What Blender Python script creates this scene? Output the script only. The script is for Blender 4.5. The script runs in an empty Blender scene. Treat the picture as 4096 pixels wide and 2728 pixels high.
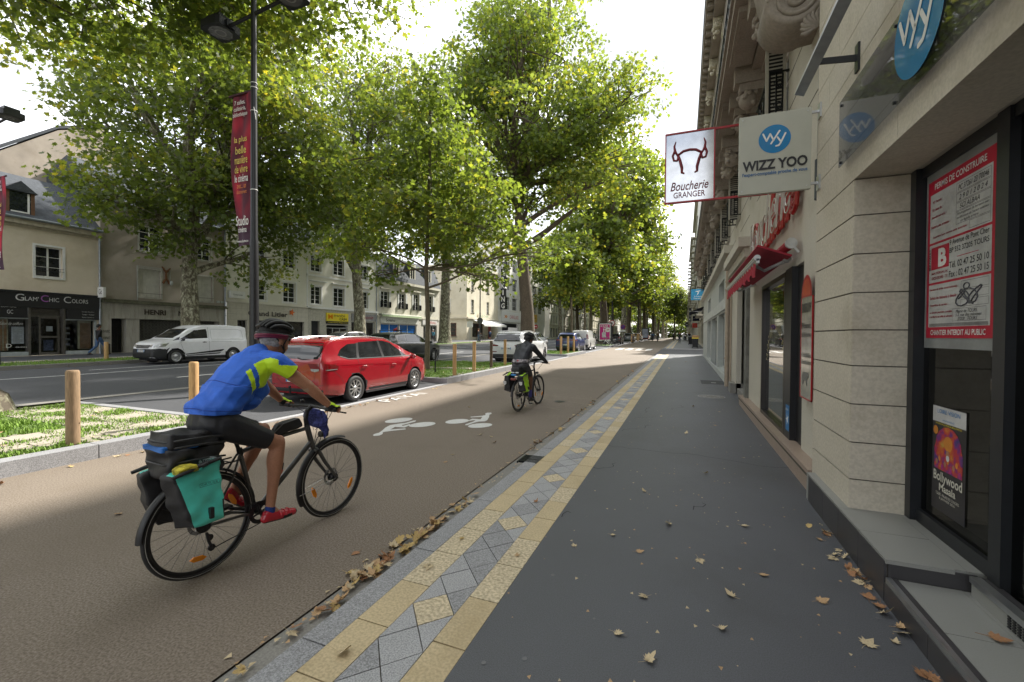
import bpy, bmesh, math, random
import numpy as np
from mathutils import Vector, Matrix, Euler
from mathutils.geometry import delaunay_2d_cdt
from mathutils.bvhtree import BVHTree
R=math.radians; PI=math.pi
rnd=random.Random(7)
scene=bpy.context.scene
COL=scene.collection
def gr(y): return 0.009*min(max(0.0,y-8.0),72.0)   # the street rises gently away from the camera

# ---------------------------------------------------------------- mesh builder
class MB:
    def __init__(s): s.v=[]; s.f=[]; s.m=[]; s.s=[]; s.mat=0; s.sm=False; s.T=None
    def add(s,vs,fs,mi=None,sm=None):
        b=len(s.v)
        if s.T is not None: vs=[tuple(s.T@Vector(p)) for p in vs]
        s.v.extend([tuple(p) for p in vs])
        for f in fs:
            s.f.append(tuple(b+i for i in f)); s.m.append(s.mat if mi is None else mi); s.s.append(s.sm if sm is None else sm)
    def box(s,x0,x1,y0,y1,z0,z1,mi=None):
        x0,x1=sorted((x0,x1)); y0,y1=sorted((y0,y1)); z0,z1=sorted((z0,z1))
        vs=[(x0,y0,z0),(x1,y0,z0),(x1,y1,z0),(x0,y1,z0),(x0,y0,z1),(x1,y0,z1),(x1,y1,z1),(x0,y1,z1)]
        s.add(vs,[(0,3,2,1),(4,5,6,7),(0,1,5,4),(1,2,6,5),(2,3,7,6),(3,0,4,7)],mi,False); return s
    def bbox(s,x0,x1,y0,y1,z0,z1,b=.01,mi=None):   # box with chamfered edges
        x0,x1=sorted((x0,x1)); y0,y1=sorted((y0,y1)); z0,z1=sorted((z0,z1))
        bm=bmesh.new(); bmesh.ops.create_cube(bm,size=1)
        for v in bm.verts: v.co=Vector(((x0+x1)/2+v.co.x*(x1-x0),(y0+y1)/2+v.co.y*(y1-y0),(z0+z1)/2+v.co.z*(z1-z0)))
        bmesh.ops.bevel(bm,geom=bm.edges[:],offset=b,segments=2,profile=.7,affect='EDGES')
        bm.verts.index_update(); s.add([v.co[:] for v in bm.verts],[[v.index for v in f.verts] for f in bm.faces],mi,False); bm.free(); return s
    def quad(s,a,b,c,d,mi=None): s.add([a,b,c,d],[(0,1,2,3)],mi); return s
    def poly(s,pts,mi=None): s.add(pts,[tuple(range(len(pts)))],mi); return s
    def prism(s,pts,vec,mi=None):   # polygon pts (3d) extruded along vec
        n=len(pts); q=[tuple(Vector(p)+Vector(vec)) for p in pts]
        s.add(list(pts)+q,[tuple(range(n))[::-1],tuple(range(n,2*n))]+[(i,(i+1)%n,n+(i+1)%n,n+i) for i in range(n)],mi,False); return s
    def ring(s,c,ax,up,r,n,sx=1.,sy=1.):
        u=Vector(up).normalized(); a=Vector(ax).normalized(); w=a.cross(u)
        return [Vector(c)+u*(math.cos(2*PI*i/n)*r*sx)+w*(math.sin(2*PI*i/n)*r*sy) for i in range(n)]
    def tube(s,path,r,n=8,cap=True,mi=None,closed=False,sm=True):
        P=[Vector(p) for p in path]; m=len(P)
        rs=r if isinstance(r,(list,tuple)) else [r]*m
        rings=[]; up=None
        for i in range(m):
            if closed: t=P[(i+1)%m]-P[i-1]
            else: t=P[min(i+1,m-1)]-P[max(i-1,0)]
            if t.length<1e-9: t=Vector((0,0,1))
            t.normalize()
            if up is None:
                up=Vector((0,0,1)) if abs(t.z)<.9 else Vector((1,0,0))
            up=(up-t*up.dot(t))
            if up.length<1e-6: up=t.orthogonal()
            up.normalize(); rings.append([v for v in s.ring(P[i],t,up,rs[i],n)])
        vs=[v for g in rings for v in g]; fs=[]
        for i in range(m if closed else m-1):
            j=(i+1)%m
            for k in range(n):
                fs.append((i*n+k,i*n+(k+1)%n,j*n+(k+1)%n,j*n+k))
        s.add(vs,fs,mi,sm)
        if cap and not closed:
            s.add(rings[0],[tuple(range(n))[::-1]],mi,False); s.add(rings[-1],[tuple(range(n))],mi,False)
        return s
    def cyl(s,a,b,r,n=12,r2=None,mi=None,sm=True): return s.tube([a,b],[r,r if r2 is None else r2],n,True,mi,False,sm)
    def lathe(s,prof,o=(0,0,0),ax='z',n=24,mi=None,sm=True,cap=False):
        vs=[];m=len(prof)
        for i in range(n):
            a=2*PI*i/n; c,d=math.cos(a),math.sin(a)
            for r,z in prof:
                if ax=='z': p=(o[0]+r*c,o[1]+r*d,o[2]+z)
                elif ax=='x': p=(o[0]+z,o[1]+r*c,o[2]+r*d)
                else: p=(o[0]+r*d,o[1]+z,o[2]+r*c)
                vs.append(p)
        fs=[(i*m+k,((i+1)%n)*m+k,((i+1)%n)*m+k+1,i*m+k+1) for i in range(n) for k in range(m-1)]
        s.add(vs,fs,mi,sm); return s
    def ell(s,c,r,n=16,m=10,mi=None,sm=True):
        vs=[];fs=[]
        for j in range(m+1):
            t=PI*j/m
            for i in range(n):
                a=2*PI*i/n; vs.append((c[0]+r[0]*math.sin(t)*math.cos(a),c[1]+r[1]*math.sin(t)*math.sin(a),c[2]+r[2]*math.cos(t)))
        for j in range(m):
            for i in range(n): fs.append((j*n+i,(j+1)*n+i,(j+1)*n+(i+1)%n,j*n+(i+1)%n))
        s.add(vs,fs,mi,sm); return s
    def obox(s,c,ux,uy,uz,mi=None):   # oriented box, half vectors
        c,ux,uy,uz=Vector(c),Vector(ux),Vector(uy),Vector(uz)
        vs=[c+ux*a+uy*b+uz*d for d in(-1,1) for (a,b) in((-1,-1),(1,-1),(1,1),(-1,1))]
        s.add(vs,[(0,3,2,1),(4,5,6,7),(0,1,5,4),(1,2,6,5),(2,3,7,6),(3,0,4,7)],mi,False); return s
    def mesh(s,name,mats):
        me=bpy.data.meshes.new(name); me.from_pydata(s.v,[],s.f)
        for m in (mats if isinstance(mats,(list,tuple)) else [mats]): me.materials.append(m)
        me.polygons.foreach_set('material_index',s.m); me.polygons.foreach_set('use_smooth',s.s); me.update()
        return me

WM={}
def wm(o): return WM.get(o.name,Matrix.Identity(4)) if o else Matrix.Identity(4)
def link(o,parent=None,local=False):
    COL.objects.link(o)
    B=Matrix.LocRotScale(o.location,o.rotation_euler,o.scale)
    if parent is not None:
        o.parent=parent
        if not local: o.matrix_parent_inverse=wm(parent).inverted(); WM[o.name]=B
        else: WM[o.name]=wm(parent)@B
    else: WM[o.name]=B
    return o
def obj(name,mb,mats,parent=None,local=False,kind=None,label=None,cat=None,group=None):
    me=mb if isinstance(mb,bpy.types.Mesh) else mb.mesh(name,mats)
    o=bpy.data.objects.new(name,me); link(o,parent,local); tag(o,label,cat,group,kind); return o
def tag(o,label=None,cat=None,group=None,kind=None):
    if label: o['label']=label
    if cat: o['category']=cat
    if group: o['group']=group
    if kind: o['kind']=kind
    return o
def thing(name,label,cat,loc=(0,0,0),rotz=0,group=None,sc=1.0):
    o=bpy.data.objects.new(name,None); o.empty_display_size=.2; o.location=loc; o.rotation_euler=(0,0,rotz); o.scale=(sc,sc,sc)
    link(o); return tag(o,label,cat,group)
def dup(o,loc=None,rotz=None,label=None,group=None,parent=None,sc=None):
    c=o.copy(); COL.objects.link(c)
    if parent is not None: c.parent=parent
    else:
        if loc is not None: c.location=loc
        if rotz is not None: c.rotation_euler=(o.rotation_euler[0],o.rotation_euler[1],rotz)
        if sc is not None: c.scale=(sc,sc,sc) if not isinstance(sc,tuple) else sc
        if label: c['label']=label
        if group: c['group']=group
    for ch in [x for x in o.children]: dup(ch,parent=c)
    return c
def setgroup(o,g): o['group']=g

# ---------------------------------------------------------------- materials
def lin(c):
    return tuple(((x/12.92) if x<=.04045 else ((x+.055)/1.055)**2.4) for x in c)
MATS={}
def mat(name,col,rough=.6,metal=0,var=.15,scale=6,fine=0,fscale=120,bump=0,bscale=40,coat=0,spec=.5,trans=0,dark=None,coords='P',emis=None,estr=0,stretch=None,stain=0,alpha=1):
    if name in MATS: return MATS[name]
    m=bpy.data.materials.new(name); m.use_nodes=True; nt=m.node_tree; N=nt.nodes; L=nt.links
    b=N['Principled BSDF']; out=N['Material Output']
    b.inputs['Roughness'].default_value=rough; b.inputs['Metallic'].default_value=metal
    b.inputs['Specular IOR Level'].default_value=spec; b.inputs['Coat Weight'].default_value=coat
    b.inputs['Coat Roughness'].default_value=.04; b.inputs['Transmission Weight'].default_value=trans; b.inputs['Alpha'].default_value=alpha
    if emis: b.inputs['Emission Color'].default_value=(*emis,1); b.inputs['Emission Strength'].default_value=estr
    g=N.new('ShaderNodeNewGeometry' if coords=='P' else 'ShaderNodeTexCoord'); vec=g.outputs['Position' if coords=='P' else 'Object']
    if stretch:
        mp=N.new('ShaderNodeMapping'); mp.inputs['Scale'].default_value=stretch; L.new(vec,mp.inputs[0]); vec=mp.outputs[0]
    cur=None
    def noise(sc,det=4,rg=.6):
        n=N.new('ShaderNodeTexNoise'); n.inputs['Scale'].default_value=sc; n.inputs['Detail'].default_value=det; n.inputs['Roughness'].default_value=rg; L.new(vec,n.inputs['Vector']); return n
    def mix(fac,a,bb,lo,hi):
        r=N.new('ShaderNodeMapRange'); r.inputs[1].default_value=lo; r.inputs[2].default_value=hi; L.new(fac,r.inputs[0])
        x=N.new('ShaderNodeMix'); x.data_type='RGBA'; L.new(r.outputs[0],x.inputs[0])
        for k,c in ((6,a),(7,bb)):
            if isinstance(c,tuple): x.inputs[k].default_value=(*c,1)
            else: L.new(c,x.inputs[k])
        return x.outputs[2]
    lo=tuple(c*(1-var) for c in col); hi=tuple(min(1,c*(1+var)) for c in col)
    cur=mix(noise(scale).outputs[0],lo,hi,.35,.65)
    if fine:
        d=dark if dark else tuple(c*(1-fine) for c in col)
        n2=noise(fscale,2,.5); up=tuple(min(1,c*(1+fine)) for c in col)
        f=mix(n2.outputs[0],d,up,.36,.64)
        x=N.new('ShaderNodeMix'); x.data_type='RGBA'; x.inputs[0].default_value=.6; L.new(cur,x.inputs[6]); L.new(f,x.inputs[7]); cur=x.outputs[2]
    if stain:
        n3=noise(scale*.35,6,.7)
        cur=mix(n3.outputs[0],cur,tuple(c*(1-stain) for c in (col[0]*.9,col[1]*.85,col[2]*.75)),.52,.75)
    L.new(cur,b.inputs['Base Color'])
    if bump:
        n4=noise(bscale,3,.6); bn=N.new('ShaderNodeBump'); bn.inputs['Strength'].default_value=1; bn.inputs['Distance'].default_value=bump
        L.new(n4.outputs[0],bn.inputs['Height']); L.new(bn.outputs[0],b.inputs['Normal'])
    MATS[name]=m; return m
# common materials
STONE=mat('limestone',(.50,.455,.375),.85,var=.12,scale=1.6,fine=.14,fscale=45,bump=.002,bscale=70,stain=.3)
STONE2=mat('cream_stone',(.50,.47,.40),.85,var=.1,scale=.9,fine=.1,fscale=50,bump=.001,bscale=60,stain=.22)
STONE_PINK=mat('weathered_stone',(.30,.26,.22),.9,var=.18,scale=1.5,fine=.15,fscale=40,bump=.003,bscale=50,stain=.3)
JOINT=mat('dark_joint',(.10,.09,.075),.95)
RENDERB=mat('beige_render',(.66,.58,.46),.95,var=.1,scale=.6,fine=.15,fscale=60,bump=.004,bscale=60,stain=.15)
RENDERG=mat('grey_brown_render',(.36,.32,.27),.95,var=.2,scale=.5,fine=.15,fscale=50,bump=.004,bscale=60,stain=.3)
RENDERW=mat('pale_grey_render',(.72,.70,.61),.95,var=.08,scale=.6,fine=.12,fscale=60,bump=.005,bscale=45,stain=.12)
CREAM=mat('cream_paint',(.62,.57,.45),.9,var=.08,scale=.7,stain=.1)
WHITEW=mat('white_render',(.66,.65,.60),.9,var=.07,scale=.7,stain=.12)
WHITE=mat('white_paint',(.72,.72,.70),.5,var=.04)
LGREY=mat('light_grey_paint',(.42,.44,.42),.6,var=.05)
SLATE=mat('slate_tiles',(.055,.062,.072),.85,var=.3,scale=3,fine=.35,fscale=14,stretch=(1,1,2.4),bump=.01,bscale=9)
ZINC=mat('zinc',(.30,.33,.36),.4,metal=.6,var=.12)
BLACK=mat('black_paint',(.012,.012,.014),.4,var=.1)
BLACKM=mat('black_matte',(.018,.018,.02),.75,var=.2,bump=.001,bscale=60)
DGREY=mat('anthracite_metal',(.022,.024,.028),.35,var=.1,metal=.3)
GLASS=mat('window_glass',(.018,.021,.024),.03,var=.3,spec=.7)
GLASSD=mat('dark_interior_glass',(.03,.028,.025),.06,var=.6,scale=1.2,spec=.8)
CURTAIN=mat('curtain',(.45,.43,.38),.9,var=.2,scale=8,stretch=(1,6,.3))
IRON=mat('wrought_iron',(.012,.014,.017),.35,var=.2,metal=.4)
REDP=mat('red_paint',(.35,.012,.018),.4,var=.06)
BRICK=mat('red_brick',(.30,.10,.05),.9,var=.3,scale=14)
CHROME=mat('chrome',(.75,.76,.78),.12,metal=1,var=.02)
ALU=mat('aluminium',(.50,.51,.52),.35,metal=.9,var=.08)
RUBBER=mat('rubber',(.016,.016,.017),.7,var=.2,fine=.3,fscale=200)
WOODP=mat('timber_post',(.46,.28,.12),.7,var=.2,scale=5,stretch=(6,6,.5),fine=.25,fscale=18,coords='O',bump=.002,bscale=20)
YELLOWP=mat('yellow_paint',(.75,.60,.03),.5,var=.05)
ORANGE=mat('orange_reflector',(.80,.25,.01),.25,var=.15)
BLUEP=mat('blue_paint',(.01,.16,.42),.4,var=.05)
NAVY=mat('navy_fabric',(.015,.02,.05),.85,var=.15)

# ---------------------------------------------------------------- writing
def basis(o,nrm,up=(0,0,1)):
    n=Vector(nrm).normalized(); u=Vector(up); u=(u-n*u.dot(n)).normalized(); r=u.cross(n)
    return Matrix(((r.x,u.x,n.x,o[0]),(r.y,u.y,n.y,o[1]),(r.z,u.z,n.z,o[2]),(0,0,0,1)))
_fontcache={}
def text_mesh(s,shear=0,bold=0,depth=.004,neon=0,space=1.0):
    k=(s,shear,bold,depth,neon,space)
    if k in _fontcache: return _fontcache[k]
    cu=bpy.data.curves.new('lettering','FONT'); cu.body=s; cu.size=1; cu.shear=shear; cu.offset=bold; cu.resolution_u=3; cu.space_character=space
    if neon: cu.fill_mode='NONE'; cu.bevel_depth=neon; cu.bevel_resolution=1
    else: cu.extrude=0
    o=bpy.data.objects.new('lettering',cu); COL.objects.link(o)
    bpy.context.view_layer.update(); dg=bpy.context.evaluated_depsgraph_get()
    me=bpy.data.meshes.new_from_object(o.evaluated_get(dg)); vs=np.array([v.co[:] for v in me.vertices]); fs=[tuple(p.vertices) for p in me.polygons]
    bpy.data.objects.remove(o); bpy.data.curves.remove(cu); bpy.data.meshes.remove(me)
    _fontcache[k]=(vs,fs); return vs,fs
def tmb(mb,s,M,w,h=None,mi=0,align='C',depth=.004,mirror=False,**kw):
    """add writing s to mesh builder mb; M = plane matrix, w,h = size in metres, origin at centre"""
    vs,fs=text_mesh(s,**kw)
    if len(vs)==0: return
    a=vs[:,:2].min(0); b=vs[:,:2].max(0); sz=b-a
    sx=w/sz[0]; sy=(h/sz[1]) if h else sx
    out=[]
    for v in vs:
        x=(v[0]-(a[0]+b[0])/2)*sx; y=(v[1]-(a[1]+b[1])/2)*sy
        if align=='L': x+=w/2
        if mirror: x=-x
        out.append(tuple(M@Vector((x,y,depth+v[2]*sx))))
    mb.add(out,[f[::-1] for f in fs] if mirror else fs,mi,False)
def sign_text(name,items,mats,parent,local=False):
    mb=MB()
    for it in items: tmb(mb,*it[:4],**it[4])
    return obj(name,mb,mats,parent,local)
def disc(mb,M,rx,ry,n=32,z=0,mi=0,cx=0,cy=0):
    mb.add([tuple(M@Vector((cx+rx*math.cos(2*PI*i/n),cy+ry*math.sin(2*PI*i/n),z))) for i in range(n)],[tuple(range(n))],mi,False)
def annulus(mb,M,r0,r1,n=32,z=0,mi=0,cx=0,cy=0,a0=0,a1=2*PI):
    full=abs(a1-a0-2*PI)<1e-6; k=n if full else n+1
    vs=[]
    for i in range(k):
        a=a0+(a1-a0)*i/n; vs+= [tuple(M@Vector((cx+r0*math.cos(a),cy+r0*math.sin(a),z))),tuple(M@Vector((cx+r1*math.cos(a),cy+r1*math.sin(a),z)))]
    mb.add(vs,[(2*i,2*((i+1)%k),2*((i+1)%k)+1,2*i+1)[::-1] for i in range(n)],mi,False)
def rectm(mb,M,x0,x1,y0,y1,z=0,mi=0):
    mb.add([tuple(M@Vector(p)) for p in ((x0,y0,z),(x1,y0,z),(x1,y1,z),(x0,y1,z))],[(0,1,2,3)],mi,False)
def polym(mb,M,pts,z=0,mi=0):
    mb.add([tuple(M@Vector((x,y,z))) for x,y in pts],[tuple(range(len(pts)))],mi,False)

# ---------------------------------------------------------------- organic shapes: tapered capsules fused by a voxel remesh
def fuse(name,caps,vox=.012,smooth=4,ells=(),mats=None,extra=None):
    """caps: list of polylines [(point, radius or (rx,ry,rz)),...]; returns one continuous mesh"""
    mb=MB(); mb.sm=True
    for path in caps:
        pts=[Vector(p) for p,_ in path]; rs=[r for _,r in path]
        P=[];Q=[]
        for i in range(len(pts)-1):
            k=max(2,int((pts[i+1]-pts[i]).length/(vox*2)))
            for j in range(k):
                t=j/k; P.append(pts[i].lerp(pts[i+1],t)); Q.append(rs[i]*(1-t)+rs[i+1]*t)
        P.append(pts[-1]); Q.append(rs[-1])
        mb.tube(P,Q,12,True)
        for p,r in ((pts[0],rs[0]),(pts[-1],rs[-1])): mb.ell(p,(r,r,r),12,8)
        for p,r in list(zip(pts,rs))[1:-1]: mb.ell(p,(r*.99,r*.99,r*.99),12,8)
    for c,r in ells: mb.ell(c,r,18,12)
    if extra: extra(mb)
    me=mb.mesh(name+'_src',[])
    o=bpy.data.objects.new('tmp',me); COL.objects.link(o)
    md=o.modifiers.new('r','REMESH'); md.mode='VOXEL'; md.voxel_size=vox
    ms=o.modifiers.new('s','SMOOTH'); ms.factor=.5; ms.iterations=smooth
    bpy.context.view_layer.update(); dg=bpy.context.evaluated_depsgraph_get()
    res=bpy.data.meshes.new_from_object(o.evaluated_get(dg)); res.name=name
    bpy.data.objects.remove(o); bpy.data.meshes.remove(me)
    res.materials.clear()
    for m in (mats or []): res.materials.append(m)
    res.polygons.foreach_set('use_smooth',[True]*len(res.polygons))
    return res
def facemat(me,fn):
    for p in me.polygons: p.material_index=fn(p.center,p.normal)
# ---------------------------------------------------------------- the ground and its sheets (world metres, camera over x=0,y=0)
ASPH=mat('asphalt_dark',(.060,.062,.068),.8,var=.12,scale=.8,fine=.5,fscale=110,bump=.004,bscale=130,dark=(.022,.023,.026))
ASPHW=mat('pavement_asphalt',(.080,.083,.094),.5,var=.14,scale=.7,fine=.32,fscale=160,bump=.0015,bscale=190,stain=.28)
TAN=mat('tan_aggregate',(.165,.138,.110),.8,var=.12,scale=.5,stain=.12,fine=.7,fscale=75,bump=.0022,bscale=120,dark=(.095,.068,.045))
GRANITE=mat('granite',(.27,.27,.28),.7,var=.15,scale=3,fine=.55,fscale=125,bump=.0008,bscale=120)
GRANITEL=mat('light_granite',(.34,.34,.35),.65,var=.12,scale=5,fine=.5,fscale=130)
YSTONE=mat('yellow_limestone',(.49,.39,.235),.6,var=.14,scale=3.5,fine=.25,fscale=70,stain=.15)
YSTONE2=mat('pale_yellow_limestone',(.56,.47,.32),.6,var=.14,scale=3.5,fine=.3,fscale=50,dark=(.24,.19,.12))
COBBLE=mat('pale_cobble',(.31,.28,.22),.8,var=.2,scale=3,fine=.25,fscale=60)
SOIL=mat('soil',(.10,.075,.045),.95,var=.3,scale=5,fine=.4,fscale=60)
LAWN=mat('lawn_base',(.085,.14,.025),.95,var=.3,scale=3,fine=.4,fscale=60)
PAINT=mat('road_paint',(.62,.62,.60),.7,var=.12,scale=8,fine=.18,fscale=90)
SAND=mat('sandy_slab',(.36,.32,.26),.85,var=.12,scale=2,fine=.2,fscale=60)
CONC=mat('concrete',(.22,.21,.19),.9,var=.15,scale=2,fine=.25,fscale=80)
YB=[-14,0,8,20,35,50,65,80,120,200,900]
def sheet(name,x0,x1,z,m,y0=-14,y1=900,z1=None):
    mb=MB(); ys=[y0]+[y for y in YB if y0<y<y1]+[y1]
    if z1 is None: z1=z
    vs=[];
    for y in ys: vs+=[(x0,y,z+gr(y)),(x1,y,z1+gr(y))]
    mb.add(vs,[(2*i,2*i+1,2*i+3,2*i+2) for i in range(len(ys)-1)])
    return obj(name,mb,m,kind='structure')
def gbox(mb,x0,x1,y0,y1,z0,z1,mi=None):     # a box that follows the rise of the street
    for q in (8,80):
        if y0<q-.2 and y1>q+.2: gbox(mb,x0,x1,y0,q,z0,z1,mi); gbox(mb,x0,x1,q,y1,z0,z1,mi); return
    a,b=gr(y0),gr(y1)
    vs=[(x0,y0,z0+a),(x1,y0,z0+a),(x1,y1,z0+b),(x0,y1,z0+b),(x0,y0,z1+a),(x1,y0,z1+a),(x1,y1,z1+b),(x0,y1,z1+b)]
    mb.add(vs,[(0,3,2,1),(4,5,6,7),(0,1,5,4),(1,2,6,5),(2,3,7,6),(3,0,4,7)],mi,False)
g=MB(); g.box(-1500,1500,-600,2500,-.9,-.12); obj('ground',g,SOIL,kind='structure')
sheet('bike_path',-7.45,-2.12,0,TAN)
sheet('gutter',-2.12,-1.84,-.012,CONC)
for a,b,c,d in ((-14,34.3,0,0),):
    pass
# right-hand kerb of granite blocks
mb=MB(); y=-9.8+.05
k=0
while y<160:
    L=1.04; 
    if not (34.2<y<46.6): gbox(mb,-1.85,-1.69,y+.005,y+L-.005,-.1,.1+(.0 if k%3 else .002))
    y+=L;k+=1
obj('kerb',mb,GRANITE,kind='structure')
# paving band: two rows of yellow limestone with a diamond row of granite between
mb=MB()
gbox(mb,-1.69,-1.01,-10,34.3,-.1,.088,2); gbox(mb,-1.69,-1.01,46.7,160,-.1,.088,2)
def flat(pts,mi):
    z0=.1+rnd.uniform(-.0012,.0012)
    c=(sum(p[0] for p in pts)/len(pts),sum(p[1] for p in pts)/len(pts)); q=[]
    for p in pts:
        d=Vector((c[0]-p[0],c[1]-p[1])); l=d.length; d=d/l*min(.0045,l*.4); q.append((p[0]+d.x,p[1]+d.y))
    top=[(x,yy,z0+gr(yy)) for x,yy in q]; bot=[(x,yy,z0-.02+gr(yy)) for x,yy in q]; n=len(q)
    mb.add(top+bot,[tuple(range(n))]+[(i,n+i,n+(i+1)%n,(i+1)%n) for i in range(n)],mi,False)
for xa,xb,off in ((-1.69,-1.48,1.51),(-1.2,-1.01,1.93)):
    y=off-.415*28
    while y<120:
        if not (33.9<y<46.7): flat([(xa,y),(xb,y),(xb,y+.415),(xa,y+.415)],rnd.choice([0,0,0,1]) if y>0 else 0)
        y+=.415
y=2.155-.314*40; k=-40; xm=-1.34
while y<90:
    h=.157
    if not (33.8<y<46.9):
        flat([(-1.48,y),(xm,y-h),(-1.2,y),(xm,y+h)],1 if k%4==0 else 3+(rnd.random()<.35))
        flat([(-1.48,y),(xm,y+h),(-1.48,y+2*h)],3+(rnd.random()<.35)); flat([(-1.2,y),(-1.2,y+2*h),(xm,y+h)],3+(rnd.random()<.35))
    y+=.314;k+=1
obj('paving_band',mb,[YSTONE,YSTONE2,JOINT,GRANITEL,GRANITE],kind='structure')
sheet('pavement',-1.01,1.6,.1,ASPHW,-14,34.3)
sheet('pavement',-1.01,2.3,.1,ASPHW,46.7,400)
mb=MB(); gbox(mb,-1.95,1.6,34.1,34.3,-.1,.104); gbox(mb,-1.95,2.3,46.6,46.7,-.1,.108); obj('kerb',mb,GRANITE,kind='structure')
mb=MB(); vs=[(-2.1,34.3,.25),(30,34.3,.25),(30,46.6,.35),(-2.1,46.6,.35)]; mb.poly(vs); obj('side_street',mb,ASPH,kind='structure')
sheet('pavement',-1.69,-1.01,.1,ASPHW,120,400)
# painted markings
mb=MB()
def paintpoly(pts,z=.004):
    mb.add([(x,y,z+gr(y)) for x,y in pts],[tuple(range(len(pts)))],0,False)
def ellp(a,b,cx,cy,rx,ang,ry,n=28):
    ca,sa=math.cos(ang),math.sin(ang)
    paintpoly([(cx+ca*rx*math.cos(2*PI*i/n)-sa*ry*math.sin(2*PI*i/n),cy+sa*rx*math.cos(2*PI*i/n)+ca*ry*math.sin(2*PI*i/n)) for i in range(n)])
ellp(0,0,-5.2,7.08,.30,R(74),.19); ellp(0,0,-4.55,6.92,.27,R(70),.19)
ellp(0,0,-4.10,7.45,.26,R(72),.19); ellp(0,0,-3.52,7.28,.25,R(64),.18)
paintpoly([(-4.83,5.86),(-4.86,5.94),(-4.85,6.05),(-4.92,6.23),(-5.01,6.42),(-5.07,6.63),(-5.02,6.77),(-4.93,6.92),(-4.92,7.16),(-4.88,7.2),(-4.83,7.1),(-4.85,6.84),(-4.87,6.72),(-4.81,6.66),(-4.79,6.87),(-4.73,6.78),(-4.7,6.57),(-4.89,6.54),(-4.83,6.33),(-4.64,6.51),(-4.59,6.45),(-4.75,6.24),(-4.82,6.11),(-4.73,5.99),(-4.71,5.88),(-4.77,5.82)][::-1])
paintpoly([(-3.94,8.38),(-3.95,8.5),(-3.87,8.55),(-3.81,8.44),(-3.81,8.32),(-3.71,8.09),(-3.61,7.78),(-3.61,7.66),(-3.7,7.6),(-3.74,7.46),(-3.75,7.2),(-3.79,7.19),(-3.82,7.26),(-3.8,7.55),(-3.82,7.69),(-3.86,7.67),(-3.91,7.57),(-3.94,7.64),(-3.95,7.8),(-3.77,7.81),(-3.85,8.06),(-4.04,7.91),(-4.08,7.97),(-3.9,8.17),(-3.87,8.27)])
for x in (-6.3,-5.35,-4.4,-3.45): paintpoly([(x,43.2),(x+.5,43.2),(x+.5,47.0),(x,47.0)])
for y in (36.0,38.0,40.0): mb.add([(-1.2,y,.268),(1.9,y,.268),(1.9,y+.5,.273),(-1.2,y+.5,.273)],[(0,1,2,3)],0,False)
# PAYANT lettering beside the parking bay
tmb(mb,'PAYANT',basis((-6.95,10.1,.004+gr(10.1)),(0,0,1),(-1,0,0)).copy(),2.6,.38,mirror=False,depth=0)
obj('painted_marking',mb,PAINT,kind='structure')
# flush kerbs and parking bays on the left
BAYS=[(5.3,12.6),(20.6,29.4),(35.6,49.5),(56,72),(86,100)]
STR=[(-14,5.3),(12.6,20.6),(29.4,35.6),(49.5,56),(72,86),(100,220)]
KX=lambda y: -7.3-.012*max(0,y-14)
for i,(a,b) in enumerate(BAYS):
    mb=MB()
    gbox(mb,KX(a)-.16,KX(a)+.0,a,b,-.1,.022); obj('flush_kerb',mb,GRANITEL,kind='structure')
    mb=MB(); n=6
    for j in range(n):
        pass
    x0,x1=-12.25,KX(a)-.16
    mb.add([(x0,a,.2+gr(a)),(x1,a,.02+gr(a)),(x1,b,.02+gr(b)),(x0,b,.2+gr(b))],[(0,1,2,3)]); obj('parking_bay',mb,ASPH,kind='structure')
KERBM=[GRANITE,JOINT]
for i,(a,b) in enumerate(STR):
    mb=MB(); y=a
    while y<b-.1:
        L=min(1.02 if b<60 else 3.0,b-y); k=KX((a+b)/2)
        gbox(mb,k-.24,k,y+.006,y+L-.006,-.1,.185); y+=L
    if i>0: 
        gbox(mb,-12.3,KX(a)-.24,a,a+.16,-.1,.185)
    gbox(mb,-12.3,KX(a)-.24,b-.16,b,-.1,.185)
    obj('kerb',mb,GRANITE,kind='structure')
    sheet('verge',-12.3,KX((a+b)/2)-.23,.165,LAWN,a+.16 if i else a,b-.16,z1=.155)
    # kerb on the carriageway side
sheet('concrete_edging',-12.62,-12.3,.21,CONC)
# carriageway
sheet('road',-24,-12.62,.205,ASPH)
mb=MB()
def line(x,y0,y1,w=.14,z=.209): 
    ys=[y0]+[q for q in YB if y0<q<y1]+[y1]; vs=[]
    for q in ys: vs+=[(x-w/2,q,z+gr(q)),(x+w/2,q,z+gr(q))]
    mb.add(vs,[(2*j,2*j+1,2*j+3,2*j+2) for j in range(len(ys)-1)],0,False)
line(-19.6,-14,240,.13)
for y0 in range(-4,200,13): line(-15.6,y0+.2,y0+3+4.4-.2,.14)
line(-21.4,-14,6.4,.12); line(-21.4,9.5,200,.12)
for j in range(5): line(-17.4+.45*0-.55*j,12.8+.35*j,17.5+.3*j,.16)   # hatched arrow block
mb.add([(-16.6,11.6,.21+gr(12)),(-16.0,12.6,.21+gr(12)),(-16.6,13.6,.21+gr(13)),(-16.5,12.8,.21+gr(12.8)),(-18.5,12.8,.21+gr(12.8)),(-18.5,12.45,.21+gr(12.4)),(-16.5,12.45,.21+gr(12.4))],[(0,1,2,3,4,5,6)],0,False)
obj('road_marking',mb,PAINT,kind='structure')
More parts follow.
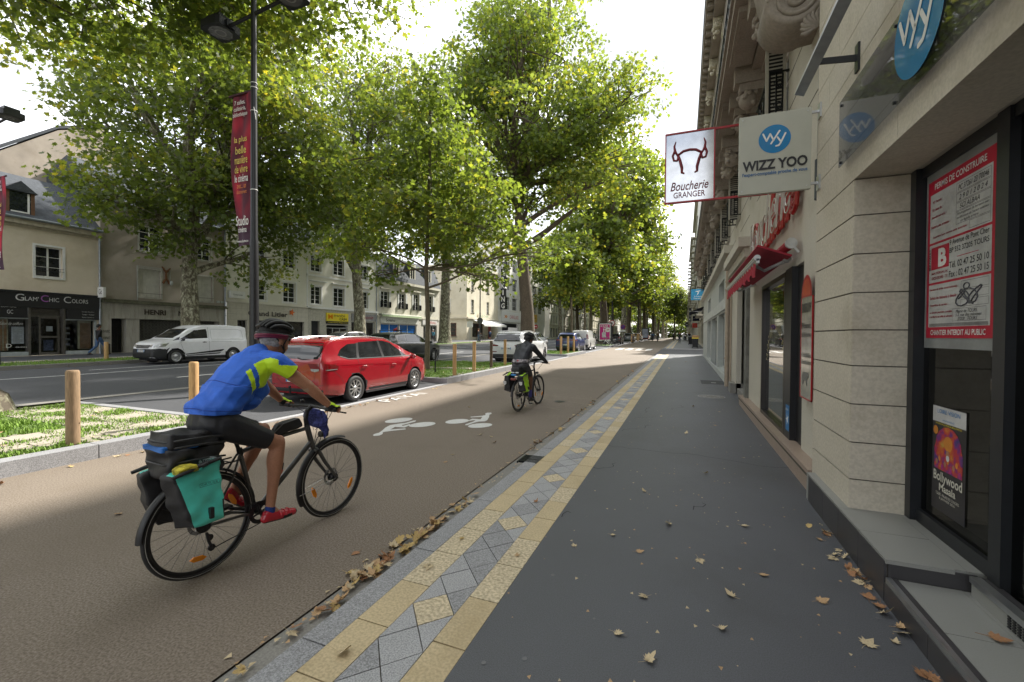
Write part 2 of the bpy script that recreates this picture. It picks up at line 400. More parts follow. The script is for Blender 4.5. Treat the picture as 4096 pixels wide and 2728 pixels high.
# far side: kerb, grass strip, slabs, pavement
mb=MB(); y=-14
while y<240: gbox(mb,-24.22,-24,y+.006,y+.99,-.1,.36); y+=1.0
obj('kerb',mb,CONC,kind='structure')
sheet('verge',-26.9,-24.22,.335,LAWN)
mb=MB(); y=-14
while y<100:
    for j in range(2): gbox(mb,-27.8+.45*j,-27.8+.45*j+.435,y+.01,y+.7,.2,.350+.004*((int(y*3)+j)%2))
    y+=.71
obj('edging_slabs',mb,SAND,kind='structure')
sheet('pavement',-42,-27.8,.345,ASPHW)
# near verge: worn slabs, cobbles and grass tufts
mb=MB()
for i in range(60):      # sandy slab path curving through the near verge
    pass
def slab(x0,x1,y0,y1,z=.172,m=0,j=.012): gbox(mb,x0+j,x1-j,y0+j,y1-j,z-.08,z+rnd.uniform(0,.008),m)
# slabs: a path parallel to the kerb, and a cross path near the bay
for i in range(-10,7):
    for j in range(2): slab(-9.05+.5*j,-8.55+.5*j,.75*i,.75*(i+1)*1.0)
for i in range(7):
    for j in range(3): slab(-12.2+.62*i,-12.2+.62*(i+1)-.0,1.1+2.75+.42*j,1.1+2.75+.42*(j+1)) if i>4 or True else None
for i in range(9): slab(-12.0+.45*i,-11.55+.45*i,15.9+.06*i,16.5+.06*i)
obj('slab_path',mb,SAND,kind='structure')
mb=MB()
def cobbles(x0,x1,y0,y1,zt=.168,skip=.12):
    yy=y0;r=0
    while yy<y1:
        xx=x0+(.1 if r%2 else 0)
        while xx<x1:
            if rnd.random()>skip:
                w=rnd.uniform(.15,.19); l=rnd.uniform(.12,.15); a,b=xx,yy; z=zt+rnd.uniform(-.004,.012)
                vs=[(a,b,z-.05),(a+w,b,z-.05),(a+w,b+l,z-.05),(a,b+l,z-.05),(a+.02,b+.015,z),(a+w-.02,b+.012,z),(a+w-.015,b+l-.02,z),(a+.015,b+l-.015,z)]
                mb.add([(p,q,s+gr(q)) for p,q,s in vs],[(4,5,6,7),(0,1,5,4),(1,2,6,5),(2,3,7,6),(3,0,4,7)],0,False)
            xx+=.215
        yy+=.18;r+=1
cobbles(-8.5,-7.56,-4,5.0,skip=.12); cobbles(-12.1,-8.05,4.45+.72,5.1,skip=.1); cobbles(-9.2,-8.05,2.4,3.8,skip=.12)
cobbles(-7.95,-7.6,12.9,20.2,skip=.45); cobbles(-12.1,-9.0,13.0,13.8,skip=.5)
obj('cobbles',mb,COBBLE,kind='structure')
# grass: many small blades, one object per verge
GRASS=mat('grass',(.16,.27,.03),.7,var=.35,scale=2.5,fine=.3,fscale=25)
def grass(areas,n,h0,h1,name='grass'):
    V=[];F=[]
    tot=sum((a[1]-a[0])*(a[3]-a[2])*a[5] for a in areas)
    for (x0,x1,y0,y1,zz,dens) in areas:
        k=int(n*(x1-x0)*(y1-y0)*dens/tot)
        for _ in range(k):
            x=rnd.uniform(x0,x1); y=rnd.uniform(y0,y1)
            cl=math.sin(x*5.1+1.3*math.sin(y*3.7))*math.sin(y*4.3+x)   # tufts
            if rnd.random()>.55+.45*cl: continue
            h=rnd.uniform(h0,h1)*(1+.5*cl); a=rnd.uniform(0,2*PI); w=.008; dx,dy=math.cos(a),math.sin(a); l=rnd.uniform(.1,.8)*h
            z=zz+gr(y); b=len(V)
            V+= [(x-dy*w,y+dx*w,z),(x+dy*w,y-dx*w,z),(x+dx*l*.4-dy*w*.7,y+dy*l*.4+dx*w*.7,z+h*.6),(x+dx*l*.4+dy*w*.7,y+dy*l*.4-dx*w*.7,z+h*.6),(x+dx*l,y+dy*l,z+h)]
            F+= [(b,b+1,b+3,b+2),(b+2,b+3,b+4)]
    me=bpy.data.meshes.new(name); me.from_pydata(V,[],F); me.materials.append(GRASS); me.update()
    obj(name,me,None,kind='stuff',label='short green grass growing on the verge',cat='grass')
grass([(-12.2,-9.1,-3,3.4,.16,1.0)],42000,.05,.12)
grass([(-12.2,-7.6,3.4,5.1,.16,.8),(-8.55,-7.55,-2,3.4,.16,1.1)],30000,.02,.06)
grass([(-12.2,-7.6,12.8,20.4,.16,1),(-12.4,-8.0,29.6,35.4,.16,.9)],34000,.03,.07)
grass([(-26.9,-24.25,4,40,.33,1)],16000,.04,.12)

mb=MB(); rq=random.Random(5)
def crack(x,y,dx,dy,n,w,z,mi=0):
    P=[(x,y)]
    for i in range(n): x+=dx+rq.gauss(0,.035); y+=dy+rq.gauss(0,.035); P.append((x,y))
    for (a,b),(c,d) in zip(P[:-1],P[1:]):
        l=math.hypot(c-a,d-b)+1e-6; nx,ny=-(d-b)/l*w,(c-a)/l*w
        mb.add([(a-nx,b-ny,z+gr(b)),(c-nx,d-ny,z+gr(d)),(c+nx,d+ny,z+gr(d)),(a+nx,b+ny,z+gr(b))],[(0,1,2,3)],mi,False)
for a in ((-.98,5.2,.02,.06,9),(-.95,7.4,.03,.05,12),(-.9,8.6,.05,.03,8),(-.7,9.3,-.02,.07,9),(-.2,9.9,.02,.09,7),(.0,12.9,.1,.0,12),(-1.0,14.2,.12,.0,17),(-.98,3.7,.03,.03,4),(.1,4.3,.03,.02,5)): crack(*a,.0035,.1035)
for y in (6.35,13.2,18.5,24): crack(-1.0,y,.13,.0,18,.004,.1035)
for a in ((-3.9,10.2,.16,-.09,9),(-4.6,11.6,.2,-.03,12),(-4.2,11.0,.2,-.06,10)): crack(*a,.004,.004,1)
for i in range(60):
    x=rq.uniform(-.9,1.1); y=rq.uniform(1.3,11); r=rq.uniform(.006,.014); mb.add([(x+r*math.cos(k*.9),y+r*1.1*math.sin(k*.9),.1032+gr(y)) for k in range(7)],[tuple(range(7))],2,False)
obj('pavement_wear',mb,[mat('crack_dark',(.025,.025,.027),.9),mat('scratch_pale',(.40,.36,.31),.8),mat('old_gum',(.14,.14,.145),.8)],kind='structure')
# ---------------------------------------------------------------- right-hand side of the street
def Mright(X): return Matrix(((0,0,-1,X),(-1,0,0,0),(0,1,0,0),(0,0,0,1)))   # local (u=-y, v=z, w=towards the street)
def Mleft(X): return Matrix(((0,0,1,X),(1,0,0,0),(0,1,0,0),(0,0,0,1)))      # local (u=y, v=z, w=towards the street)
def wall(mb,u0,u1,v0,v1,holes,w=0,depth=.25,mi=0,th=.3):
    """front face of a wall at w with openings, the reveals of the openings, and a slab behind"""
    us=sorted({u0,u1,*[h[0] for h in holes],*[h[1] for h in holes]}); vs=sorted({v0,v1,*[h[2] for h in holes],*[h[3] for h in holes]})
    us=[u for u in us if u0<=u<=u1]; vs=[v for v in vs if v0<=v<=v1]
    for i in range(len(us)-1):
        for j in range(len(vs)-1):
            cu=(us[i]+us[i+1])/2; cv=(vs[j]+vs[j+1])/2
            if any(h[0]<cu<h[1] and h[2]<cv<h[3] for h in holes): continue
            mb.add([(us[i],vs[j],w),(us[i+1],vs[j],w),(us[i+1],vs[j+1],w),(us[i],vs[j+1],w)],[(0,1,2,3)],mi,False)
    for h in holes:
        a,b,c,d=h[:4]
        mb.add([(a,c,w),(b,c,w),(b,d,w),(a,d,w),(a,c,w-depth),(b,c,w-depth),(b,d,w-depth),(a,d,w-depth)],[(0,4,5,1),(1,5,6,2),(2,6,7,3),(3,7,4,0)],mi,False)
def rbox(mb,u0,u1,v0,v1,w0,w1,mi=None): mb.box(u0,u1,v0,v1,w0,w1,mi)
def window(M,u0,u1,v0,v1,w,parent,fm=None,cols=2,rows=3,frame=.06,glass=None,sill=True,name='window',curt=True,sillm=None):
    fm=fm or WHITE
    mb=MB(); mb.T=M; f=frame
    for (a,b,c,d) in ((u0,u0+f,v0,v1),(u1-f,u1,v0,v1),(u0+f,u1-f,v0,v0+f),(u0+f,u1-f,v1-f,v1)): mb.box(a,b,c,d,w-.02,w+.03)
    for i in range(1,cols):
        x=u0+(u1-u0)*i/cols; mb.box(x-f*.6,x+f*.6,v0+f,v1-f,w-.012,w+.035)
    for j in range(1,rows):
        z=v0+(v1-v0)*j/rows
        for i in range(cols):
            a=u0+(u1-u0)*i/cols+f*.8; b=u0+(u1-u0)*(i+1)/cols-f*.8; mb.box(a,b,z-.012,z+.012,w-.008,w+.02)
    o=obj(name,mb,fm,parent)
    p=MB(); p.T=M; p.add([(u0+f/2,v0+f/2,w-.005),(u1-f/2,v0+f/2,w-.005),(u1-f/2,v1-f/2,w-.005),(u0+f/2,v1-f/2,w-.005)],[(0,1,2,3)])
    obj('pane',p,glass or GLASS,o)
    if sill:
        s=MB(); s.T=M; s.box(u0-.08,u1+.08,v0-.07,v0-.004,w-.1,w+.28); obj('sill',s,sillm or fm,o)
    return o
# ---- the accountants' building (nearest, stone clad)
acc=thing('office_building','nearest building on the right, clad in grooved pale stone with a dark framed shop entrance','building',(1.22,0,.1))
mb=MB(); mb.T=Mright(1.22)
CR=[.33,.59,.88,1.18,1.48,1.76,2.05,2.35,2.65,2.93]
for a,b in zip(CR[:-1],CR[1:]):       # grooved pier: front strip and the reveal facing the entrance
    mb.box(-5.17,-4.13-.0,a+.0+.004,b-.008,-.3,0)
mb.box(-5.165,-4.14,.33,2.93,-.3,-.012,1)
zz=2.93; rows=[2.93,3.22,3.52,3.82,4.12,4.42,4.72,5.3,6.0]
for r,(a,b) in enumerate(zip(rows[:-1],rows[1:])):
    u=-5.17
    us=[-5.17,-4.55-(r%2)*.25,-3.4+(r%2)*.3,-2.2-(r%2)*.2,-1.0,.3,1.6,3.0,4.6,6.2,8,10]
    for c,d in zip(us[:-1],us[1:]): mb.box(c+.002,d-.002,a+.003,b-.003,-.35,0)
mb.box(-5.165,10,2.94,6,-.35,-.01,1)
mb.T=None
# reveal of the pier facing the camera (cladding blocks in the x direction) and the soffit
for a,b in zip(CR[:-1],CR[1:]):
    mb.box(1.225,1.57,4.125,4.3,a+.004,b-.006)
mb.box(1.23,1.57,4.132,4.3,.33,2.93,1)
obj('wall',mb,[STONE,JOINT],acc)
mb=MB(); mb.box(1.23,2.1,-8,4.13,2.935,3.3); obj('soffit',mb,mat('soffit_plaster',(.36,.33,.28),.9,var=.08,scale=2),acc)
mb=MB(); mb.box(1.3,6,-14,5.2,6.0,13.0); mb.box(1.05,6,-14,5.2,13.0,13.3); obj('upper_wall',mb,STONE,acc)
# interior shell behind the glass
mb=MB(); mb.box(3.6,3.7,-8,4.3,.3,3); mb.box(1.66,3.6,4.3,4.4,.3,3); mb.box(1.66,3.6,-8,4.3,.25,.33); mb.box(1.66,3.6,-8,4.3,2.95,3.0)
obj('interior_wall',mb,mat('interior_plaster',(.28,.26,.22),.9,var=.1),acc)
mb=MB()
for z in (.75,1.0,1.25,1.5): mb.box(2.4,3.58,2.2,2.25,z,z+.16)
mb.box(3.0,3.5,2.6,4.0,.33,1.1); obj('reception_desk',mb,mat('dark_wood',(.05,.035,.028),.5),acc)
# shopfront frame
fr=MB()
fr.box(1.565,1.66,4.04,4.12,.36,2.93); fr.box(1.60,1.66,3.2,4.04,.36,.45); fr.box(1.60,1.66,3.2,4.04,2.86,2.93); fr.box(1.585,1.68,3.10,3.2,.24,2.93)
fr.box(1.585,1.68,-1.0,-.9,.24,2.93); fr.box(1.60,1.66,-.9,3.10,2.86,2.93); fr.box(1.60,1.66,-.9,3.10,.24,.33); fr.box(1.59,1.67,1.9,2.0,.33,2.86)
f=obj('shop_frame',fr,DGREY,acc)
CLEAR=None
def glassmat(name,tint=(.75,.8,.78),alpha=.35):
    m=bpy.data.materials.new(name); m.use_nodes=True; N=m.node_tree.nodes; L=m.node_tree.links; N.clear()
    o=N.new('ShaderNodeOutputMaterial'); gl=N.new('ShaderNodeBsdfGlossy'); gl.inputs['Roughness'].default_value=.02; gl.inputs[0].default_value=(1,1,1,1)
    tr=N.new('ShaderNodeBsdfTransparent'); tr.inputs[0].default_value=(*tint,1); lw=N.new('ShaderNodeLayerWeight'); lw.inputs[0].default_value=.5; fz=N.new('ShaderNodeMath'); fz.operation='POWER'; fz.inputs[1].default_value=5.0; L.new(lw.outputs['Facing'],fz.inputs[0])
    mr=N.new('ShaderNodeMapRange'); mr.inputs[1].default_value=0; mr.inputs[2].default_value=1; mr.inputs[3].default_value=.035; mr.inputs[4].default_value=.7; L.new(fz.outputs[0],mr.inputs[0])
    mx=N.new('ShaderNodeMixShader'); L.new(mr.outputs[0],mx.inputs[0]); L.new(tr.outputs[0],mx.inputs[1]); L.new(gl.outputs[0],mx.inputs[2]); L.new(mx.outputs[0],o.inputs[0]); return m
PANE=glassmat('clear_pane')
PANED=glassmat('smoked_pane',(.30,.31,.30),.3)
mb=MB(); mb.quad((1.63,3.2,.45),(1.63,4.04,.45),(1.63,4.04,2.86),(1.63,3.2,2.86)); mb.quad((1.63,-.9,.33),(1.63,3.1,.33),(1.63,3.1,2.86),(1.63,-.9,2.86)); obj('pane',mb,PANED,f)
# raised tiled plinth and entrance step
TILEL=mat('pale_floor_tile',(.25,.25,.235),.45,var=.05,scale=2,fine=.08,fscale=200)
TILED=mat('dark_wall_tile',(.045,.043,.046),.4,var=.1,scale=3)
mb=MB()
ys=[3.26,3.68,4.1,4.51,4.98]
for a,b in zip(ys[:-1],ys[1:]):
    mb.box(1.146,1.15+.01,a+.002,b-.002,.08,.345,1)       # dark facing tiles
    mb.box(1.15,1.53,a+.002,b-.002,.33,.36,0)
mb.box(1.532,1.62,3.26,4.12,.33,.3595,0)
mb.box(1.158,1.9,3.27,4.97,.0,.334,2)
mb.box(1.15,1.22,4.98,5.06,.08,.36,0)
mb.box(1.165,1.57,3.252,3.262,.25,.345,1); mb.box(1.15,1.47,3.248,3.262,.335,.36,0)
obj('plinth',mb,[TILEL,TILED,JOINT],acc)
mb=MB(); y=3.255
for i in range(14):
    a=3.248-.5*(i+1); b=3.248-.5*i
    mb.box(1.21,1.50,a+.002,b-.002,.2,.25,0); mb.box(1.502,1.62,a+.002,b-.002,.2,.2495,0); mb.box(1.145,1.16,a+.002,b-.002,.05,.222,1)
mb.box(1.16,1.9,-4,3.246,0,.243,2); 
mb.box(1.15,1.178,-4,3.246,.222,.2535,3); mb.box(1.178,1.205,-4,3.246,.2,.2545,1)
mb.box(1.51,1.56,-4,3.2,.33,.362,3); mb.box(1.56,1.60,-4,3.2,.3,.361,1); mb.box(1.52,1.60,-4,3.2,.2495,.33,0)
obj('entrance_step',mb,[TILEL,TILED,JOINT,ALU],acc)
mb=MB()
for i in range(30):
    for j in range(5): mb.box(1.514,1.519,2.9-.035*i-.022,2.9-.035*i,.262+.013*j,.27+.013*j)
obj('vent_grille',mb,BLACK,acc)
# acrylic fascia panel with blue oval
ACRY=glassmat('acrylic_panel',(.66,.67,.70),.1)
ap=thing('fascia_panel','large clear acrylic fascia panel with a blue oval logo fixed over the office entrance','sign',(1.18,3.3,3.3))
mb=MB(); mb.box(1.165,1.172,2.15,4.31,3.09,3.62); obj('acrylic_sheet',mb,ACRY,ap)
for y in (4.27,3.3,2.4):
    for z in (3.12,3.58): obj('bolt',MB().cyl((1.158,y,z),(1.18,y,z),.011,10),DGREY,ap)
M=basis((1.16,3.02,3.42),(-1,0,0))
LOGOB=mat('logo_blue',(.003,.17,.40),.25,var=.05,coat=.5)
mb=MB(); disc(mb,M,.275,.275,48); obj('blue_oval',mb,LOGOB,ap)
def wy(mb,M,s,mi=0,d=.003):
    def st(pts,w=.055):
        P=[Vector((x*s,y*s)) for x,y in pts]
        for a,b in zip(P[:-1],P[1:]):
            t=(b-a).normalized(); n=Vector((-t.y,t.x))*w*s; 
            mb.add([tuple(M@Vector((p.x,p.y,d))) for p in (a-n,b-n,b+n,a+n)],[(0,1,2,3)],mi,False)
        for p in P: disc(mb,M,w*s,w*s,14,d+.0006,mi,p.x,p.y)
    st([(-.72,.42),(-.5,-.1),(-.28,.38),(-.06,-.1)]); st([(-.22,-.32),(.3,.52)]); st([(.18,.08),(.36,-.22)]); st([(.66,.3),(.36,-.36),(.26,-.5),(.1,-.52)])
mb=MB(); wy(mb,M,.275); obj('lettering',mb,WHITE,ap)
GHOST=mat('reflected_mark',(.22,.235,.27),.7)  # colour for a painted reflection of the projecting sign, not applied
# projecting sign "WIZZ YOO"
wz=thing('projecting_sign','square cream projecting sign with a blue oval above WIZZ YOO','sign',(1.22,5.1,3.55))
SIGNC=mat('sign_cream',(.40,.40,.34),.45,var=.03)
mb=MB(); mb.bbox(.51,1.145,5.06,5.11,3.165,3.965,.006); obj('sign_board',mb,SIGNC,wz)
M=basis((.828,5.058,3.7),(0,-1,0))
mb=MB(); disc(mb,M,.142,.142,48); obj('blue_oval',mb,LOGOB,wz); mb=MB(); wy(mb,M,.142); obj('logo_letters',mb,WHITE,wz)
mb=MB(); M=basis((.828,5.058,3.45),(0,-1,0)); tmb(mb,'WIZZ YOO',M,.57,.105,bold=.035); obj('lettering',mb,BLACK,wz)
mb=MB(); M=basis((.828,5.058,3.36),(0,-1,0)); tmb(mb,'l\'expert-comptable proche de vous',M,.57,.048,bold=.02); obj('small_lettering',mb,mat('sign_blue',(.02,.10,.26),.5),wz)
mb=MB()
for z in (3.92,3.22): mb.box(1.145,1.22,5.075,5.095,z-.012,z+.012); mb.box(1.205,1.222,5.04,5.13,z-.07,z+.07)
for x in (.54,1.11):
    for z in (3.2,3.93): mb.cyl((x,5.052,z),(x,5.062,z),.006,8)
obj('bracket',mb,ALU,wz)
# grey light bar with its arms above the fascia
lb=thing('light_bar','long grey metal light bar held off the stone wall on a pierced arm','light bar',(.95,4,3.9))
mb=MB(); mb.prism([(.885,4.5,3.84),(.955,4.5,3.815),(.968,4.5,3.875),(.90,4.5,3.90)],(0,-5,0)); obj('bar',mb,mat('bar_grey',(.30,.305,.31),.35,metal=.5),lb)
for y in (4.08,1.6): 
    mb=MB(); mb.prism([(.97,y,3.85),(1.22,y,3.82),(1.22,y,3.87),(.98,y,3.895)],(0,.014,0)); mb.box(1.205,1.222,y-.03,y+.04,3.74,3.95)
    obj('arm',mb,DGREY,lb)
# planning notice and poster
pn=thing('planning_notice','red and white building permit notice with handwriting stuck inside the entrance glass','notice',(1.618,3.7,2.2))
U=lambda y,z: basis((1.622,y,z),(-1,0,0))
mb=MB(); mb.box(1.6245,1.629,3.22,4.03,1.63,2.88); obj('plastic_sleeve',mb,mat('sleeve_grey',(.22,.23,.23),.3),pn)
mb=MB(); mb.box(1.620,1.6245,3.265,3.995,1.70,2.80,0)
M=basis((1.6195,3.63,2.25),(-1,0,0)); 
def panel(x0,x1,y0,y1): rectm(mb,M,x0,x1,y0,y1,0,1)
panel(-.335,.335,.115,.455); panel(-.335,.335,-.165,.10); panel(-.335,.335,-.475,-.18)
def boxl(x0,x1,y0,y1):
    for a,b,c,d in ((x0,x1,y0,y0+.002),(x0,x1,y1-.002,y1),(x0,x0+.002,y0,y1),(x1-.002,x1,y0,y1)): rectm(mb,M,a,b,c,d,.0006,2)
boxl(-.02,.32,.38,.44); boxl(-.02,.32,.32,.375); boxl(-.02,.32,.265,.315); boxl(-.02,.32,.18,.26); boxl(.12,.32,.125,.175)
boxl(.05,.32,-.24,-.19); boxl(.05,.32,-.295,-.25); boxl(.05,.32,-.35,-.305); boxl(-.04,.30,-.44,-.36)
rectm(mb,M,-.31,-.09,-.075,.08,.0006,0)
rectm(mb,M,.0,.22,-.028,-.024,.0006,0)
for i in range(6): rectm(mb,M,-.32,.32,-.453-.0036*i,-.451-.0036*i,.0006,2)
obj('notice_board',mb,[mat('notice_red',(.40,.006,.03),.5),mat('notice_paper',(.42,.42,.41),.6),mat('print_grey',(.10,.09,.09),.7)],pn)
def NT(mb,s,x,y,w,h,mi=0,**k):
    tmb(mb,s,basis((1.6195,3.63-x,2.25+y),(-1,0,0)),w,h,mi=mi,depth=.0012,**k)
mb=MB()
NT(mb,'PERMIS DE CONSTRUIRE',0,.503,.56,.042,2,bold=.02); NT(mb,'CHANTIER INTERDIT AU PUBLIC',0,-.512,.60,.036,2,bold=.02)
for s,x,y,w in (('N° Permis :',-.24,.40,.12),('En date du :',-.24,.345,.13),('Bénéficiaire(s) :',-.22,.29,.18),('Nature des travaux :',-.2,.225,.23),('Superficie hors oeuvre nette autorisée :',-.09,.15,.40),('Hauteur de la/des construction(s) :',-.15,-.215,.34),('Surface des bâtiments à démolir :',-.15,-.272,.33),('Superficie du terrain :',-.2,-.325,.22),('Le dossier peut être consulté',-.18,-.375,.27),('à la Mairie de (ville et adresse) :',-.17,-.405,.29),('MATÉRIAUX',-.2,-.10,.2),('GROS-OEUVRE - T.P.',-.2,-.135,.2)):
    NT(mb,s,x,y,w,.02,3,bold=.02)
for s,x,y,w,h in (('PC 37261 23 T0046',.15,.41,.30,.034),('2 9 0 1 2 0 2 4',.15,.347,.28,.032),('SCI ALBAA',.12,.29,.2,.032),('Aménagement de bureaux avec',.15,.243,.32,.02),('modifications de l\'aspect extérieur',.15,.218,.32,.02),('en façade arrière',.12,.194,.18,.02),('Mairie de TOURS',.11,-.378,.22,.022),('1-3 rue des minimes',.13,-.402,.26,.02),('37000   TOURS',.12,-.426,.2,.02)):
    NT(mb,s,x,y,w,h,1,shear=.25)
for s,y,h in (('9 Avenue de Pont Cher',.078,.036),('BP 552 37205 TOURS',.025,.034),('Tél. 02 47 25 50 10',-.07,.042),('Fax : 02 47 25 50 15',-.13,.042)): NT(mb,s,.115,y,.40,h,1,bold=.008)
NT(mb,'B',-.17,.0,.10,.125,2,bold=.05)
mbv=MB()
tmb(mb,'BERTHAULT',Matrix.Translation((1.6195,3.63+.325,2.25))@Matrix.Rotation(R(-90),4,'X')@basis((0,0,0),(-1,0,0)),.15,.022,mi=1,depth=.0012,bold=.03)
obj('lettering',mb,[BLACK,BLACK,mat('notice_white',(.6,.6,.58),.6),mat('notice_dkred',(.26,.006,.02),.6)],pn)
# marker scrawl
mb=MB(); pts=[]
for i in range(46):
    t=i/45; pts.append((1.6175,3.63-(.03+.2*t+.06*math.sin(t*31)),2.25-.30+.05*math.sin(t*24)+.02*t))
mb.tube(pts,.0045,5); 
mb.tube([(1.6175,3.63-.11+.03*math.cos(a/10*2*PI),2.25-.225+.02*math.sin(a/10*2*PI)) for a in range(11)],.004,5)
obj('marker_scrawl',mb,mat('marker',(.07,.07,.08),.6),pn)
po=thing('show_poster','colourful show poster with Bollywood lettering on the inside of the entrance window','poster',(1.62,3.72,.8))
PX,PY0,PY1,PZ0,PZ1=1.6235,3.50,3.885,.53,1.24
m=bpy.data.materials.new('poster_print'); m.use_nodes=True; N=m.node_tree.nodes; L=m.node_tree.links; b=N['Principled BSDF']; b.inputs['Roughness'].default_value=.35
ge=N.new('ShaderNodeNewGeometry'); nz=N.new('ShaderNodeTexNoise'); nz.inputs['Scale'].default_value=14; nz.inputs['Detail'].default_value=5; L.new(ge.outputs['Position'],nz.inputs[0])
cr=N.new('ShaderNodeValToRGB'); L.new(nz.outputs[0],cr.inputs[0]); e=cr.color_ramp.elements; e[0].position=.3; e[0].color=(.01,.03,.16,1); e[1].position=.75; e[1].color=(.5,.35,.05,1)
for p,c in ((.42,(.18,.01,.16,1)),(.5,(.42,.015,.03,1)),(.6,(.5,.10,.01,1))): q=e.new(p); q.color=c
L.new(cr.outputs[0],b.inputs['Base Color'])
mb=MB(); mb.box(PX,PX+.002,PY0,PY1,PZ0,PZ1,0)
M=basis((PX-.0008,(PY0+PY1)/2,PZ0),(-1,0,0)); rectm(mb,M,-.19,.19,.60,.705,0,1)
pts=[(-.16,.28),(-.165,.42)]+[(-.15*math.cos(a/8*PI)*(1),.45+.13*math.sin(a/8*PI)) for a in range(9)]+[(.165,.42),(.16,.28)]
polym(mb,M,pts[::-1],.0004,2)
disc(mb,M,.05,.05,20,.0008,3,0,.47); disc(mb,M,.022,.028,16,.0012,4,0,.40); disc(mb,M,.02,.02,16,.0016,1,0,.375)
for i in range(9): disc(mb,M,.014,.02,10,.0012,(4,3,5)[i%3],-.13+.033*i,.33+.03*math.sin(i*2.1))
disc(mb,M,.03,.03,16,.0008,3,-.15,.54)
obj('poster_sheet',mb,[mat('poster_black',(.012,.012,.018),.3),mat('poster_white',(.5,.5,.5),.4),m,mat('poster_orange',(.55,.2,.02),.4),mat('poster_skin',(.35,.16,.09),.5),mat('poster_magenta',(.35,.02,.2),.4)],po)
mb=MB()
for s,y,w,h,mi,k in (('LOIRE VISION',.675,.26,.028,1,{}),('www.loirevision.fr',.62,.14,.014,1,{}),('Bollywood',.225,.33,.085,0,dict(bold=.02)),('Masala',.165,.19,.05,0,dict(bold=.02)),('TOURS - PALAIS DES CONGRES',.115,.27,.018,0,{}),('6 JANVIER 2026',.088,.18,.02,0,{}),('UN SPECTACLE MUSICAL BOLLYWOOD',.59,.3,.012,2,{})):
    tmb(mb,s,basis((PX-.001,(PY0+PY1)/2,PZ0+y),(-1,0,0)),w,h,mi=mi,depth=.0012,**k)
obj('lettering',mb,[mat('poster_cream',(.55,.53,.46),.5),BLUEP,YELLOWP],po)

# ---- the ornate building with the butcher's shop
orn=thing('apartment_building','ornate stone apartment building over the butcher shop with iron balconies and carved brackets','building',(1.35,20,.1))
WX=1.34
mb=MB(); mb.T=Mright(WX)
holes=[(-8.9,-7.15,.32,2.62),(-7.15,-6.17,.32,2.62),(-13.2,-10.75,.1,3.3)]
wall(mb,-14.6,-5.2,.05,4.35,holes,0,.12)
for (y,w) in ((7.75,1.1),(10.3,1.1),(12.9,1.1),(17.2,1.1),(19.8,1.1),(22.6,1.1),(25.4,1.1),(28.2,1.1),(31.0,1.1)):
    pass
WY=[7.2+2.75*i for i in range(10)]
holes2=[(-(y+1.05),-y,4.75,6.2) for y in WY]; holes3=[(-(y+1.05),-y,6.75,9.4) for y in WY]; holes4=[(-(y+1.05),-y,10.2,12.2) for y in WY]
wall(mb,-34,-5.2,4.35,13.3,holes2+holes3+holes4,.0,.22)
for i in range(18):
    z=4.5+.48*i
    if 6.1<z<6.9: continue
mb.box(-34,-5.2,-.1,13.3,-.6,-.5)
obj('wall',mb,[STONE2],orn)
mb=MB(); mb.T=Mright(WX)          # grooves of the upper masonry
for i in range(19):
    z=4.42+.46*i
    if z>13: break
    for a,b in [(-7.2,-5.2)]+[(-(WY[i2+1]) if i2+1<len(WY) else -34,-(WY[i2]+1.05)) for i2 in range(len(WY))]:
        mb.box(a+.01,b-.01,z,z+.012,-.001,.003)
obj('masonry_joint',mb,JOINT,orn)
for y in WY:
    for z0,z1 in ((4.75,6.2),(6.75,9.4)):
        window(Mright(WX),-(y+1.05),-y,z0,z1,-.16,orn,sill=False,cols=2,rows=3)
# louvred shutters folded against the wall
for y in WY[:6]:
    for sgn,yy in ((1,y-.42),(-1,y+1.05)):
        for z0,z1 in ((6.78,9.3),):
            mb=MB(); mb.T=Mright(WX)
            a,b=-(yy+.42),-yy
            mb.box(a,a+.05,z0,z1,.005,.045); mb.box(b-.05,b,z0,z1,.005,.045); mb.box(a+.05,b-.05,z0,z0+.07,.006,.044); mb.box(a+.05,b-.05,z1-.07,z1,.006,.044); mb.box(a+.05,b-.05,z0+.07,z1-.07,.003,.008,1)
            z=z0+.09
            while z<z1-.08: mb.add([(a+.05,z,.03),(b-.05,z,.03),(b-.05,z+.03,.012),(a+.05,z+.03,.012)],[(0,1,2,3)],0,False); z+=.045
            obj('shutter',mb,[mat('shutter_grey',(.36,.34,.29),.6,var=.06),BLACKM],orn)
for y in WY[:7]:
    for z0,z1 in ((4.75,6.0),):
        mb=MB(); yy=y-.06; x0,x1=1.045,1.30
        mb.box(x0,x0+.04,yy,yy+.035,z0,z1,0); mb.box(x1-.04,x1,yy,yy+.035,z0,z1,0); mb.box(x0+.04,x1-.04,yy+.001,yy+.034,z1-.08,z1,0); mb.box(x0+.04,x1-.04,yy+.024,yy+.03,z0,z1-.08,1)
        z=z0+.03
        while z<z1-.10: mb.add([(x0+.04,yy+.004,z),(x1-.04,yy+.004,z),(x1-.04,yy+.02,z+.032),(x0+.04,yy+.02,z+.032)],[(0,1,2,3)],0,False); z+=.052
        obj('shutter',mb,[MATS['shutter_grey'],BLACKM],orn)
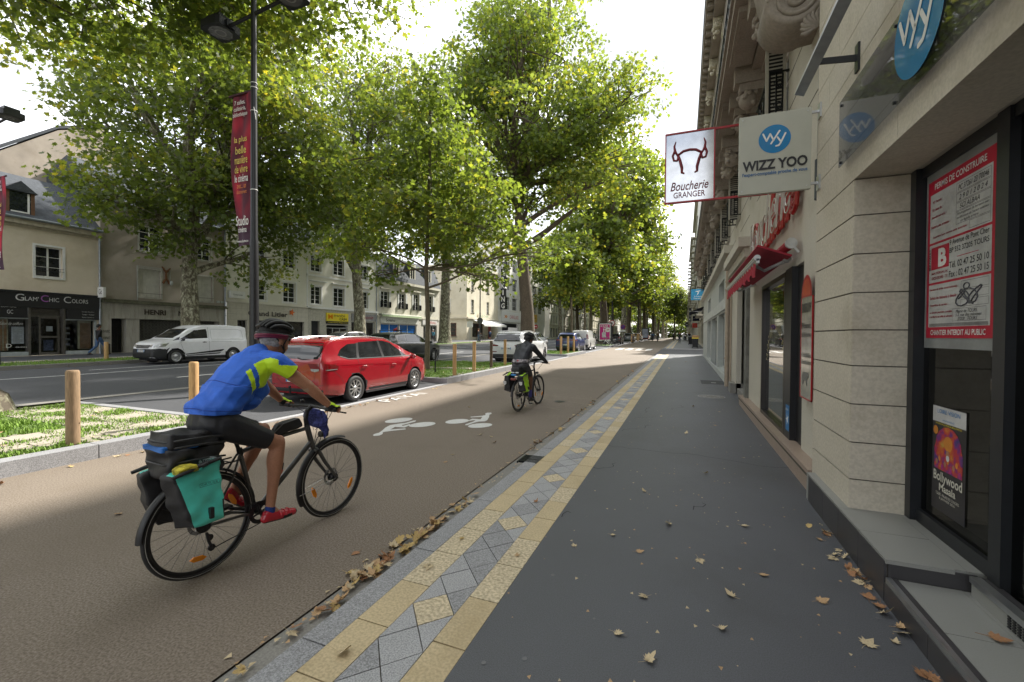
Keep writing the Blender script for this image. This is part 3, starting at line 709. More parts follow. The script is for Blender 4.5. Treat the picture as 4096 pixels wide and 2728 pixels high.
# continuous balcony
mb=MB(); mb.T=Mright(WX)
mb.box(-34,-5.55,6.42,6.56,-.3,.72,0); mb.box(-34,-5.5,6.56,6.62,-.3,.76,0)
mb.box(-34,-5.6,6.30,6.415,-.3,.30,0); mb.box(-34,-5.6,6.22,6.295,-.3,.16,0)
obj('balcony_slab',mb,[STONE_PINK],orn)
def volute(mb,yc,zc,x_wall,proj,h,wid,mi=0):
    """S-scroll console profile in the (w,v) plane extruded along u"""
    pts=[]
    for i in range(24):
        a=PI*.5-i/23*2*PI*.9; r=proj*.42*(1-.018*i); pts.append((proj*.52+r*math.cos(a),h-proj*.45+r*math.sin(a)))
    base=[(0,h),(proj,h),(proj,h-.07*1)]
    out=[(0,h),(proj*.98,h)]
    for i in range(11):
        a=R(60)-i/10*R(200); out.append((proj*.55+proj*.42*math.cos(a),h-proj*.46+proj*.42*math.sin(a)))
    out+=[(proj*.2,h-proj*1.1),(proj*.28,h*.15),(proj*.12,0),(0,0)]
    mb.prism([(yc,zc+v,w) for w,v in out],(wid,0,0),mi)
    for side in (yc-.004,yc+wid+.004):
        sp=[(side,zc+h-proj*.46+ (proj*.36*(1-i/40))*math.sin(i*.42),proj*.55+(proj*.36*(1-i/40))*math.cos(i*.42)) for i in range(38)]
        mb.tube(sp,.022,6,mi=mi)
i=0
for y in WY:
    for yy in (y-.42,y+1.45):
        mb=MB(); mb.T=Mright(WX); mb.box(-(yy+.14),-(yy-.14),6.12,6.415,0,.56); mb.box(-(yy+.11),-(yy-.11),5.98,6.118,0,.48); mb.ell((-yy,5.86,.34),(.13,.17,.15),14,10,None,True)
        for k in range(14):
            a=rnd.uniform(0,6.28); a2=rnd.uniform(0,6.28); mb.ell((-yy+.12*math.cos(a2),5.74+rnd.uniform(0,.3),.34+.14*math.sin(a2)),(.04,.05,.045),8,6)
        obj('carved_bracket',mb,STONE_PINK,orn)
    for yy in (y+.5,):
        mb=MB(); mb.T=Mright(WX); mb.box(-(yy+.7),-(yy-.7),6.34,6.418,.32,.66,0); mb.box(-(yy+.55),-(yy-.55),6.33,6.36,.36,.62,1); obj('coffer',mb,[STONE_PINK,STONE_PINK],orn)
# big scroll console over the party wall
mb=MB(); mb.T=Mright(WX)
M=Matrix.Translation((0,0,0))
out=[]
cw,cv=.27,5.36; 
mb.lathe([(.0,.02),(.06,.03),(.10,0),(.14,.035),(.18,0),(.24,.035),(.285,.01),(.285,-.52),(0,-.52)],(-5.5,cv,cw),'x',40)
mb.prism([(-6.0,cv-.25,0),(-6.0,cv-.27,.2),(-6.0,cv,.5),(-6.0,cv+.5,.62),(-6.0,cv+.8,.66),(-6.0,cv+.8,0)],(.46,0,0))
sp=[(-6.045+ .5*0,cv+(.25*(1-i/42))*math.sin(i*.38),cw+(.25*(1-i/42))*math.cos(i*.38)) for i in range(40)]; mb.tube([(-5.49,b,c) for a,b,c in sp],.026,8)
for k in range(7):
    a=k/6*1.9-.5; mb.tube([(-5.50,cv-.36,.05),(-5.49,cv-.36+.13*math.sin(a),.05+.13*math.cos(a)),(-5.49,cv-.36+.19*math.sin(a+.2),.05+.17*math.cos(a+.2))],[.012,.028,.014],6)
obj('scroll_console',mb,mat('dull_brown_stone',(.27,.235,.195),.9,var=.2,scale=4,fine=.15,fscale=30,stain=.25),orn)  # scroll in an even, darker brown-grey stone
# cornice with modillions and acanthus brackets
mb=MB(); mb.T=Mright(WX); mb.box(-34,-5.3,14.6,14.95,-.5,.68,0); mb.box(-34,-5.3,14.3,14.595,-.5,.40,0); mb.box(-34,-5.3,13.3,14.295,-.5,.04,0); mb.box(-34,-5.4,14.95,15.05,-.5,.72,1)
u=-34
while u<-5.5: mb.box(u,u+.16,14.42,14.598,.41,.62,0); u+=.55
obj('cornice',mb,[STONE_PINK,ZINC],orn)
u=-33
while u<-6:
    mb=MB(); mb.T=Mright(WX); volute(mb,u,13.55,0,.42,.74,.3)
    for k in range(10): mb.ell((u+.15+rnd.uniform(-.1,.1),13.6+rnd.uniform(0,.5),.28+rnd.uniform(-.08,.12)),(.06,.07,.06),8,6)
    obj('cornice_bracket',mb,mat('pale_carved_stone',(.52,.48,.38),.9,var=.15,scale=3),orn); u+=2.75
mb=MB(); mb.add([(.9,5.3,15.05),(4.2,5.3,18.2),(4.2,34,18.2),(.9,34,15.05),(.9,5.3,15),(12,5.3,15),(12,34,15),(.9,34,15),(12,5.3,18.2),(12,34,18.2)],[(0,1,2,3),(1,8,9,2),(0,4,5,8,1),(3,2,9,6,7)]); obj('roof',mb,SLATE,orn)
mb=MB(); mb.box(1.95,12,5.21,34,.1,15); obj('rear_wall',mb,STONE2,orn)
# iron railings
def railing(parent,y0,y1,x,z0,z1,ends=True,step=.13,name='railing',xw=None,curls=True):
    mb=MB(); mb.box(x-.018,x+.018,y0,y1,z1-.03,z1); mb.box(x-.012,x+.012,y0,y1,z0,z0+.03); mb.box(x-.01,x+.01,y0,y1,z0+(z1-z0)*.80,z0+(z1-z0)*.80+.015)
    y=y0;h=z1-z0;k=0
    while y<=y1+.001:
        if k%4==0: mb.box(x-.012,x+.012,y-.012,y+.012,z0,z1)
        elif curls:
            p=[(x,y+.05*math.sin(t/9*2*PI)*(1 if k%2 else -1),z0+.03+(h*.76)*t/9) for t in range(10)]; mb.tube(p,.009,4,False)
            mb.tube([(x,y+.032*math.cos(a/6*2*PI),z0+h*.45+.05*math.sin(a/6*2*PI)) for a in range(7)],.007,4,False)
        else: mb.box(x-.008,x+.008,y-.008,y+.008,z0,z1)
        y+=step;k+=1
    if ends and xw:
        for yy in (y0,y1):
            mb.box(x,xw,yy-.012,yy+.012,z1-.03,z1); mb.box(x,xw,yy-.01,yy+.01,z0,z0+.03)
            n=3
            for i in range(1,n):
                xx=x+(xw-x)*i/n; mb.box(xx-.01,xx+.01,yy-.01,yy+.01,z0,z1)
            for zc in (z0+h*.22,z0+h*.72):
                for s in (-1,1): mb.tube([(x+(xw-x)*.5+s*(.02+.05*math.cos(a/8*5)),yy,zc+.055*math.sin(a/8*5)) for a in range(9)],.009,5,False)
    return obj(name,mb,IRON,parent)
railing(orn,5.6,33.8,.66,6.62,7.55,True,.14,xw=WX)
for y in WY: railing(orn,y-.05,y+1.1,WX-.24,4.86,5.48,True,.12,'window_railing',xw=WX)
# stepped block under window of the next bay + ledge
mb=MB(); mb.T=Mright(WX); mb.box(-13.6,-10.0,3.55,3.75,-.1,.32); mb.box(-13.5,-10.1,3.35,3.545,-.1,.2); mb.box(-34,-14.4,4.2,4.42,-.1,.25); obj('string_course',mb,STONE2,orn)
# butcher's shop front
mb=MB(); mb.box(1.30,1.42,6.98,7.05,.33,2.6); mb.box(1.30,1.42,8.86,8.93,.33,2.6); mb.box(1.30,1.42,7.05,8.86,.33,.40); mb.box(1.30,1.42,7.05,8.86,2.53,2.6)
f=obj('shop_frame',mb,mat('brown_black_frame',(.02,.016,.013),.35),orn)
mb=MB(); mb.quad((1.36,7.05,.4),(1.36,8.86,.4),(1.36,8.86,2.53),(1.36,7.05,2.53)); obj('pane',mb,mat('mirror_glass',(.02,.022,.024),.015,spec=1.0,coat=1),f)
mb=MB(); cxx,czz,rr=7.95,1.15,.72
sx='TRADITION · SAVOIR-FAIRE'
for i,ch in enumerate(sx):
    if ch==' ': continue
    a=PI*(.93-.86*i/(len(sx)-1)); yy=cxx-rr*math.cos(a)*-1*-1; zz=czz+rr*math.sin(a)
    yy=cxx - rr*math.cos(a)*(-1)*(-1)
    M=Matrix.Translation((1.355,cxx-rr*math.cos(a)*1.0*(1),zz))
    # viewer's right is -y
    M=Matrix.Translation((1.354,cxx-rr*(math.cos(a)),zz))@Matrix.Rotation(-(a-PI/2)*-1*-1,4,'X')@basis((0,0,0),(-1,0,0))
    tmb(mb,ch,M,.05 if ch not in '·-I' else .02,.12 if ch not in '·-' else .02)
obj('lettering',mb,mat('gold_letters',(.55,.48,.25),.5),f)
mb=MB(); mb.box(1.37,1.4,6.18,6.95,.33,2.6); mb.box(1.30,1.37,6.60,6.97,.33,2.62); obj('door_panel',mb,BLACK,orn)
mb=MB(); M=basis((1.298,6.72,.62),(-1,0,0)); rectm(mb,M,-.1,.1,-.17,.17,0,0); M.translation.x-=.001; polym(mb,M,[(.0+.09*math.cos(a)*(1 if i%2 else .35),-.02+.09*math.sin(a)*(1 if i%2 else .35)) for i,a in enumerate([2*PI*j/10 for j in range(10)])],0,1); tmb(mb,'sodexo',basis((1.296,6.72,.74),(-1,0,0)),.16,.04,mi=1); obj('sticker',mb,[BLUEP,WHITE],orn)
mb=MB(); mb.box(1.19,1.42,5.2,11.3,.30,.345); mb.box(1.21,1.42,5.2,11.3,.0,.30); mb.box(1.2,1.21,5.22,11.3,.26,.30,1)
obj('stone_step',mb,[mat('pink_marble',(.33,.25,.20),.4,var=.12,scale=5,fine=.15,fscale=60),JOINT],orn)
mb=MB(); mb.box(1.36,1.9,10.75,13.2,.05,.3); mb.box(1.55,1.6,10.75,13.2,.1,3.3,1); mb.box(1.2,1.5,13.2,13.8,.1,.42,2); mb.box(1.27,1.36,10.75,11.05,.3,3.3,3); obj('old_doorway',mb,[CONC,GLASSD,CONC,mat('grey_cement',(.16,.16,.145),.95,var=.2,stain=.3)],orn)
rg=MB(); rg.T=None; rg.cyl((1.25,14.85,.12),(1.25,14.85,4.2),.07,14); 
for z in (1.0,2.4,3.1,3.35): rg.cyl((1.25,14.85,z),(1.25,14.85,z+.06),.085,14)
rg.cyl((1.30,14.55,.12),(1.30,14.55,4.2),.018,8); rg.cyl((1.31,14.45,.12),(1.31,14.45,3.6),.014,8)
obj('rain_pipe',rg,mat('ochre_pipe',(.36,.29,.22),.6,var=.1),orn)
mb=MB(); mb.T=Mright(WX)
mb.box(-5.24,-5.18,.36,4.1,-.02,.012); obj('party_joint',mb,mat('party_grey',(.10,.09,.08),.9),orn)
rg=MB(); rg.cyl((1.27,5.24,3.2),(1.27,5.24,6.4),.035,12); rg.cyl((1.27,5.24,3.1),(1.27,5.24,3.5),.055,12); obj('rain_pipe',rg,mat('zinc_dark',(.12,.13,.15),.5,metal=.5),orn)
# light grey shop further along
mb=MB(); mb.T=Mright(1.30)
hs=[(-19.6,-16.6,.45,2.55),(-19.4,-16.9,3.05,3.75),(-24.2,-20.4,.2,2.55),(-28.4,-24.8,.45,2.55),(-27.9,-25.2,3.05,3.75)]
wall(mb,-34,-15.2,.1,4.2,hs,0,.28); mb.box(-34,-33.98,.1,4.2,-.6,-.002)
obj('shop_wall',mb,LGREY,orn)
for h in hs:
    window(Mright(1.30),h[0],h[1],h[2],h[3],-.2,orn,fm=LGREY,cols=2 if h[3]<3 else 3,rows=1,sill=False,name='shop_window')
mb=MB(); mb.T=Mright(1.30); mb.box(-33,-15.2,.1,.42,.003,.03); mb.box(-33,-15.2,2.62,2.95,.003,.05); obj('shop_trim',mb,mat('pale_trim',(.48,.50,.48),.6),orn)
# neon script letters
nl=thing('neon_lettering','big red script neon letters reading Boucherie above the butcher awning','sign',(1.3,8,3.5))
M=basis((1.30,8.02,3.56),(-1,0,0),(0,.05,1))
mb=MB(); tmb(mb,'Boucherie',M,3.7,.78,shear=.35,neon=.032,depth=.03); obj('red_letters',mb,mat('neon_red_case',(.34,.012,.01),.35,var=.2,scale=9),nl)
mb=MB(); tmb(mb,'Boucherie',Matrix.Translation((-.07,0,.0))@M,3.6,.72,shear=.35,neon=.010,depth=.03); obj('glass_tube',mb,mat('neon_tube_glass',(.50,.48,.44),.15,spec=.8),nl)
# awning
aw=thing('awning','half open red fabric awning with grey roller over the butcher window','awning',(1.25,8,2.9))
mb=MB(); mb.cyl((1.22,6.28,2.86),(1.22,10.2,2.86),.06,16,mi=0); mb.obox((1.05,8.24,2.79),(.19,0,-.075),(0,1.93,0),(.004,0,.012),1)
obj('fabric',mb,[mat('awning_red',(.30,.012,.03),.8,var=.1),mat('awning_red',(.3,.01,.03))],aw)
mb=MB(); mb.cyl((.86,6.3,2.71),(.86,10.2,2.71),.038,14); mb.box(.85,.885,6.3,10.2,2.64,2.70)
obj('front_bar',mb,ALU,aw)
mb=MB(); vs=[];n=60
for i in range(n+1):
    y=6.32+3.86*i/n; vs+=[(.85+.008*math.sin(i*1.7),y,2.66),(.84+.012*math.sin(i*1.7),y,2.50-.03*math.sin(i*.9))]
mb.add(vs,[(2*i,2*i+1,2*i+3,2*i+2) for i in range(n)],0); obj('valance',mb,MATS['awning_red'],aw)
for y in (6.6,9.6): mb=MB(); mb.tube([(1.28,y,2.72),(1.05,y+.45,2.64),(.87,y+.1,2.68)],.024,8); mb.cyl((1.26,y,2.72),(1.20,y,2.72),.05,12); obj('folding_arm',mb,mat('white_metal',(.45,.45,.44),.4),aw)
mb=MB(); mb.cyl((1.22,6.24,2.86),(1.22,6.28,2.86),.066,18); mb.tube([(1.3,6.25,2.74),(1.26,6.25,2.8),(1.22,6.25,2.86)],.018,8)
obj('end_bracket',mb,mat('white_metal',(.45,.45,.44),.4),aw)
# butcher's hanging sign, projecting
gs=thing('projecting_sign','red framed mirror butcher sign with bull horns reading Boucherie GRANGER','sign',(1.3,8,4.6))
MIR=mat('polished_panel',(.55,.56,.58),.10,metal=.85,var=.12,scale=3)
def gf(mb):
    y=8.0
    for a,b,c,d in ((-.34,.45,3.985,4.01),(-.34,.45,5.165,5.19),(-.34,-.32,4.01,5.165),(.43,.45,4.01,5.165)): mb.box(a,b,y-.03,y+.03,c,d)
    for z in (4.0,5.17): mb.box(.45,1.34,y-.02,y+.02,z-.015,z+.015)
mb=MB(); gf(mb); obj('frame',mb,REDP,gs)
mb=MB(); mb.box(-.32,.43,7.985,8.015,4.01,5.165); obj('panel',mb,MIR,gs)
DKR=mat('dark_red_letters',(.14,.008,.015),.4)
mb=MB(); M=basis((.055,7.975,4.6),(0,-1,0)); tmb(mb,'Boucherie',basis((.055,7.984,4.27),(0,-1,0)),.60,.15,mi=0,shear=.3,bold=.01); tmb(mb,'GRANGER',basis((.055,7.984,4.12),(0,-1,0)),.50,.10,mi=0,bold=.01)
obj('lettering',mb,DKR,gs)
mb=MB()
for s in (-1,1):
    p=[(.055+s*x,7.975,4.6+z) for x,z in ((.22,.44),(.245,.36),(.235,.28),(.19,.2),(.1,.26),(0,.275))]; mb.tube(p,[.006,.016,.022,.022,.020,.020],8)
    p=[(.055+s*x,7.975,4.6+z) for x,z in ((.235,.28),(.27,.2),(.25,.12),(.2,.11),(.18,.17),(.19,.22),(.15,.1),(.12,-.02),(.12,-.1),(.08,-.12))]; mb.tube(p,[.02,.018,.018,.018,.018,.02,.024,.024,.02,.012],8)
obj('bull_horns',mb,mat('dark_red_relief',(.20,.01,.02),.35),gs)
# framed price board beside the door
bb=thing('menu_board','tall clear board headed BŒUF with red arched top on the butcher wall','board',(1.3,5.85,1.7))
mb=MB()
y0,y1=5.5,5.98
for a,b,c,d in ((y0,y0+.012,1.0,2.15),(y1-.012,y1,1.0,2.15),(y0,y1,1.0,1.012)): mb.box(1.275,1.29,a,b,c,d)
obj('frame',mb,REDP,bb)
mb=MB(); mb.box(1.28,1.286,y0+.012,y1-.012,1.012,2.15); obj('clear_sheet',mb,mat('acrylic_cream',(.36,.34,.29),.15,spec=.8),bb)
mb=MB(); M=basis((1.275,5.74,2.15),(-1,0,0)); polym(mb,M,[(-.22,0)]+[(-.22*math.cos(a/14*PI),.25*math.sin(a/14*PI)) for a in range(15)][::1]+[(.22,0)],0,0); polym(mb,Matrix.Translation((-.001,0,0))@M,[(-.17,.02)]+[(-.17*math.cos(a/14*PI),.02+.19*math.sin(a/14*PI)) for a in range(15)]+[(.17,.02)],0,1)
obj('arched_top',mb,[REDP,mat('orange_red',(.45,.06,.02),.4)],bb)
mb=MB()
for s,z,h,mi in (('BŒUF',2.03,.09,0),('Porc',1.83,.06,0),('de Touraine',1.73,.05,0),('Volailles',1.5,.05,1),('fermières',1.42,.05,1)): tmb(mb,s,basis((1.276,5.74,z),(-1,0,0)),.38,h*1.15,mi=mi,bold=.03)
obj('lettering',mb,[BLACK,mat('grey_letters',(.15,.15,.14),.6)],bb)
mb=MB()
for s in (-1,1): mb.T=basis((1.277,5.74,1.16),(-1,0,0)); 
mb.prism([(x,y,0) for x,y in ((-.12,0),(-.10,.0),(-.09,.05),(.03,.05),(.04,0),(.06,0),(.06,.07),(.12,.1),(.1,.15),(-.1,.14),(-.14,.1))],(0,0,.003)); obj('bull_shape',mb,MATS['grey_letters'],bb)

# ---- far block beyond the side street
FB=1.95
def rbuild(name,label,y0,y1,zt,wm_,X,nf,fh,step,z0=.6,gh=3.6,roofh=2.5,bal=True,roofm=None,gable=None):
    t=thing(name,label,'building',(X,(y0+y1)/2,.6))
    mb=MB(); mb.T=Mright(X); hs=[]; n=int((y1-y0)/step); a0=y0+((y1-y0)-n*step)/2
    for f in range(nf):
        for i in range(n):
            c=a0+step*(i+.5); hs.append((-(c+.5),-(c-.5),gh+fh*f+.5,gh+fh*f+fh-.45))
    hg=[(-(a0+step*(i+.5)+step*.36),-(a0+step*(i+.5)-step*.36),.85,gh-.5) for i in range(n)]
    wall(mb,-y1,-y0,z0-.5,zt,hs+hg,0,.25); mb.T=None
    mb.add([(X,y0,0),(X+14,y0,0),(X+14,y0,zt),(X,y0,zt),(X,y1,0),(X+14,y1,0),(X+14,y1,zt),(X,y1,zt)],[(0,1,2,3),(5,4,7,6),(3,2,6,7)])
    obj('wall',mb,wm_,t)
    for h in hs+hg: window(Mright(X),h[0],h[1],h[2],h[3],-.18,t,sill=False,cols=2,rows=3 if h in hs else 1)
    mb=MB(); mb.T=Mright(X)
    for f in range(nf+1): mb.box(-y1,-y0,gh+fh*f,gh+fh*f+.18,.002,.14)
    mb.box(-y1,-y0,zt-.15,zt+.2,-.2,.45); obj('string_course',mb,STONE2,t)
    if roofh:
        mb=MB(); mb.add([(X-.1,y0,zt+.2),(X-.1,y1,zt+.2),(X+1.6,y0,zt+.2+roofh),(X+1.6,y1,zt+.2+roofh),(X+12,y0,zt+.2+roofh),(X+12,y1,zt+.2+roofh),(X+12,y0,zt),(X+12,y1,zt)],[(0,2,3,1),(2,4,5,3),(0,6,4,2),(1,3,5,7)]); obj('roof',mb,roofm or SLATE,t)
        for i in range(0,n,2):
            c=a0+step*(i+.5); mb=MB(); mb.T=Mright(X); mb.box(-(c+.6),-(c-.6),zt+.3,zt+roofh,-1.5,-.1,0); mb.box(-(c+.4),-(c-.4),zt+.5,zt+roofh-.3,-.1,-.08,1); mb.prism([(-(c+.75),zt+roofh,-1.6),(-(c-.75),zt+roofh,-1.6),(-c,zt+roofh+.5,-1.6)],(0,0,1.6),0); obj('dormer',mb,[ZINC,GLASS],t)
    if bal:
        for f in range(nf):
            for i in range(n):
                if (i+f)%2: continue
                c=a0+step*(i+.5); mb=MB(); mb.T=Mright(X); z=gh+fh*f+.2; mb.box(-(c+.9),-(c-.9),z,z+.15,.145,.75); 
                for q in range(12): mb.box(-(c+.88)+q*.155,-(c+.88)+q*.155+.02,z+.15,z+1.1,.70,.72,1)
                mb.box(-(c+.9),-(c-.9),z+1.1,z+1.14,.69,.74,1); obj('balcony',mb,[STONE2,IRON],t)
    return t
rbuild('house','pale stone house on the far corner with mansard roof and blue sign','',0,0,FB,0,0,1) if False else None
b1=rbuild('house','pale stone corner house past the side street with mansard roof and a dark awning',47,58,11.5,STONE2,FB,2,3.2,2.6)
b2=rbuild('house','narrow cream house with grey balconies between corner house and white gable block',58,70,13.5,CREAM,FB+.05,3,3.2,2.7)
b3=rbuild('apartment_building','tall block with blank white gable wall rising over the right roofs',70,92,22,WHITEW,FB-.2,5,3.2,3.0,roofh=0)
b4=rbuild('apartment_building','stacked balcony block with repeated white loggias far down the right side',92,118,21,WHITEW,FB-.5,5,3.2,2.6,roofh=0)
b5=rbuild('house','far cream house beyond the stacked balcony block on the right',118,150,14,CREAM,FB-.3,3,3.2,3.2)
b6=rbuild('house','last pale house on the right where the street vanishes into trees',150,230,15,STONE2,FB-.3,3,3.4,4)
# awnings, shop signs on the far block
def rawning(y0,y1,z,proj,m,lab):
    t=thing('awning',lab,'awning',(FB,(y0+y1)/2,z)); mb=MB()
    mb.add([(FB,y0,z),(FB,y1,z),(FB-proj,y1,z-.55),(FB-proj,y0,z-.55),(FB-proj,y0,z-.8),(FB-proj,y1,z-.8),(FB,y0,z-.03),(FB,y1,z-.03),(FB-proj,y1,z-.58),(FB-proj,y0,z-.58)],[(0,3,2,1),(3,4,5,2),(6,7,8,9)]); obj('fabric',mb,m,t)
    mb=MB(); mb.cyl((FB-.02,y0,z),(FB-.02,y1,z),.06,8); mb.cyl((FB,y0+.1,z-.5),(FB-proj,y0+.1,z-.55),.02,6); mb.cyl((FB,y1-.1,z-.5),(FB-proj,y1-.1,z-.55),.02,6); obj('roller',mb,ALU,t)
rawning(47.6,56.5,4.75,1.4,NAVY,'dark navy awning over the corner shop past the side street')
rawning(88,93,4.3,1.8,mat('ochre_fabric',(.45,.27,.05),.8),'ochre terrace awning far down the right pavement')
def psign(x0,x1,y,z0,z1,m,lab,txt=None,tm=None,th=.06,w=None):
    t=thing('projecting_sign',lab,'sign',((x0+x1)/2,y,z0)); mb=MB(); mb.box(x0,x1,y-th/2,y+th/2,z0,z1); obj('sign_board',mb,m,t)
    mb=MB(); mb.box(x1,FB+.05,y-.02,y+.02,z1-.1,z1-.06); mb.box(x1,FB+.05,y-.02,y+.02,z0+.06,z0+.1); obj('bracket',mb,DGREY,t)
    if txt:
        mb=MB()
        for s,cz,ww,hh in txt: tmb(mb,s,basis(((x0+x1)/2,y-th/2-.003,cz),(0,-1,0)),ww,hh)
        obj('lettering',mb,tm or WHITE,t)
    return t
SKYB=mat('sign_sky_blue',(.01,.22,.42),.5)
t=psign(.62,1.93,47.4,5.35,6.45,SKYB,'bright blue rectangular sign jutting out high on the corner house',[('la France',5.72,.7,.14),('Mutualiste',5.52,.8,.14)])
mb=MB(); M=basis((1.25,47.36,6.1),(0,-1,0)); polym(mb,M,[(-.2,.15),(.25,.2),(.25,.15),(.05,.1),(.1,-.05),(0,-.2),(-.1,-.22),(.0,-.05),(-.02,.08),(-.2,.08)][::-1],0); obj('emblem',mb,WHITE,t)
psign(.95,1.7,56.7,3.55,4.15,NAVY,'small navy shop sign hung below the dark awning',[('optique',3.85,.5,.12)])
psign(.65,1.0,69.5,3.9,5.9,BLACK,'tall black vertical HOTEL sign with yellow top',[('H',5.4,.2,.25),('O',5.0,.2,.25),('T',4.6,.2,.25),('E',4.2,.2,.25)])
psign(1.1,1.75,66,2.9,3.55,mat('sign_red_orange',(.5,.04,.02),.5),'red square shop sign with dark centre past the bins',[('O',3.22,.3,.3)],BLACK)
psign(.2,.7,80,3.3,4.1,BLACKM,'dark square sign beyond the vertical hotel sign',[('bar',3.7,.3,.2)])
# wheelie bins
def bin_(x,y,lid,lab,sc=1):
    t=thing('wheelie_bin',lab,'bin',(x,y,.1+gr(y)),0,'wheelie bins on the right pavement',sc)
    mb=MB(); mb.add([(-.25,-.3,.1),(.25,-.3,.1),(.25,.25,.1),(-.25,.25,.1),(-.3,-.38,1.0),(.3,-.38,1.0),(.3,.35,1.0),(-.3,.35,1.0)],[(0,3,2,1),(4,5,6,7),(0,1,5,4),(1,2,6,5),(2,3,7,6),(3,0,4,7)]); obj('body',mb,DGREY,t,True)
    mb=MB(); mb.prism([(-.32,-.4,1.0),(-.32,.4,1.0),(-.32,.38,1.1),(-.32,-.38,1.06)],(.64,0,0)); obj('lid',mb,lid,t,True)
    for s in (-.27,.27): mb=MB(); mb.cyl((s-.03,.25,.1),(s+.03,.25,.1),.1,14); obj('wheel',mb,RUBBER,t,True)
    return t
bin_(1.1,48.6,YELLOWP,'dark wheelie bin with yellow lid on the right pavement')
bin_(.85,61,DGREY,'dark wheelie bin with dark lid further along the right pavement')
bx=thing('cardboard_box','flattened brown cardboard box on top of the yellow lidded bin','box',(1.1,48.6,1.2+gr(48)+.03)); mb=MB(); mb.box(-.3,.35,-.25,.3,-.02,.12); mb.prism([(-.3,-.25,.12),(-.3,.1,.22),(-.3,.12,.2),(-.3,-.2,.1)],(.6,0,0)); obj('carton',mb,mat('cardboard',(.36,.23,.12),.9),bx,True)
# ---------------------------------------------------------------- left-hand side of the street: facades at x=-32.5
XF=-32.5; ML=Mleft(XF)
def trim(mb,u0,u1,v0,v1,t=.12,w0=.0,w1=.03):
    mb.box(u0-t,u0,v0-t,v1+t,w0,w1); mb.box(u1,u1+t,v0-t,v1+t,w0,w1); mb.box(u0,u1,v1,v1+t,w0,w1); mb.box(u0,u1,v0-t,v0,w0,w1+.03)
def lmass(mb,y0,y1,z0,zt,depth=11):
    mb.add([(XF-.3,y0,z0),(XF-depth,y0,z0),(XF-depth,y0,zt),(XF-.3,y0,zt),(XF-.3,y1,z0),(XF-depth,y1,z0),(XF-depth,y1,zt),(XF-.3,y1,zt)],[(0,3,2,1),(4,5,6,7),(3,7,6,2)])
    mb.add([(XF,y0,z0),(XF-.3,y0,z0),(XF-.3,y0,zt),(XF,y0,zt),(XF,y1,z0),(XF-.3,y1,z0),(XF-.3,y1,zt),(XF,y1,zt)],[(0,3,2,1),(4,5,6,7)])
def lroof(t,y0,y1,zt,h,run,m=None,ov=.25,depth=11,name='roof'):
    mb=MB(); a=.1
    mb.add([(XF+ov,y0+.003,zt),(XF+ov,y1-.003,zt),(XF-run,y1-.003,zt+h),(XF-run,y0+.003,zt+h),(XF-depth,y1-.003,zt+h*.3),(XF-depth,y0+.003,zt+h*.3),(XF-depth,y1-.003,zt-.1),(XF-depth,y0+.003,zt-.1),(XF+ov,y0+.003,zt-.12),(XF+ov,y1-.003,zt-.12)],[(0,1,2,3),(3,2,4,5),(0,3,5,7),(1,6,4,2),(8,9,1,0),(8,7,6,9)])
    return obj(name,mb,m or SLATE,t)
def gutter(t,y0,y1,z,x=XF+.3):
    mb=MB(); mb.cyl((x,y0+.01,z),(x,y1-.01,z),.07,8); obj('rain_gutter',mb,ZINC,t)
def downpipe(t,y,z0,z1,m=ZINC):
    mb=MB(); mb.cyl((XF+.1,y,z0),(XF+.1,y,z1),.055,10)
    for z in (z0+.8,z0+2.6,z1-.4): mb.cyl((XF+.1,y,z),(XF+.1,y,z+.06),.07,10)
    obj('rain_pipe',mb,m,t)
# --- 1: hairdresser
h1=thing('house','beige rendered house with slate roof above the black fronted hair salon','building',(XF,9,.4))
mb=MB(); mb.T=ML; wh=[(12.2,13.3,4.7,6.35),(7.6,8.7,4.7,6.35)]; shop=[(2.2,14.75,.42,3.0)]
wall(mb,1.8,15.0,0,7.35,wh+shop,0,.3); mb.T=None; lmass(mb,1.8,15.0,0,7.35); obj('wall',mb,RENDERB,h1)
mb=MB(); mb.T=ML; mb.box(1.8,15.0,7.35,7.62,-.3,.22); mb.box(1.8,15.0,7.2,7.345,.002,.08); obj('eaves_moulding',mb,mat('moulding_beige',(.42,.37,.29),.9),h1)
for w in wh:
    window(ML,*w,-.2,h1,cols=2,rows=3,sill=False)
    mb=MB(); mb.T=ML; trim(mb,*w,.11); obj('window_surround',mb,WHITE,h1)
    mb=MB(); mb.T=ML; mb.box(w[0]+.62,w[1]-.12,w[2]+.12,w[3]-.15,-.24,-.22); obj('curtain',mb,CURTAIN,h1)
    mb=MB(); mb.T=ML
    for z in (5.02,5.18): mb.box(w[0]-.05,w[1]+.05,z,z+.015,.05,.065)
    for i in range(5): mb.tube([(w[0]+.15+.2*i+.06*math.cos(a/6*2*PI),5.1+.06*math.sin(a/6*2*PI),.058) for a in range(7)],.008,4)
    obj('window_rail',mb,IRON,h1)
lroof(h1,1.8,15.0,7.72,3.0,3.4); gutter(h1,1.8,15.0,7.66)
mb=MB(); X=XF
mb.box(X-1.3,X-.05,11.15,12.15,7.8,9.05,0); mb.prism([(X-1.5,11.0,9.05),(X-1.5,12.3,9.05),(X-1.5,11.65,9.6)],(1.6,0,0),0); mb.box(X-.05,X-.0,11.1,11.25,7.85,9.1,1); mb.box(X-.05,X-.0,12.05,12.2,7.85,9.1,1); mb.prism([(X,11.0,9.06),(X,12.3,9.06),(X,11.65,9.6)],(.05,0,0),1); mb.box(X-.03,X-.01,11.25,12.05,7.95,9.0,2); mb.box(X-.02,X+.01,11.3,12.0,7.95,8.02,3); mb.box(X-.02,X+.005,11.92,12.0,8.02,9.0,3)
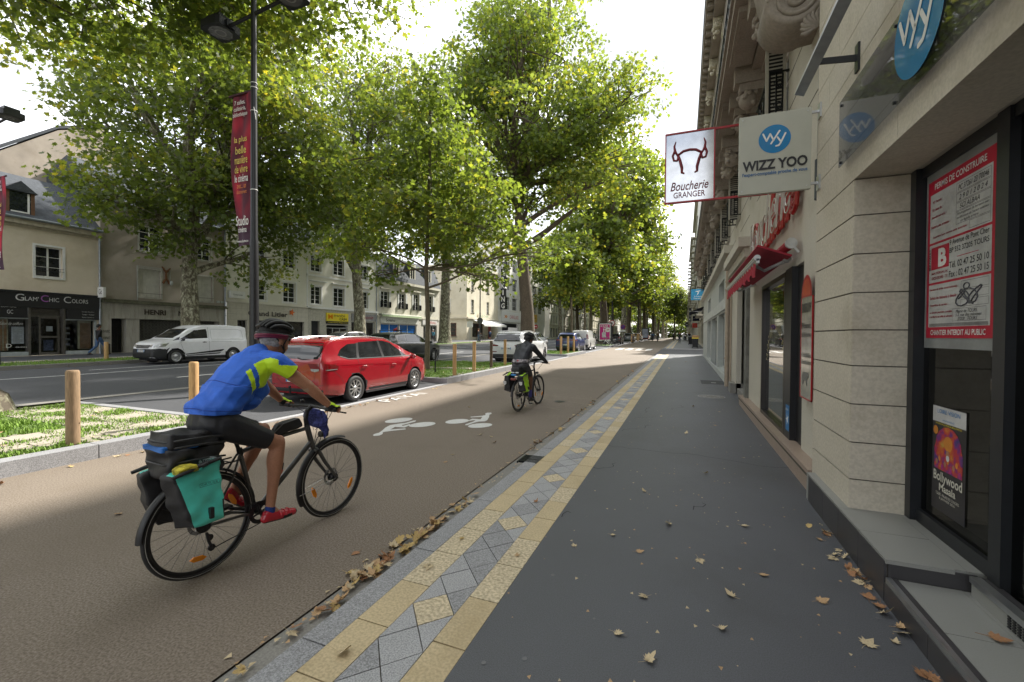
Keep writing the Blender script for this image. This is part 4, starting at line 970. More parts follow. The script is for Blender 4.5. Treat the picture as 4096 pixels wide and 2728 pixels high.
obj('dormer',mb,[SLATE,mat('brown_timber',(.14,.07,.035),.7),GLASS,WHITE],h1)
mb=MB(); mb.add([(XF-5,2,7.5),(XF-5,15,7.5),(XF-5,15,11.5),(XF-5,9,15.2),(XF-5,2,11)],[(0,1,2,3,4)]); 
h0=thing('house','tall beige gable end with a brick chimney rising behind the hair salon roof','building',(XF-9,12,.4))
mb=MB(); mb.prism([(XF-6,11.2,0),(XF-6,21,0),(XF-6,21,12.6),(XF-6,18.2,16.2),(XF-6,15.6,15.0),(XF-6,11.2,11.0)],(-6,0,0)); obj('gable_wall',mb,mat('gable_render',(.33,.285,.235),.95,var=.15,scale=.8,stain=.2),h0)
mb=MB(); mb.box(XF-8,XF-6.2,11.3,12.1,11,14.4); obj('chimney',mb,BRICK,h0); mb=MB(); mb.box(XF-7.6,XF-6.8,11.45,11.9,14.4,15.1); obj('chimney_pot',mb,mat('terracotta',(.42,.12,.04),.8),h0)
mb=MB(); mb.prism([(XF-5.95,11.0,11.0),(XF-5.95,15.6,15.1),(XF-5.95,18.2,16.3),(XF-5.95,18.2,16.5),(XF-5.95,15.6,15.3),(XF-5.95,10.9,11.15)],(-6.1,0,0)); obj('roof',mb,SLATE,h0)
# salon front
mb=MB(); mb.T=ML
mb.box(1.9,14.9,2.98,3.78,.002,.14,0); mb.box(1.9,11.85,2.42,2.979,.0,.11,0); mb.box(13.42,14.9,2.42,2.979,.0,.11,0); mb.box(1.85,14.95,3.782,3.85,.0,.2,1)
obj('fascia',mb,[BLACK,DGREY],h1)
mb=MB()
def L(s,y,z,w,h,x=XF+.145,mi=0,**k): tmb(mb,s,basis((x,y,z),(1,0,0)),w,h,mi=mi,**k)
def caps(s,y,z,hs,hb,sp,x,mi=0,bi=None):
    # small capitals: the first letter of each word larger
    pass
L("G",11.55,3.50,.33,.36,bold=.005); L("LAM'",12.0,3.45,.52,.22); L("C",12.5,3.50,.31,.36,mi=1); L("HIC",12.88,3.45,.40,.22); L("C",13.43,3.50,.31,.36); L("OLORS",13.98,3.45,.72,.22)
L('COIFFURE',11.15,3.17-.3+.12,.55,.1,XF+.115); L('GC',11.2,2.72,.22,.2,XF+.115)
for i,s in enumerate(('Lissage Brésilien','Tissage - Tresses','Soins Capillaires')): L(s,14.35,2.86-.16*i,.55,.07,XF+.115)
obj('fascia_lettering',mb,[mat('silver_letters',(.62,.62,.62),.3,metal=.3),mat('violet_letters',(.36,.12,.42),.3)],h1)
mb=MB(); mb.T=ML
mb.box(11.9,12.0,.42,2.98,-.32,.02); mb.box(12.38,12.46,.42,2.5,-.28,-.18); mb.box(13.14,13.22,.42,2.5,-.28,-.18); mb.box(12.0,13.3,2.5,2.6,-.28,-.16); mb.box(13.3,13.4,.42,2.98,-.32,.02); mb.box(12.46,13.14,.42,.56,-.26,-.2); mb.box(12.46,13.14,1.36,1.46,-.26,-.17); mb.box(12.46,13.14,2.42,2.5,-.26,-.2); mb.box(2.2,11.9,.42,.62,-.2,.03,1); mb.box(13.4,14.75,.42,.62,-.2,.03,1); mb.box(2.2,11.9,2.36,2.42,-.1,.04,1); mb.box(13.4,14.75,2.36,2.42,-.1,.04,1); mb.box(14.7,14.78,.62,2.36,-.1,.03,1)
for i in range(8): mb.box(12.0,13.3,2.62+.045*i,2.65+.045*i,-.24,-.2,0)
obj('shop_frame',mb,[mat('bronze_frame',(.13,.12,.105),.4,metal=.5),mat('pale_frame',(.35,.38,.38),.4)],h1)
mb=MB(); mb.T=ML
for a,b,c,d in ((2.2,11.9,.62,2.36),(13.4,14.7,.62,2.36),(12.0,12.38,.42,2.5),(12.46,13.14,.56,2.42)): mb.add([(a,c,-.19),(b,c,-.19),(b,d,-.19),(a,d,-.19)],[(0,1,2,3)])
obj('shop_glass',mb,PANE,h1)
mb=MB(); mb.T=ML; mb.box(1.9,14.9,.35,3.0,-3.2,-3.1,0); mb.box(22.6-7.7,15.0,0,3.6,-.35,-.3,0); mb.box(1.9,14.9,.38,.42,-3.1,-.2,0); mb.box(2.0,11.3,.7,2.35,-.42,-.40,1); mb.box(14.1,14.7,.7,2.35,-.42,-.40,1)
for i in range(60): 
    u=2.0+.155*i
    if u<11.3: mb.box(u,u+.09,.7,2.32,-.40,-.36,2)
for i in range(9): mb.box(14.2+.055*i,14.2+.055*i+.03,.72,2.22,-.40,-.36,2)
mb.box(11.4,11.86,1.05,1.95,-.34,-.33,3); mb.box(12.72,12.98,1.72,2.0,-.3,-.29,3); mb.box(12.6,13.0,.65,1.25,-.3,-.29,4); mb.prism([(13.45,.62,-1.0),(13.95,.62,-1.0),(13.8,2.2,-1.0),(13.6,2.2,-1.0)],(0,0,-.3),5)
for z in (.9,1.2,1.55,1.85):
    mb.box(13.48,13.95,z,z+.02,-.9,-.6,5)
    for i in range(6): mb.box(13.5+.07*i,13.54+.07*i,z+.02,z+.13,-.8,-.75,3)
for i in range(14): mb.box(11.45,11.8 if i%4 else 11.7,1.1+.055*i,1.115+.055*i,-.328,-.326,5)
obj('shop_interior',mb,[mat('dim_interior',(.05,.045,.04),.9,var=.4,scale=2),mat('pale_backing',(.42,.38,.30),.8),mat('slat_wood',(.26,.14,.075),.7,var=.2),mat('paper_lilac',(.48,.48,.56),.7),mat('poster_dark_blue',(.05,.06,.12),.6,var=.5,scale=8),MATS['dull_brown_stone']],h1)
mb=MB()
for s,z,w,h,k in (('Salon de coiffure',2.12,.85,.16,dict(shear=.4)),('davines',.88,.42,.08,{}),('D',.95,.2,.2,{})): tmb(mb,s,basis((XF-.18,11.35+(.35 if s=='davines' else -.02*0)-(0.1 if s=='D' else 0),z),(1,0,0)),w,h,**k)
obj('window_lettering',mb,WHITE,h1)
bs=thing('box_sign','small square white GC box sign on the pipe between the salon and the grey house','sign',(XF+.2,14.9,3.8)); mb=MB(); mb.box(XF+.15,XF+.75,14.78,14.9,3.75,4.35); mb.box(XF,XF+.15,14.82,14.86,4.0,4.05); obj('box',mb,WHITE,bs); mb=MB(); tmb(mb,'Gc',basis((XF+.45,14.775,4.08),(0,-1,0)),.34,.3); obj('lettering',mb,BLACK,bs)
downpipe(h1,14.92,.4,7.3)
# --- 2: closed shop HENRI NEVEU
h2=thing('house','dirty grey brown rendered house over the closed shop with a rusted roller shutter','building',(XF,18.8,.4))
mb=MB(); mb.T=ML; wh=[(16.95,18.2,4.0,5.8),(20.45,21.6,4.0,5.8),(17.0,18.2,6.95,8.6),(20.4,21.5,6.95,8.6)]
wall(mb,15.0,22.6,3.5,9.45,wh,0,.25); mb.T=None; lmass(mb,15.0,22.6,0,9.45); obj('wall',mb,RENDERG,h2)
for i,w in enumerate(wh):
    mb=MB(); mb.T=ML; trim(mb,*w,.1); obj('window_surround',mb,mat('old_white',(.42,.41,.37),.8,var=.15),h2)
    if i<2:
        mb=MB(); mb.T=ML; n=5; W=(w[1]-w[0])/n
        for q in range(n): mb.box(w[0]+W*q+.004,w[0]+W*(q+1)-.004,w[2],w[3],-.16,-.12-.003*(q%2))
        obj('boarded_window',mb,mat('faded_boards',(.50,.49,.44),.8,var=.1,scale=3),h2)
        mb=MB(); mb.T=ML; mb.box(w[0]-.1,w[1]+.1,4.22,4.24,.04,.055); obj('window_rail',mb,IRON,h2)
    else: window(ML,*w,-.15,h2,sill=False,rows=4)
mb=MB(); mb.T=ML; mb.box(15.02,22.58,3.5,3.62,.002,.3,0); mb.box(15.05,22.55,3.62,3.72,.002,.22,0); obj('shop_cornice',mb,mat('mossy_green_moulding',(.12,.12,.08),.9,var=.25),h2)
STAINW=mat('stained_concrete',(.40,.38,.33),.9,var=.25,scale=2.5,stretch=(3,3,.5),stain=.4,fine=.15,fscale=40)
mb=MB(); mb.T=ML; wall(mb,15.0,22.6,0,3.5,[(15.5,22.1,.42,2.55)],.02,.7); mb.box(16.3,17.0,.4,2.55,-.65,-.05,0); obj('shopfront_wall',mb,STAINW,h2)
mb=MB(); mb.T=ML; mb.box(15.5,16.3,.42,2.5,-.62,-.6)
for i in range(5): mb.box(15.55+.16*i,15.65+.16*i,.45,2.45,-.6,-.56)
obj('door',mb,BLACKM,h2)
mb=MB(); mb.T=ML; mb.box(17.0,22.1,.42,2.5,-.6,-.58,1)
u=17.0
while u<22.1:
    z=.45;k=0
    while z<2.5: mb.add([(u,z+.05,-.5),(u+.1,z,-.5),(u+.2,z+.05,-.5),(u+.1,z+.1,-.5),(u+.025,z+.05,-.5),(u+.1,z+.012,-.5),(u+.175,z+.05,-.5),(u+.1,z+.088,-.5)],[(0,1,5,4),(1,2,6,5),(2,3,7,6),(3,0,4,7)],0,False); z+=.1
    u+=.2
obj('roller_grille',mb,[mat('grille_grey',(.20,.20,.18),.6,metal=.4),mat('shutter_dark',(.05,.045,.04),.8)],h2)
mb=MB()
for s,y,w in (('HENRI',17.85,1.25),('NEVEU',19.9,1.3)): tmb(mb,s,basis((XF+.05,y,3.02),(1,0,0)),w,.34,bold=.03)
obj('shop_lettering',mb,mat('rust_letters',(.06,.045,.035),.9),h2)
mb=MB(); mb.T=ML
for a,b in (((18.25,6.1),(18.5,5.75)),((18.75,6.05),(18.5,5.75)),((18.5,5.75),(18.5,5.35)),((18.5,5.35),(18.3,5.0)),((18.5,5.35),(18.7,5.0))): mb.tube([(a[0],a[1],.06),(b[0],b[1],.06)],[.04,.07],6)
obj('rusty_anchor_plate',mb,mat('rust',(.16,.07,.03),.95,var=.3,scale=12),h2)
mb=MB(); mb.T=ML; mb.tube([(16.85,3.75,.04),(16.85,5.95,.04),(18.7,5.95,.04),(18.75,5.85,.04),(18.75,5.2,.04)],.02,6); mb.ell((18.78,5.05,.12),(.1,.16,.1),12,8); mb.box(21.9,22.1,3.95,4.1,.0,.1); mb.box(22.2,22.4,3.95,4.1,0,.1); obj('cable_and_lamp',mb,LGREY,h2)
mb=MB()
for s,z in (('BASEC',1.75),('VANO',1.35)): tmb(mb,s,basis((XF+.03,15.25,z),(1,0,0)),.36,.16,shear=.3)
obj('graffiti',mb,BLACKM,h2)
lroof(h2,15.0,22.6,9.6,3.2,3.6); gutter(h2,15.0,22.6,9.5); downpipe(h2,22.5,.4,9.4)
# --- 3: Grand Litier + trimmed half
h3=thing('apartment_building','long pale grey rendered building with white window surrounds above the bed and phone shops','building',(XF,31,.5))
WA=[(24.6,26.05,4.45,6.1),(27.7,29.0,4.45,6.2),(24.6,26.05,7.5,8.95),(27.7,29.0,7.5,9.05)]
WB=[(30.68,31.95,4.5,6.2),(33.52,35.0,4.5,6.3),(37.3,38.6,4.5,6.3),(30.68,31.95,7.6,9.1),(33.5,34.95,7.6,9.15),(37.3,38.6,7.6,9.15)]
mb=MB(); mb.T=ML; wall(mb,22.6,40.1,4.05,10.2,WA+WB,0,.25); mb.T=None; lmass(mb,22.6,40.1,0,10.2); obj('wall',mb,RENDERW,h3)
for w in WA+WB:
    window(ML,*w,-.18,h3,sill=False,rows=4,cols=2)
    mb=MB(); mb.T=ML; trim(mb,*w,.14); obj('window_surround',mb,WHITE,h3)
    if w in WA: mb=MB(); mb.T=ML; mb.box(w[0]-.15,w[1]+.2,w[2]+.42,w[2]+.45,.1,.13); obj('window_rail',mb,WHITE,h3)
mb=MB(); mb.T=ML; mb.box(22.6,40.1,10.05,10.2,.002,.25); mb.box(30.2,40.1,7.1,7.25,.002,.1); mb.box(30.2,40.1,4.05,4.25,.002,.2)
mb.box(30.2,30.38,4.2,10.05,.002,.03)
for u in (30.5,33.2,37.0): mb.box(u,u+2.0,6.62,6.72,.002,.3)
obj('white_banding',mb,WHITE,h3)
lroof(h3,22.6,31.3,10.3,3.2,2.8); lroof(h3,31.3,40.1,10.35,3.6,2.6,mat('pale_slate',(.30,.31,.33),.5,var=.15,scale=3,fine=.2,fscale=14,stretch=(1,1,2.4))); gutter(h3,22.6,40.1,10.28)
for u in (24.5,28,33,36.5):
    mb=MB(); mb.T=ML; mb.box(u,u+1.1,10.7,12.1,-2.4,-.5,0); mb.box(u+.15,u+.95,10.8,11.9,-.5,-.46,1); mb.box(u+.5,u+.6,10.8,11.9,-.46,-.44,2); mb.prism([(u-.1,12.1,-2.4),(u+1.2,12.1,-2.4),(u+.55,12.6,-2.4)],(0,0,1.95),0); mb.box(u,u+.15,10.7,12.1,-.5,-.44,2); mb.box(u+.95,u+1.1,10.7,12.1,-.5,-.44,2); obj('dormer',mb,[SLATE,GLASS,WHITE],h3)
TILEC=mat('cream_tile',(.56,.53,.45),.6,var=.05)
mb=MB(); mb.T=ML; wall(mb,22.6,30.3,0,4.05,[(23.5,24.3,.6,2.72),(25.2,29.9,.6,2.75)],.06,.3,0)
for i in range(9): mb.box(22.7,30.3,.55+.44*i,.556+.44*i,.061,.062,1) if i not in (0,1,2,3,4) else None
for i in range(16): mb.box(22.9+.48*i,22.906+.48*i,2.8,4.05,.061,.062,1)
mb.box(22.65,30.6,4.05,4.12,.0,.2,0); obj('tiled_shopfront',mb,[TILEC,JOINT],h3)
for a in ((23.5,24.3,.6,2.72),(25.2,29.9,.6,2.75)): window(ML,*a,-.2,h3,fm=BLACK,cols=3,rows=1,sill=False,name='shop_window',glass=GLASSD)
mb=MB(); tmb(mb,'Grand Litier',basis((XF+.1,26.2,3.32),(1,0,0)),3.7,.42,bold=.03); obj('shop_lettering',mb,mat('brown_letters',(.07,.06,.05),.5),h3)
mb=MB(); M=basis((XF+.15,28.45,3.55),(1,0,0)); pts=[((.3 if i%2==0 else .13)*math.sin(2*PI*i/10+.2),(.3 if i%2==0 else .13)*math.cos(2*PI*i/10+.2),0) for i in range(10)]; mb.T=M; mb.prism(pts,(0,0,.05)); obj('orange_star',mb,mat('star_orange',(.65,.14,.02),.5),h3)
mb=MB(); mb.T=ML; wall(mb,30.3,40.1,0,4.05,[(30.75,31.75,.5,2.9),(32.6,35.5,.5,2.55),(36.0,39.7,.5,3.0)],.02,.3,0); obj('shopfront_wall',mb,mat('shopfront_cream',(.45,.43,.36),.8),h3)
mb=MB(); mb.T=ML; mb.box(30.75,31.75,.5,2.9,-.28,-.22,0); obj('door',mb,DGREY,h3)
for a in ((32.6,35.5,.5,2.3),(36.0,39.7,.5,3.0)): window(ML,*a,-.2,h3,fm=LGREY,cols=3,rows=1,sill=False,name='shop_window',glass=GLASSD)
def lsign(y0,y1,z0,z1,m,lab,texts,name='shop_sign',x=XF+.03,d=.1):
    t=thing(name,lab,'sign',(x,(y0+y1)/2,z0)); mb=MB(); mb.box(x,x+d,y0,y1,z0,z1); obj('sign_board',mb,m,t)
    mb=MB(); ms=[]
    for s,yc,zc,w,h,tm,k in texts:
        if tm not in ms: ms.append(tm)
        tmb(mb,s,basis((x+d,yc,zc),(1,0,0)),w,h,mi=ms.index(tm),**k)
    if texts: obj('lettering',mb,ms,t)
    return t
t=lsign(32.5,35.45,2.95,3.75,YELLOWP,'bright yellow mobi CASH sign',[('mobi',34.2,3.52,1.5,.3,BLACK,{}),('CA$H',34.7,3.16,1.0,.3,BLACK,dict(bold=.03)),('M',33.0,3.38,.6,.45,ORANGE,dict(bold=.04))])
mb=MB(); mb.box(XF+.03,XF+.12,32.5,35.45,2.68,2.94); obj('lower_strip',mb,BLACK,t); mb=MB(); tmb(mb,'Achat-Vente-Réparation',basis((XF+.122,33.97,2.81),(1,0,0)),2.7,.15); obj('strip_lettering',mb,YELLOWP,t)
lsign(36.0,39.75,3.1,3.85,mat('sign_grey',(.22,.22,.22),.6),'grey shop sign with dark red script reading Harmonie',[('Harmonie',37.9,3.52,2.8,.4,mat('wine',(.2,.01,.03),.5),dict(shear=.35,bold=.01)),('Décoration de la table',37.9,3.22,1.9,.12,WHITE,{})])
lsign(23.0-.2,24.0,4.4,4.95,WHITE,'small white box sign with dark plate on the grey wall',[('Grand Litier',23.4,4.67,.8,.12,BLACK,{})],d=.25)
downpipe(h3,39.9,.5,10)
# --- 4: mansard house with agency + insurance
h4=thing('house','stone house with dark mansard roof and iron window balconies over the blue agency','building',(XF,47,.6))
WD=[(40.75,42.2,4.85,6.7),(44.2,45.5,4.85,6.7),(47.2,48.5,4.85,6.9),(50.6,51.8,4.85,7.0)]
OLDST=mat('old_stone',(.50,.48,.40),.9,var=.12,scale=1.5,fine=.15,fscale=30,stain=.35)
mb=MB(); mb.T=ML; wall(mb,40.1,53.5,3.6,8.0,WD,0,.25); mb.T=None; lmass(mb,40.1,53.5,0,8.0); obj('wall',mb,OLDST,h4)
for w in WD:
    window(ML,*w,-.18,h4,sill=False,rows=4)
    mb=MB(); mb.T=ML; mb.box(w[0]-.2,w[1]+.2,w[3]+.25,w[3]+.4,.002,.22); obj('hood_mould',mb,OLDST,h4)
    for s in (w[0]-.32,w[1]+.02): mb=MB(); mb.T=ML; mb.box(s,s+.3,w[2],w[3],.01,.05); obj('shutter',mb,mat('shutter_white',(.45,.46,.44),.6),h4)
    mb=MB(); mb.T=ML
    mb.box(w[0]-.1,w[1]+.1,5.45,5.5,.28,.32); mb.box(w[0]-.1,w[1]+.1,4.8,4.84,.28,.32)
    for i in range(14): mb.box(w[0]-.08+i*.115,w[0]-.06+i*.115,4.84,5.45,.29,.31)
    mb.box(w[0]-.1,w[0]-.07,4.8,5.5,0,.3); mb.box(w[1]+.07,w[1]+.1,4.8,5.5,0,.3); obj('balconet',mb,IRON,h4)
mb=MB(); mb.T=ML; mb.box(40.1,53.5,7.8,8.1,.002,.4); mb.box(40.1,53.5,3.7,3.9,.002,.15); obj('cornice',mb,OLDST,h4)
lroof(h4,40.1,53.5,8.15,3.0,1.0,SLATE,.3); 
for u in (43,46.4,50.2):
    mb=MB(); mb.T=ML; mb.box(u,u+1.2,8.6,10.6,-1.5,-.02,0); mb.box(u+.2,u+1.0,8.7,10.2,-.02,0,1); mb.box(u+.55,u+.65,8.7,10.2,0,.02,2); mb.box(u,u+.2,8.6,10.3,-.02,.03,2); mb.box(u+1.0,u+1.2,8.6,10.3,-.02,.03,2); mb.box(u-.05,u+1.25,10.3,10.65,-.1,.08,2); obj('dormer',mb,[SLATE,GLASS,OLDST],h4)
mb=MB(); mb.box(XF-4,XF-1.5,40.3,41.3,8,13.0); obj('chimney',mb,BRICK,h4)
mb=MB(); mb.T=ML; wall(mb,40.1,53.5,0,3.6,[(40.7,44.2,.6,2.9),(44.3,47.9,.6,2.9),(49.5,50.9,.6,2.9),(51.2,52.9,.6,2.9)],.02,.3); obj('shopfront_wall',mb,mat('shopfront_stone',(.42,.40,.34),.8),h4)
BLUEW=mat('blue_window_film',(.01,.09,.30),.15,var=.15,spec=.8)
for a,gm in (((40.7,44.2,.6,2.9),BLUEW),((44.3,47.9,.6,2.9),BLUEW),((49.5,50.9,.6,2.9),GLASSD),((51.2,52.9,.6,2.9),GLASSD)): window(ML,*a,-.15,h4,fm=LGREY,cols=2,rows=1,sill=False,name='shop_window',glass=gm)
lsign(40.6,48.2,2.98,3.7,mat('sign_pale',(.5,.5,.45),.6),'long pale sign board reading Solano over the blue windows',[('Solano',42.4,3.35,1.7,.35,BLACK,dict(bold=.01)),('Agence d\'emploi',46.4,3.25,2.3,.18,mat('grey_t',(.25,.25,.25),.6),{})])
lsign(49.2,52.9,3.0,3.6,mat('sign_pale2',(.48,.47,.44),.6),'pale insurance sign with red GENERALI capitals',[('GENERALI',51.2,3.3,2.6,.36,mat('generali_red',(.4,.02,.02),.5),{})])
aw=thing('awning','rolled green and cream striped awning above the Solano board','awning',(XF+.2,44,3.95)); mb=MB(); mb.cyl((XF+.35,40.4,3.98),(XF+.35,48.4,3.98),.12,10); mb.box(XF+.03,XF+.3,40.4,48.4,3.92,4.05); obj('roller',mb,mat('awn_cream',(.45,.46,.38),.8),aw); mb=MB(); vs=[]
for i in range(33): vs+=[(XF+.47,40.4+.25*i,3.95),(XF+.5,40.4+.25*i,3.76-.04*(i%2))]
mb.add(vs,[(2*i,2*i+1,2*i+3,2*i+2) for i in range(32)]); obj('valance',mb,mat('awn_green',(.25,.32,.18),.8),aw)
# --- 5: cream corner building beyond a cross street, with cafe
h5=thing('apartment_building','cream painted corner building with a cafe and white awning on the ground floor','building',(XF,68,.8))
WE=[(63.5,64.6,5.3,7.5),(69.5,70.6,5.3,7.5),(63.5,64.6,9.0,11),(69.5,70.6,9.0,11)]
mb=MB(); mb.T=ML; wall(mb,62,74.5,0,13,WE+[(64,68.2,1.3,3.6),(70.2,71.6,1.0,3.6)],0,.25); mb.T=None
mb.add([(XF,62,0),(XF-12,62,0),(XF-12,62,13),(XF,62,13),(XF,74.5,0),(XF-12,74.5,0),(XF-12,74.5,13),(XF,74.5,13)],[(0,3,2,1),(4,5,6,7),(3,7,6,2)])
obj('wall',mb,CREAM,h5)
for w in WE: window(ML,*w,-.2,h5,rows=4,sillm=IRON)
window(ML,64,68.2,1.3,3.6,-.2,h5,fm=mat('cafe_wood',(.16,.05,.03),.5),cols=2,rows=1,sill=False,name='cafe_window',glass=GLASSD)
mb=MB(); mb.T=ML; mb.box(70.2,71.6,1.0,3.6,-.2,-.1); obj('door',mb,REDP,h5)
mb=MB(); mb.T=ML; mb.box(61.9,74.6,12.8,13.2,-.2,.35); mb.box(61.95,74.5,4.3,4.6,.002,.25); mb.T=None; mb.box(XF-12,XF-.01,61.65,61.995,12.8,13.2); mb.box(XF-12,XF,61.7,61.995,4.3,4.6); obj('cornice',mb,CREAM,h5)
MF=Matrix(((1,0,0,0),(0,0,-1,62),(0,1,0,0),(0,0,0,1)))   # side wall facing the camera: u=x, v=z
for a in ((XF-4.2,XF-3.0,5.3,7.6),(XF-4.2,XF-3.0,9.0,11.0),(XF-4.6,XF-1.9,1.5,3.6)):
    window(MF,*a,.02,h5,rows=3,sillm=IRON,glass=GLASS if a[2]>2 else GLASSD,fm=WHITE if a[2]>2 else MATS['cafe_wood'])
aw=thing('awning','white sloping fabric awning over the cafe terrace','awning',(XF,68,4.2)); mb=MB(); mb.add([(XF+.02,64.0,4.25),(XF+.02,73.5,4.25),(XF+2.2,73.5,3.4),(XF+2.2,64.0,3.4),(XF+2.2,64,3.1),(XF+2.2,73.5,3.1)],[(0,3,2,1),(3,4,5,2)]); obj('fabric',mb,WHITE,aw); mb=MB(); mb.cyl((XF+2.15,64,3.38),(XF+2.15,73.5,3.38),.05,8); obj('front_bar',mb,ALU,aw)
lsign(66,71,4.65,5.15,CREAM,'cream fascia over the cafe with green letters',[('LE CAFE',68.5,4.9,3,.35,mat('cafe_green',(.1,.3,.15),.6),{})])
# cafe terrace tables
for i in range(4):
    y=64.5+1.6*i; t=thing('cafe_table',['folding dark cafe table nearest the corner post','second folding dark cafe table on the terrace','third folding dark cafe table on the terrace','folding dark cafe table nearest the parking building'][i],'table',(XF+1.2,y,.345+gr(y)),0,'cafe terrace tables')
    mb=MB(); mb.box(-.3,.3,-.3,.3,.72,.75); obj('table_top',mb,DGREY,t,True); mb=MB(); mb.tube([(-.25,-.25,0),(.25,-.25,.72)],.015,5); mb.tube([(.25,-.25,0),(-.25,-.25,.72)],.015,5); mb.tube([(-.25,.25,0),(.25,.25,.72)],.015,5); mb.tube([(.25,.25,0),(-.25,.25,.72)],.015,5); obj('leg_frame',mb,DGREY,t,True)
# --- 6: white parking building with repair garage
h6=thing('parking_building','white concrete parking building with wide grid windows and a vertical PARKING sign','building',(XF,88,.9))
WG=[]
for f in range(4):
    for i in range(6):
        u=77.5+4.2*i; WG.append((u,u+2.9,6.7+3.9*f,9.2+3.9*f))
mb=MB(); mb.T=ML; wall(mb,74.5,104,0,22,WG+[(76.5,85.5,1.0,4.0),(87,96,1.0,4.6)],0,.3); mb.T=None; mb.add([(XF,74.5,0),(XF-14,74.5,0),(XF-14,74.5,22),(XF,74.5,22),(XF,104,22),(XF-14,104,22),(XF,104,0),(XF-14,104,0)],[(0,3,2,1),(3,4,5,2),(6,7,5,4)]); obj('wall',mb,WHITEW,h6)
for w in WG: window(ML,*w,-.2,h6,cols=4,rows=3,sill=False)
window(ML,87,96,1.0,4.6,-.2,h6,cols=5,rows=2,sill=False,name='shop_window')
mb=MB(); mb.T=ML; mb.box(76.5,85.5,1.0,4.0,-2.5,-2.4,0); mb.box(76.5,85.5,3.2,4.0,-.5,-.4,0); obj('garage_interior',mb,BLACKM,h6)
lsign(76,86.6,4.3,6.3,WHITE,'white garage sign board with red CARGLASS letters',[('CARGLASS',82.6,5.3,4.8,.7,mat('red_t',(.5,.03,.04),.5),{}),('>>',78.2,5.3,1.4,.7,ORANGE,dict(bold=.05))])
lsign(86.8,97.5,4.7,6.5,mat('sign_amber',(.68,.42,.05),.5),'amber yellow ENTRETIEN garage sign right of the white one',[('Entretien et Services',92.2,5.75,8.6,.6,BLACK,dict(shear=.2,bold=.02)),('AUTOMOBILE',92.2,5.1,3,.3,BLACK,{})])
t=thing('vertical_sign','tall dark vertical sign spelling PARKING in white','sign',(XF+.5,75.5,6.6)); mb=MB(); mb.box(XF+.1,XF+1.2,75.4,75.7,6.5,15.5); obj('sign_board',mb,DGREY,t); mb=MB()
for i,ch in enumerate('PARKING'): tmb(mb,ch,basis((XF+.65,75.39,14.7-1.25*i),(0,-1,0)),.7 if ch!='I' else .2,.95,bold=.02)
obj('lettering',mb,WHITE,t)
# --- further houses
def lbuild(label,y0,y1,zt,m,nf,fh,step,roofh=3,gh=4.3,bal=False):
    t=thing('house',label,'building',(XF,(y0+y1)/2,.9)); n=int((y1-y0)/step); a0=y0+((y1-y0)-n*step)/2; hs=[]
    for f in range(nf):
        for i in range(n): c=a0+step*(i+.5); hs.append((c-.55,c+.55,gh+fh*f+.5,gh+fh*f+fh-.5))
    hg=[(a0+step*(i+.5)-step*.33,a0+step*(i+.5)+step*.33,1.2,gh-.6) for i in range(n)]
    mb=MB(); mb.T=ML; wall(mb,y0,y1,0,zt,hs+hg,0,.25); mb.T=None; lmass(mb,y0,y1,0,zt); obj('wall',mb,m,t)
    for h in hs+hg: window(ML,*h,-.2,t,rows=4 if h in hs else 1,sill=False)
    mb=MB(); mb.T=ML
    for f in range(nf+1): mb.box(y0,y1,gh+fh*f,gh+fh*f+.2,.002,.15)
    mb.box(y0,y1,zt-.2,zt+.15,-.1,.4); obj('string_course',mb,STONE2,t)
    if roofh: lroof(t,y0,y1,zt+.2,roofh,2.2)
    if bal:
        for f in range(nf):
            for i in range(0,n,2):
                c=a0+step*(i+.5); mb=MB(); mb.T=ML; z=gh+fh*f+.25; mb.box(c-.9,c+.9,z,z+.14,.155,.8,0); mb.box(c-.9,c+.9,z+.98,z+1.02,.76,.8,1)
                for q in range(11): mb.box(c-.88+q*.172,c-.86+q*.172,z+.14,z+.98,.77,.79,1)
                obj('balcony',mb,[STONE2,IRON],t)
    return t
lbuild('pale two storey house right of the white parking building',108,122,11,WHITEW,2,3.2,2.6)
lbuild('ornate stone house with blue grey balcony behind the young trees',122,136,14,STONE2,3,3.2,2.8,bal=True)
lbuild('tall white house with stone balconies beyond the ornate one',136,156,16,WHITEW,3,3.4,3,bal=True)
lbuild('cream house far left behind the tree row',156,186,14,CREAM,3,3.2,3.4)
lbuild('grey stone house far left near the end of the avenue',186,230,15,OLDST,3,3.4,4)
lbuild('most distant white house on the left side',230,300,15,WHITEW,3,3.4,5)
lbuild('pale rendered house left of the hair salon',-24,1.8,9,RENDERB,2,3.0,3.0)
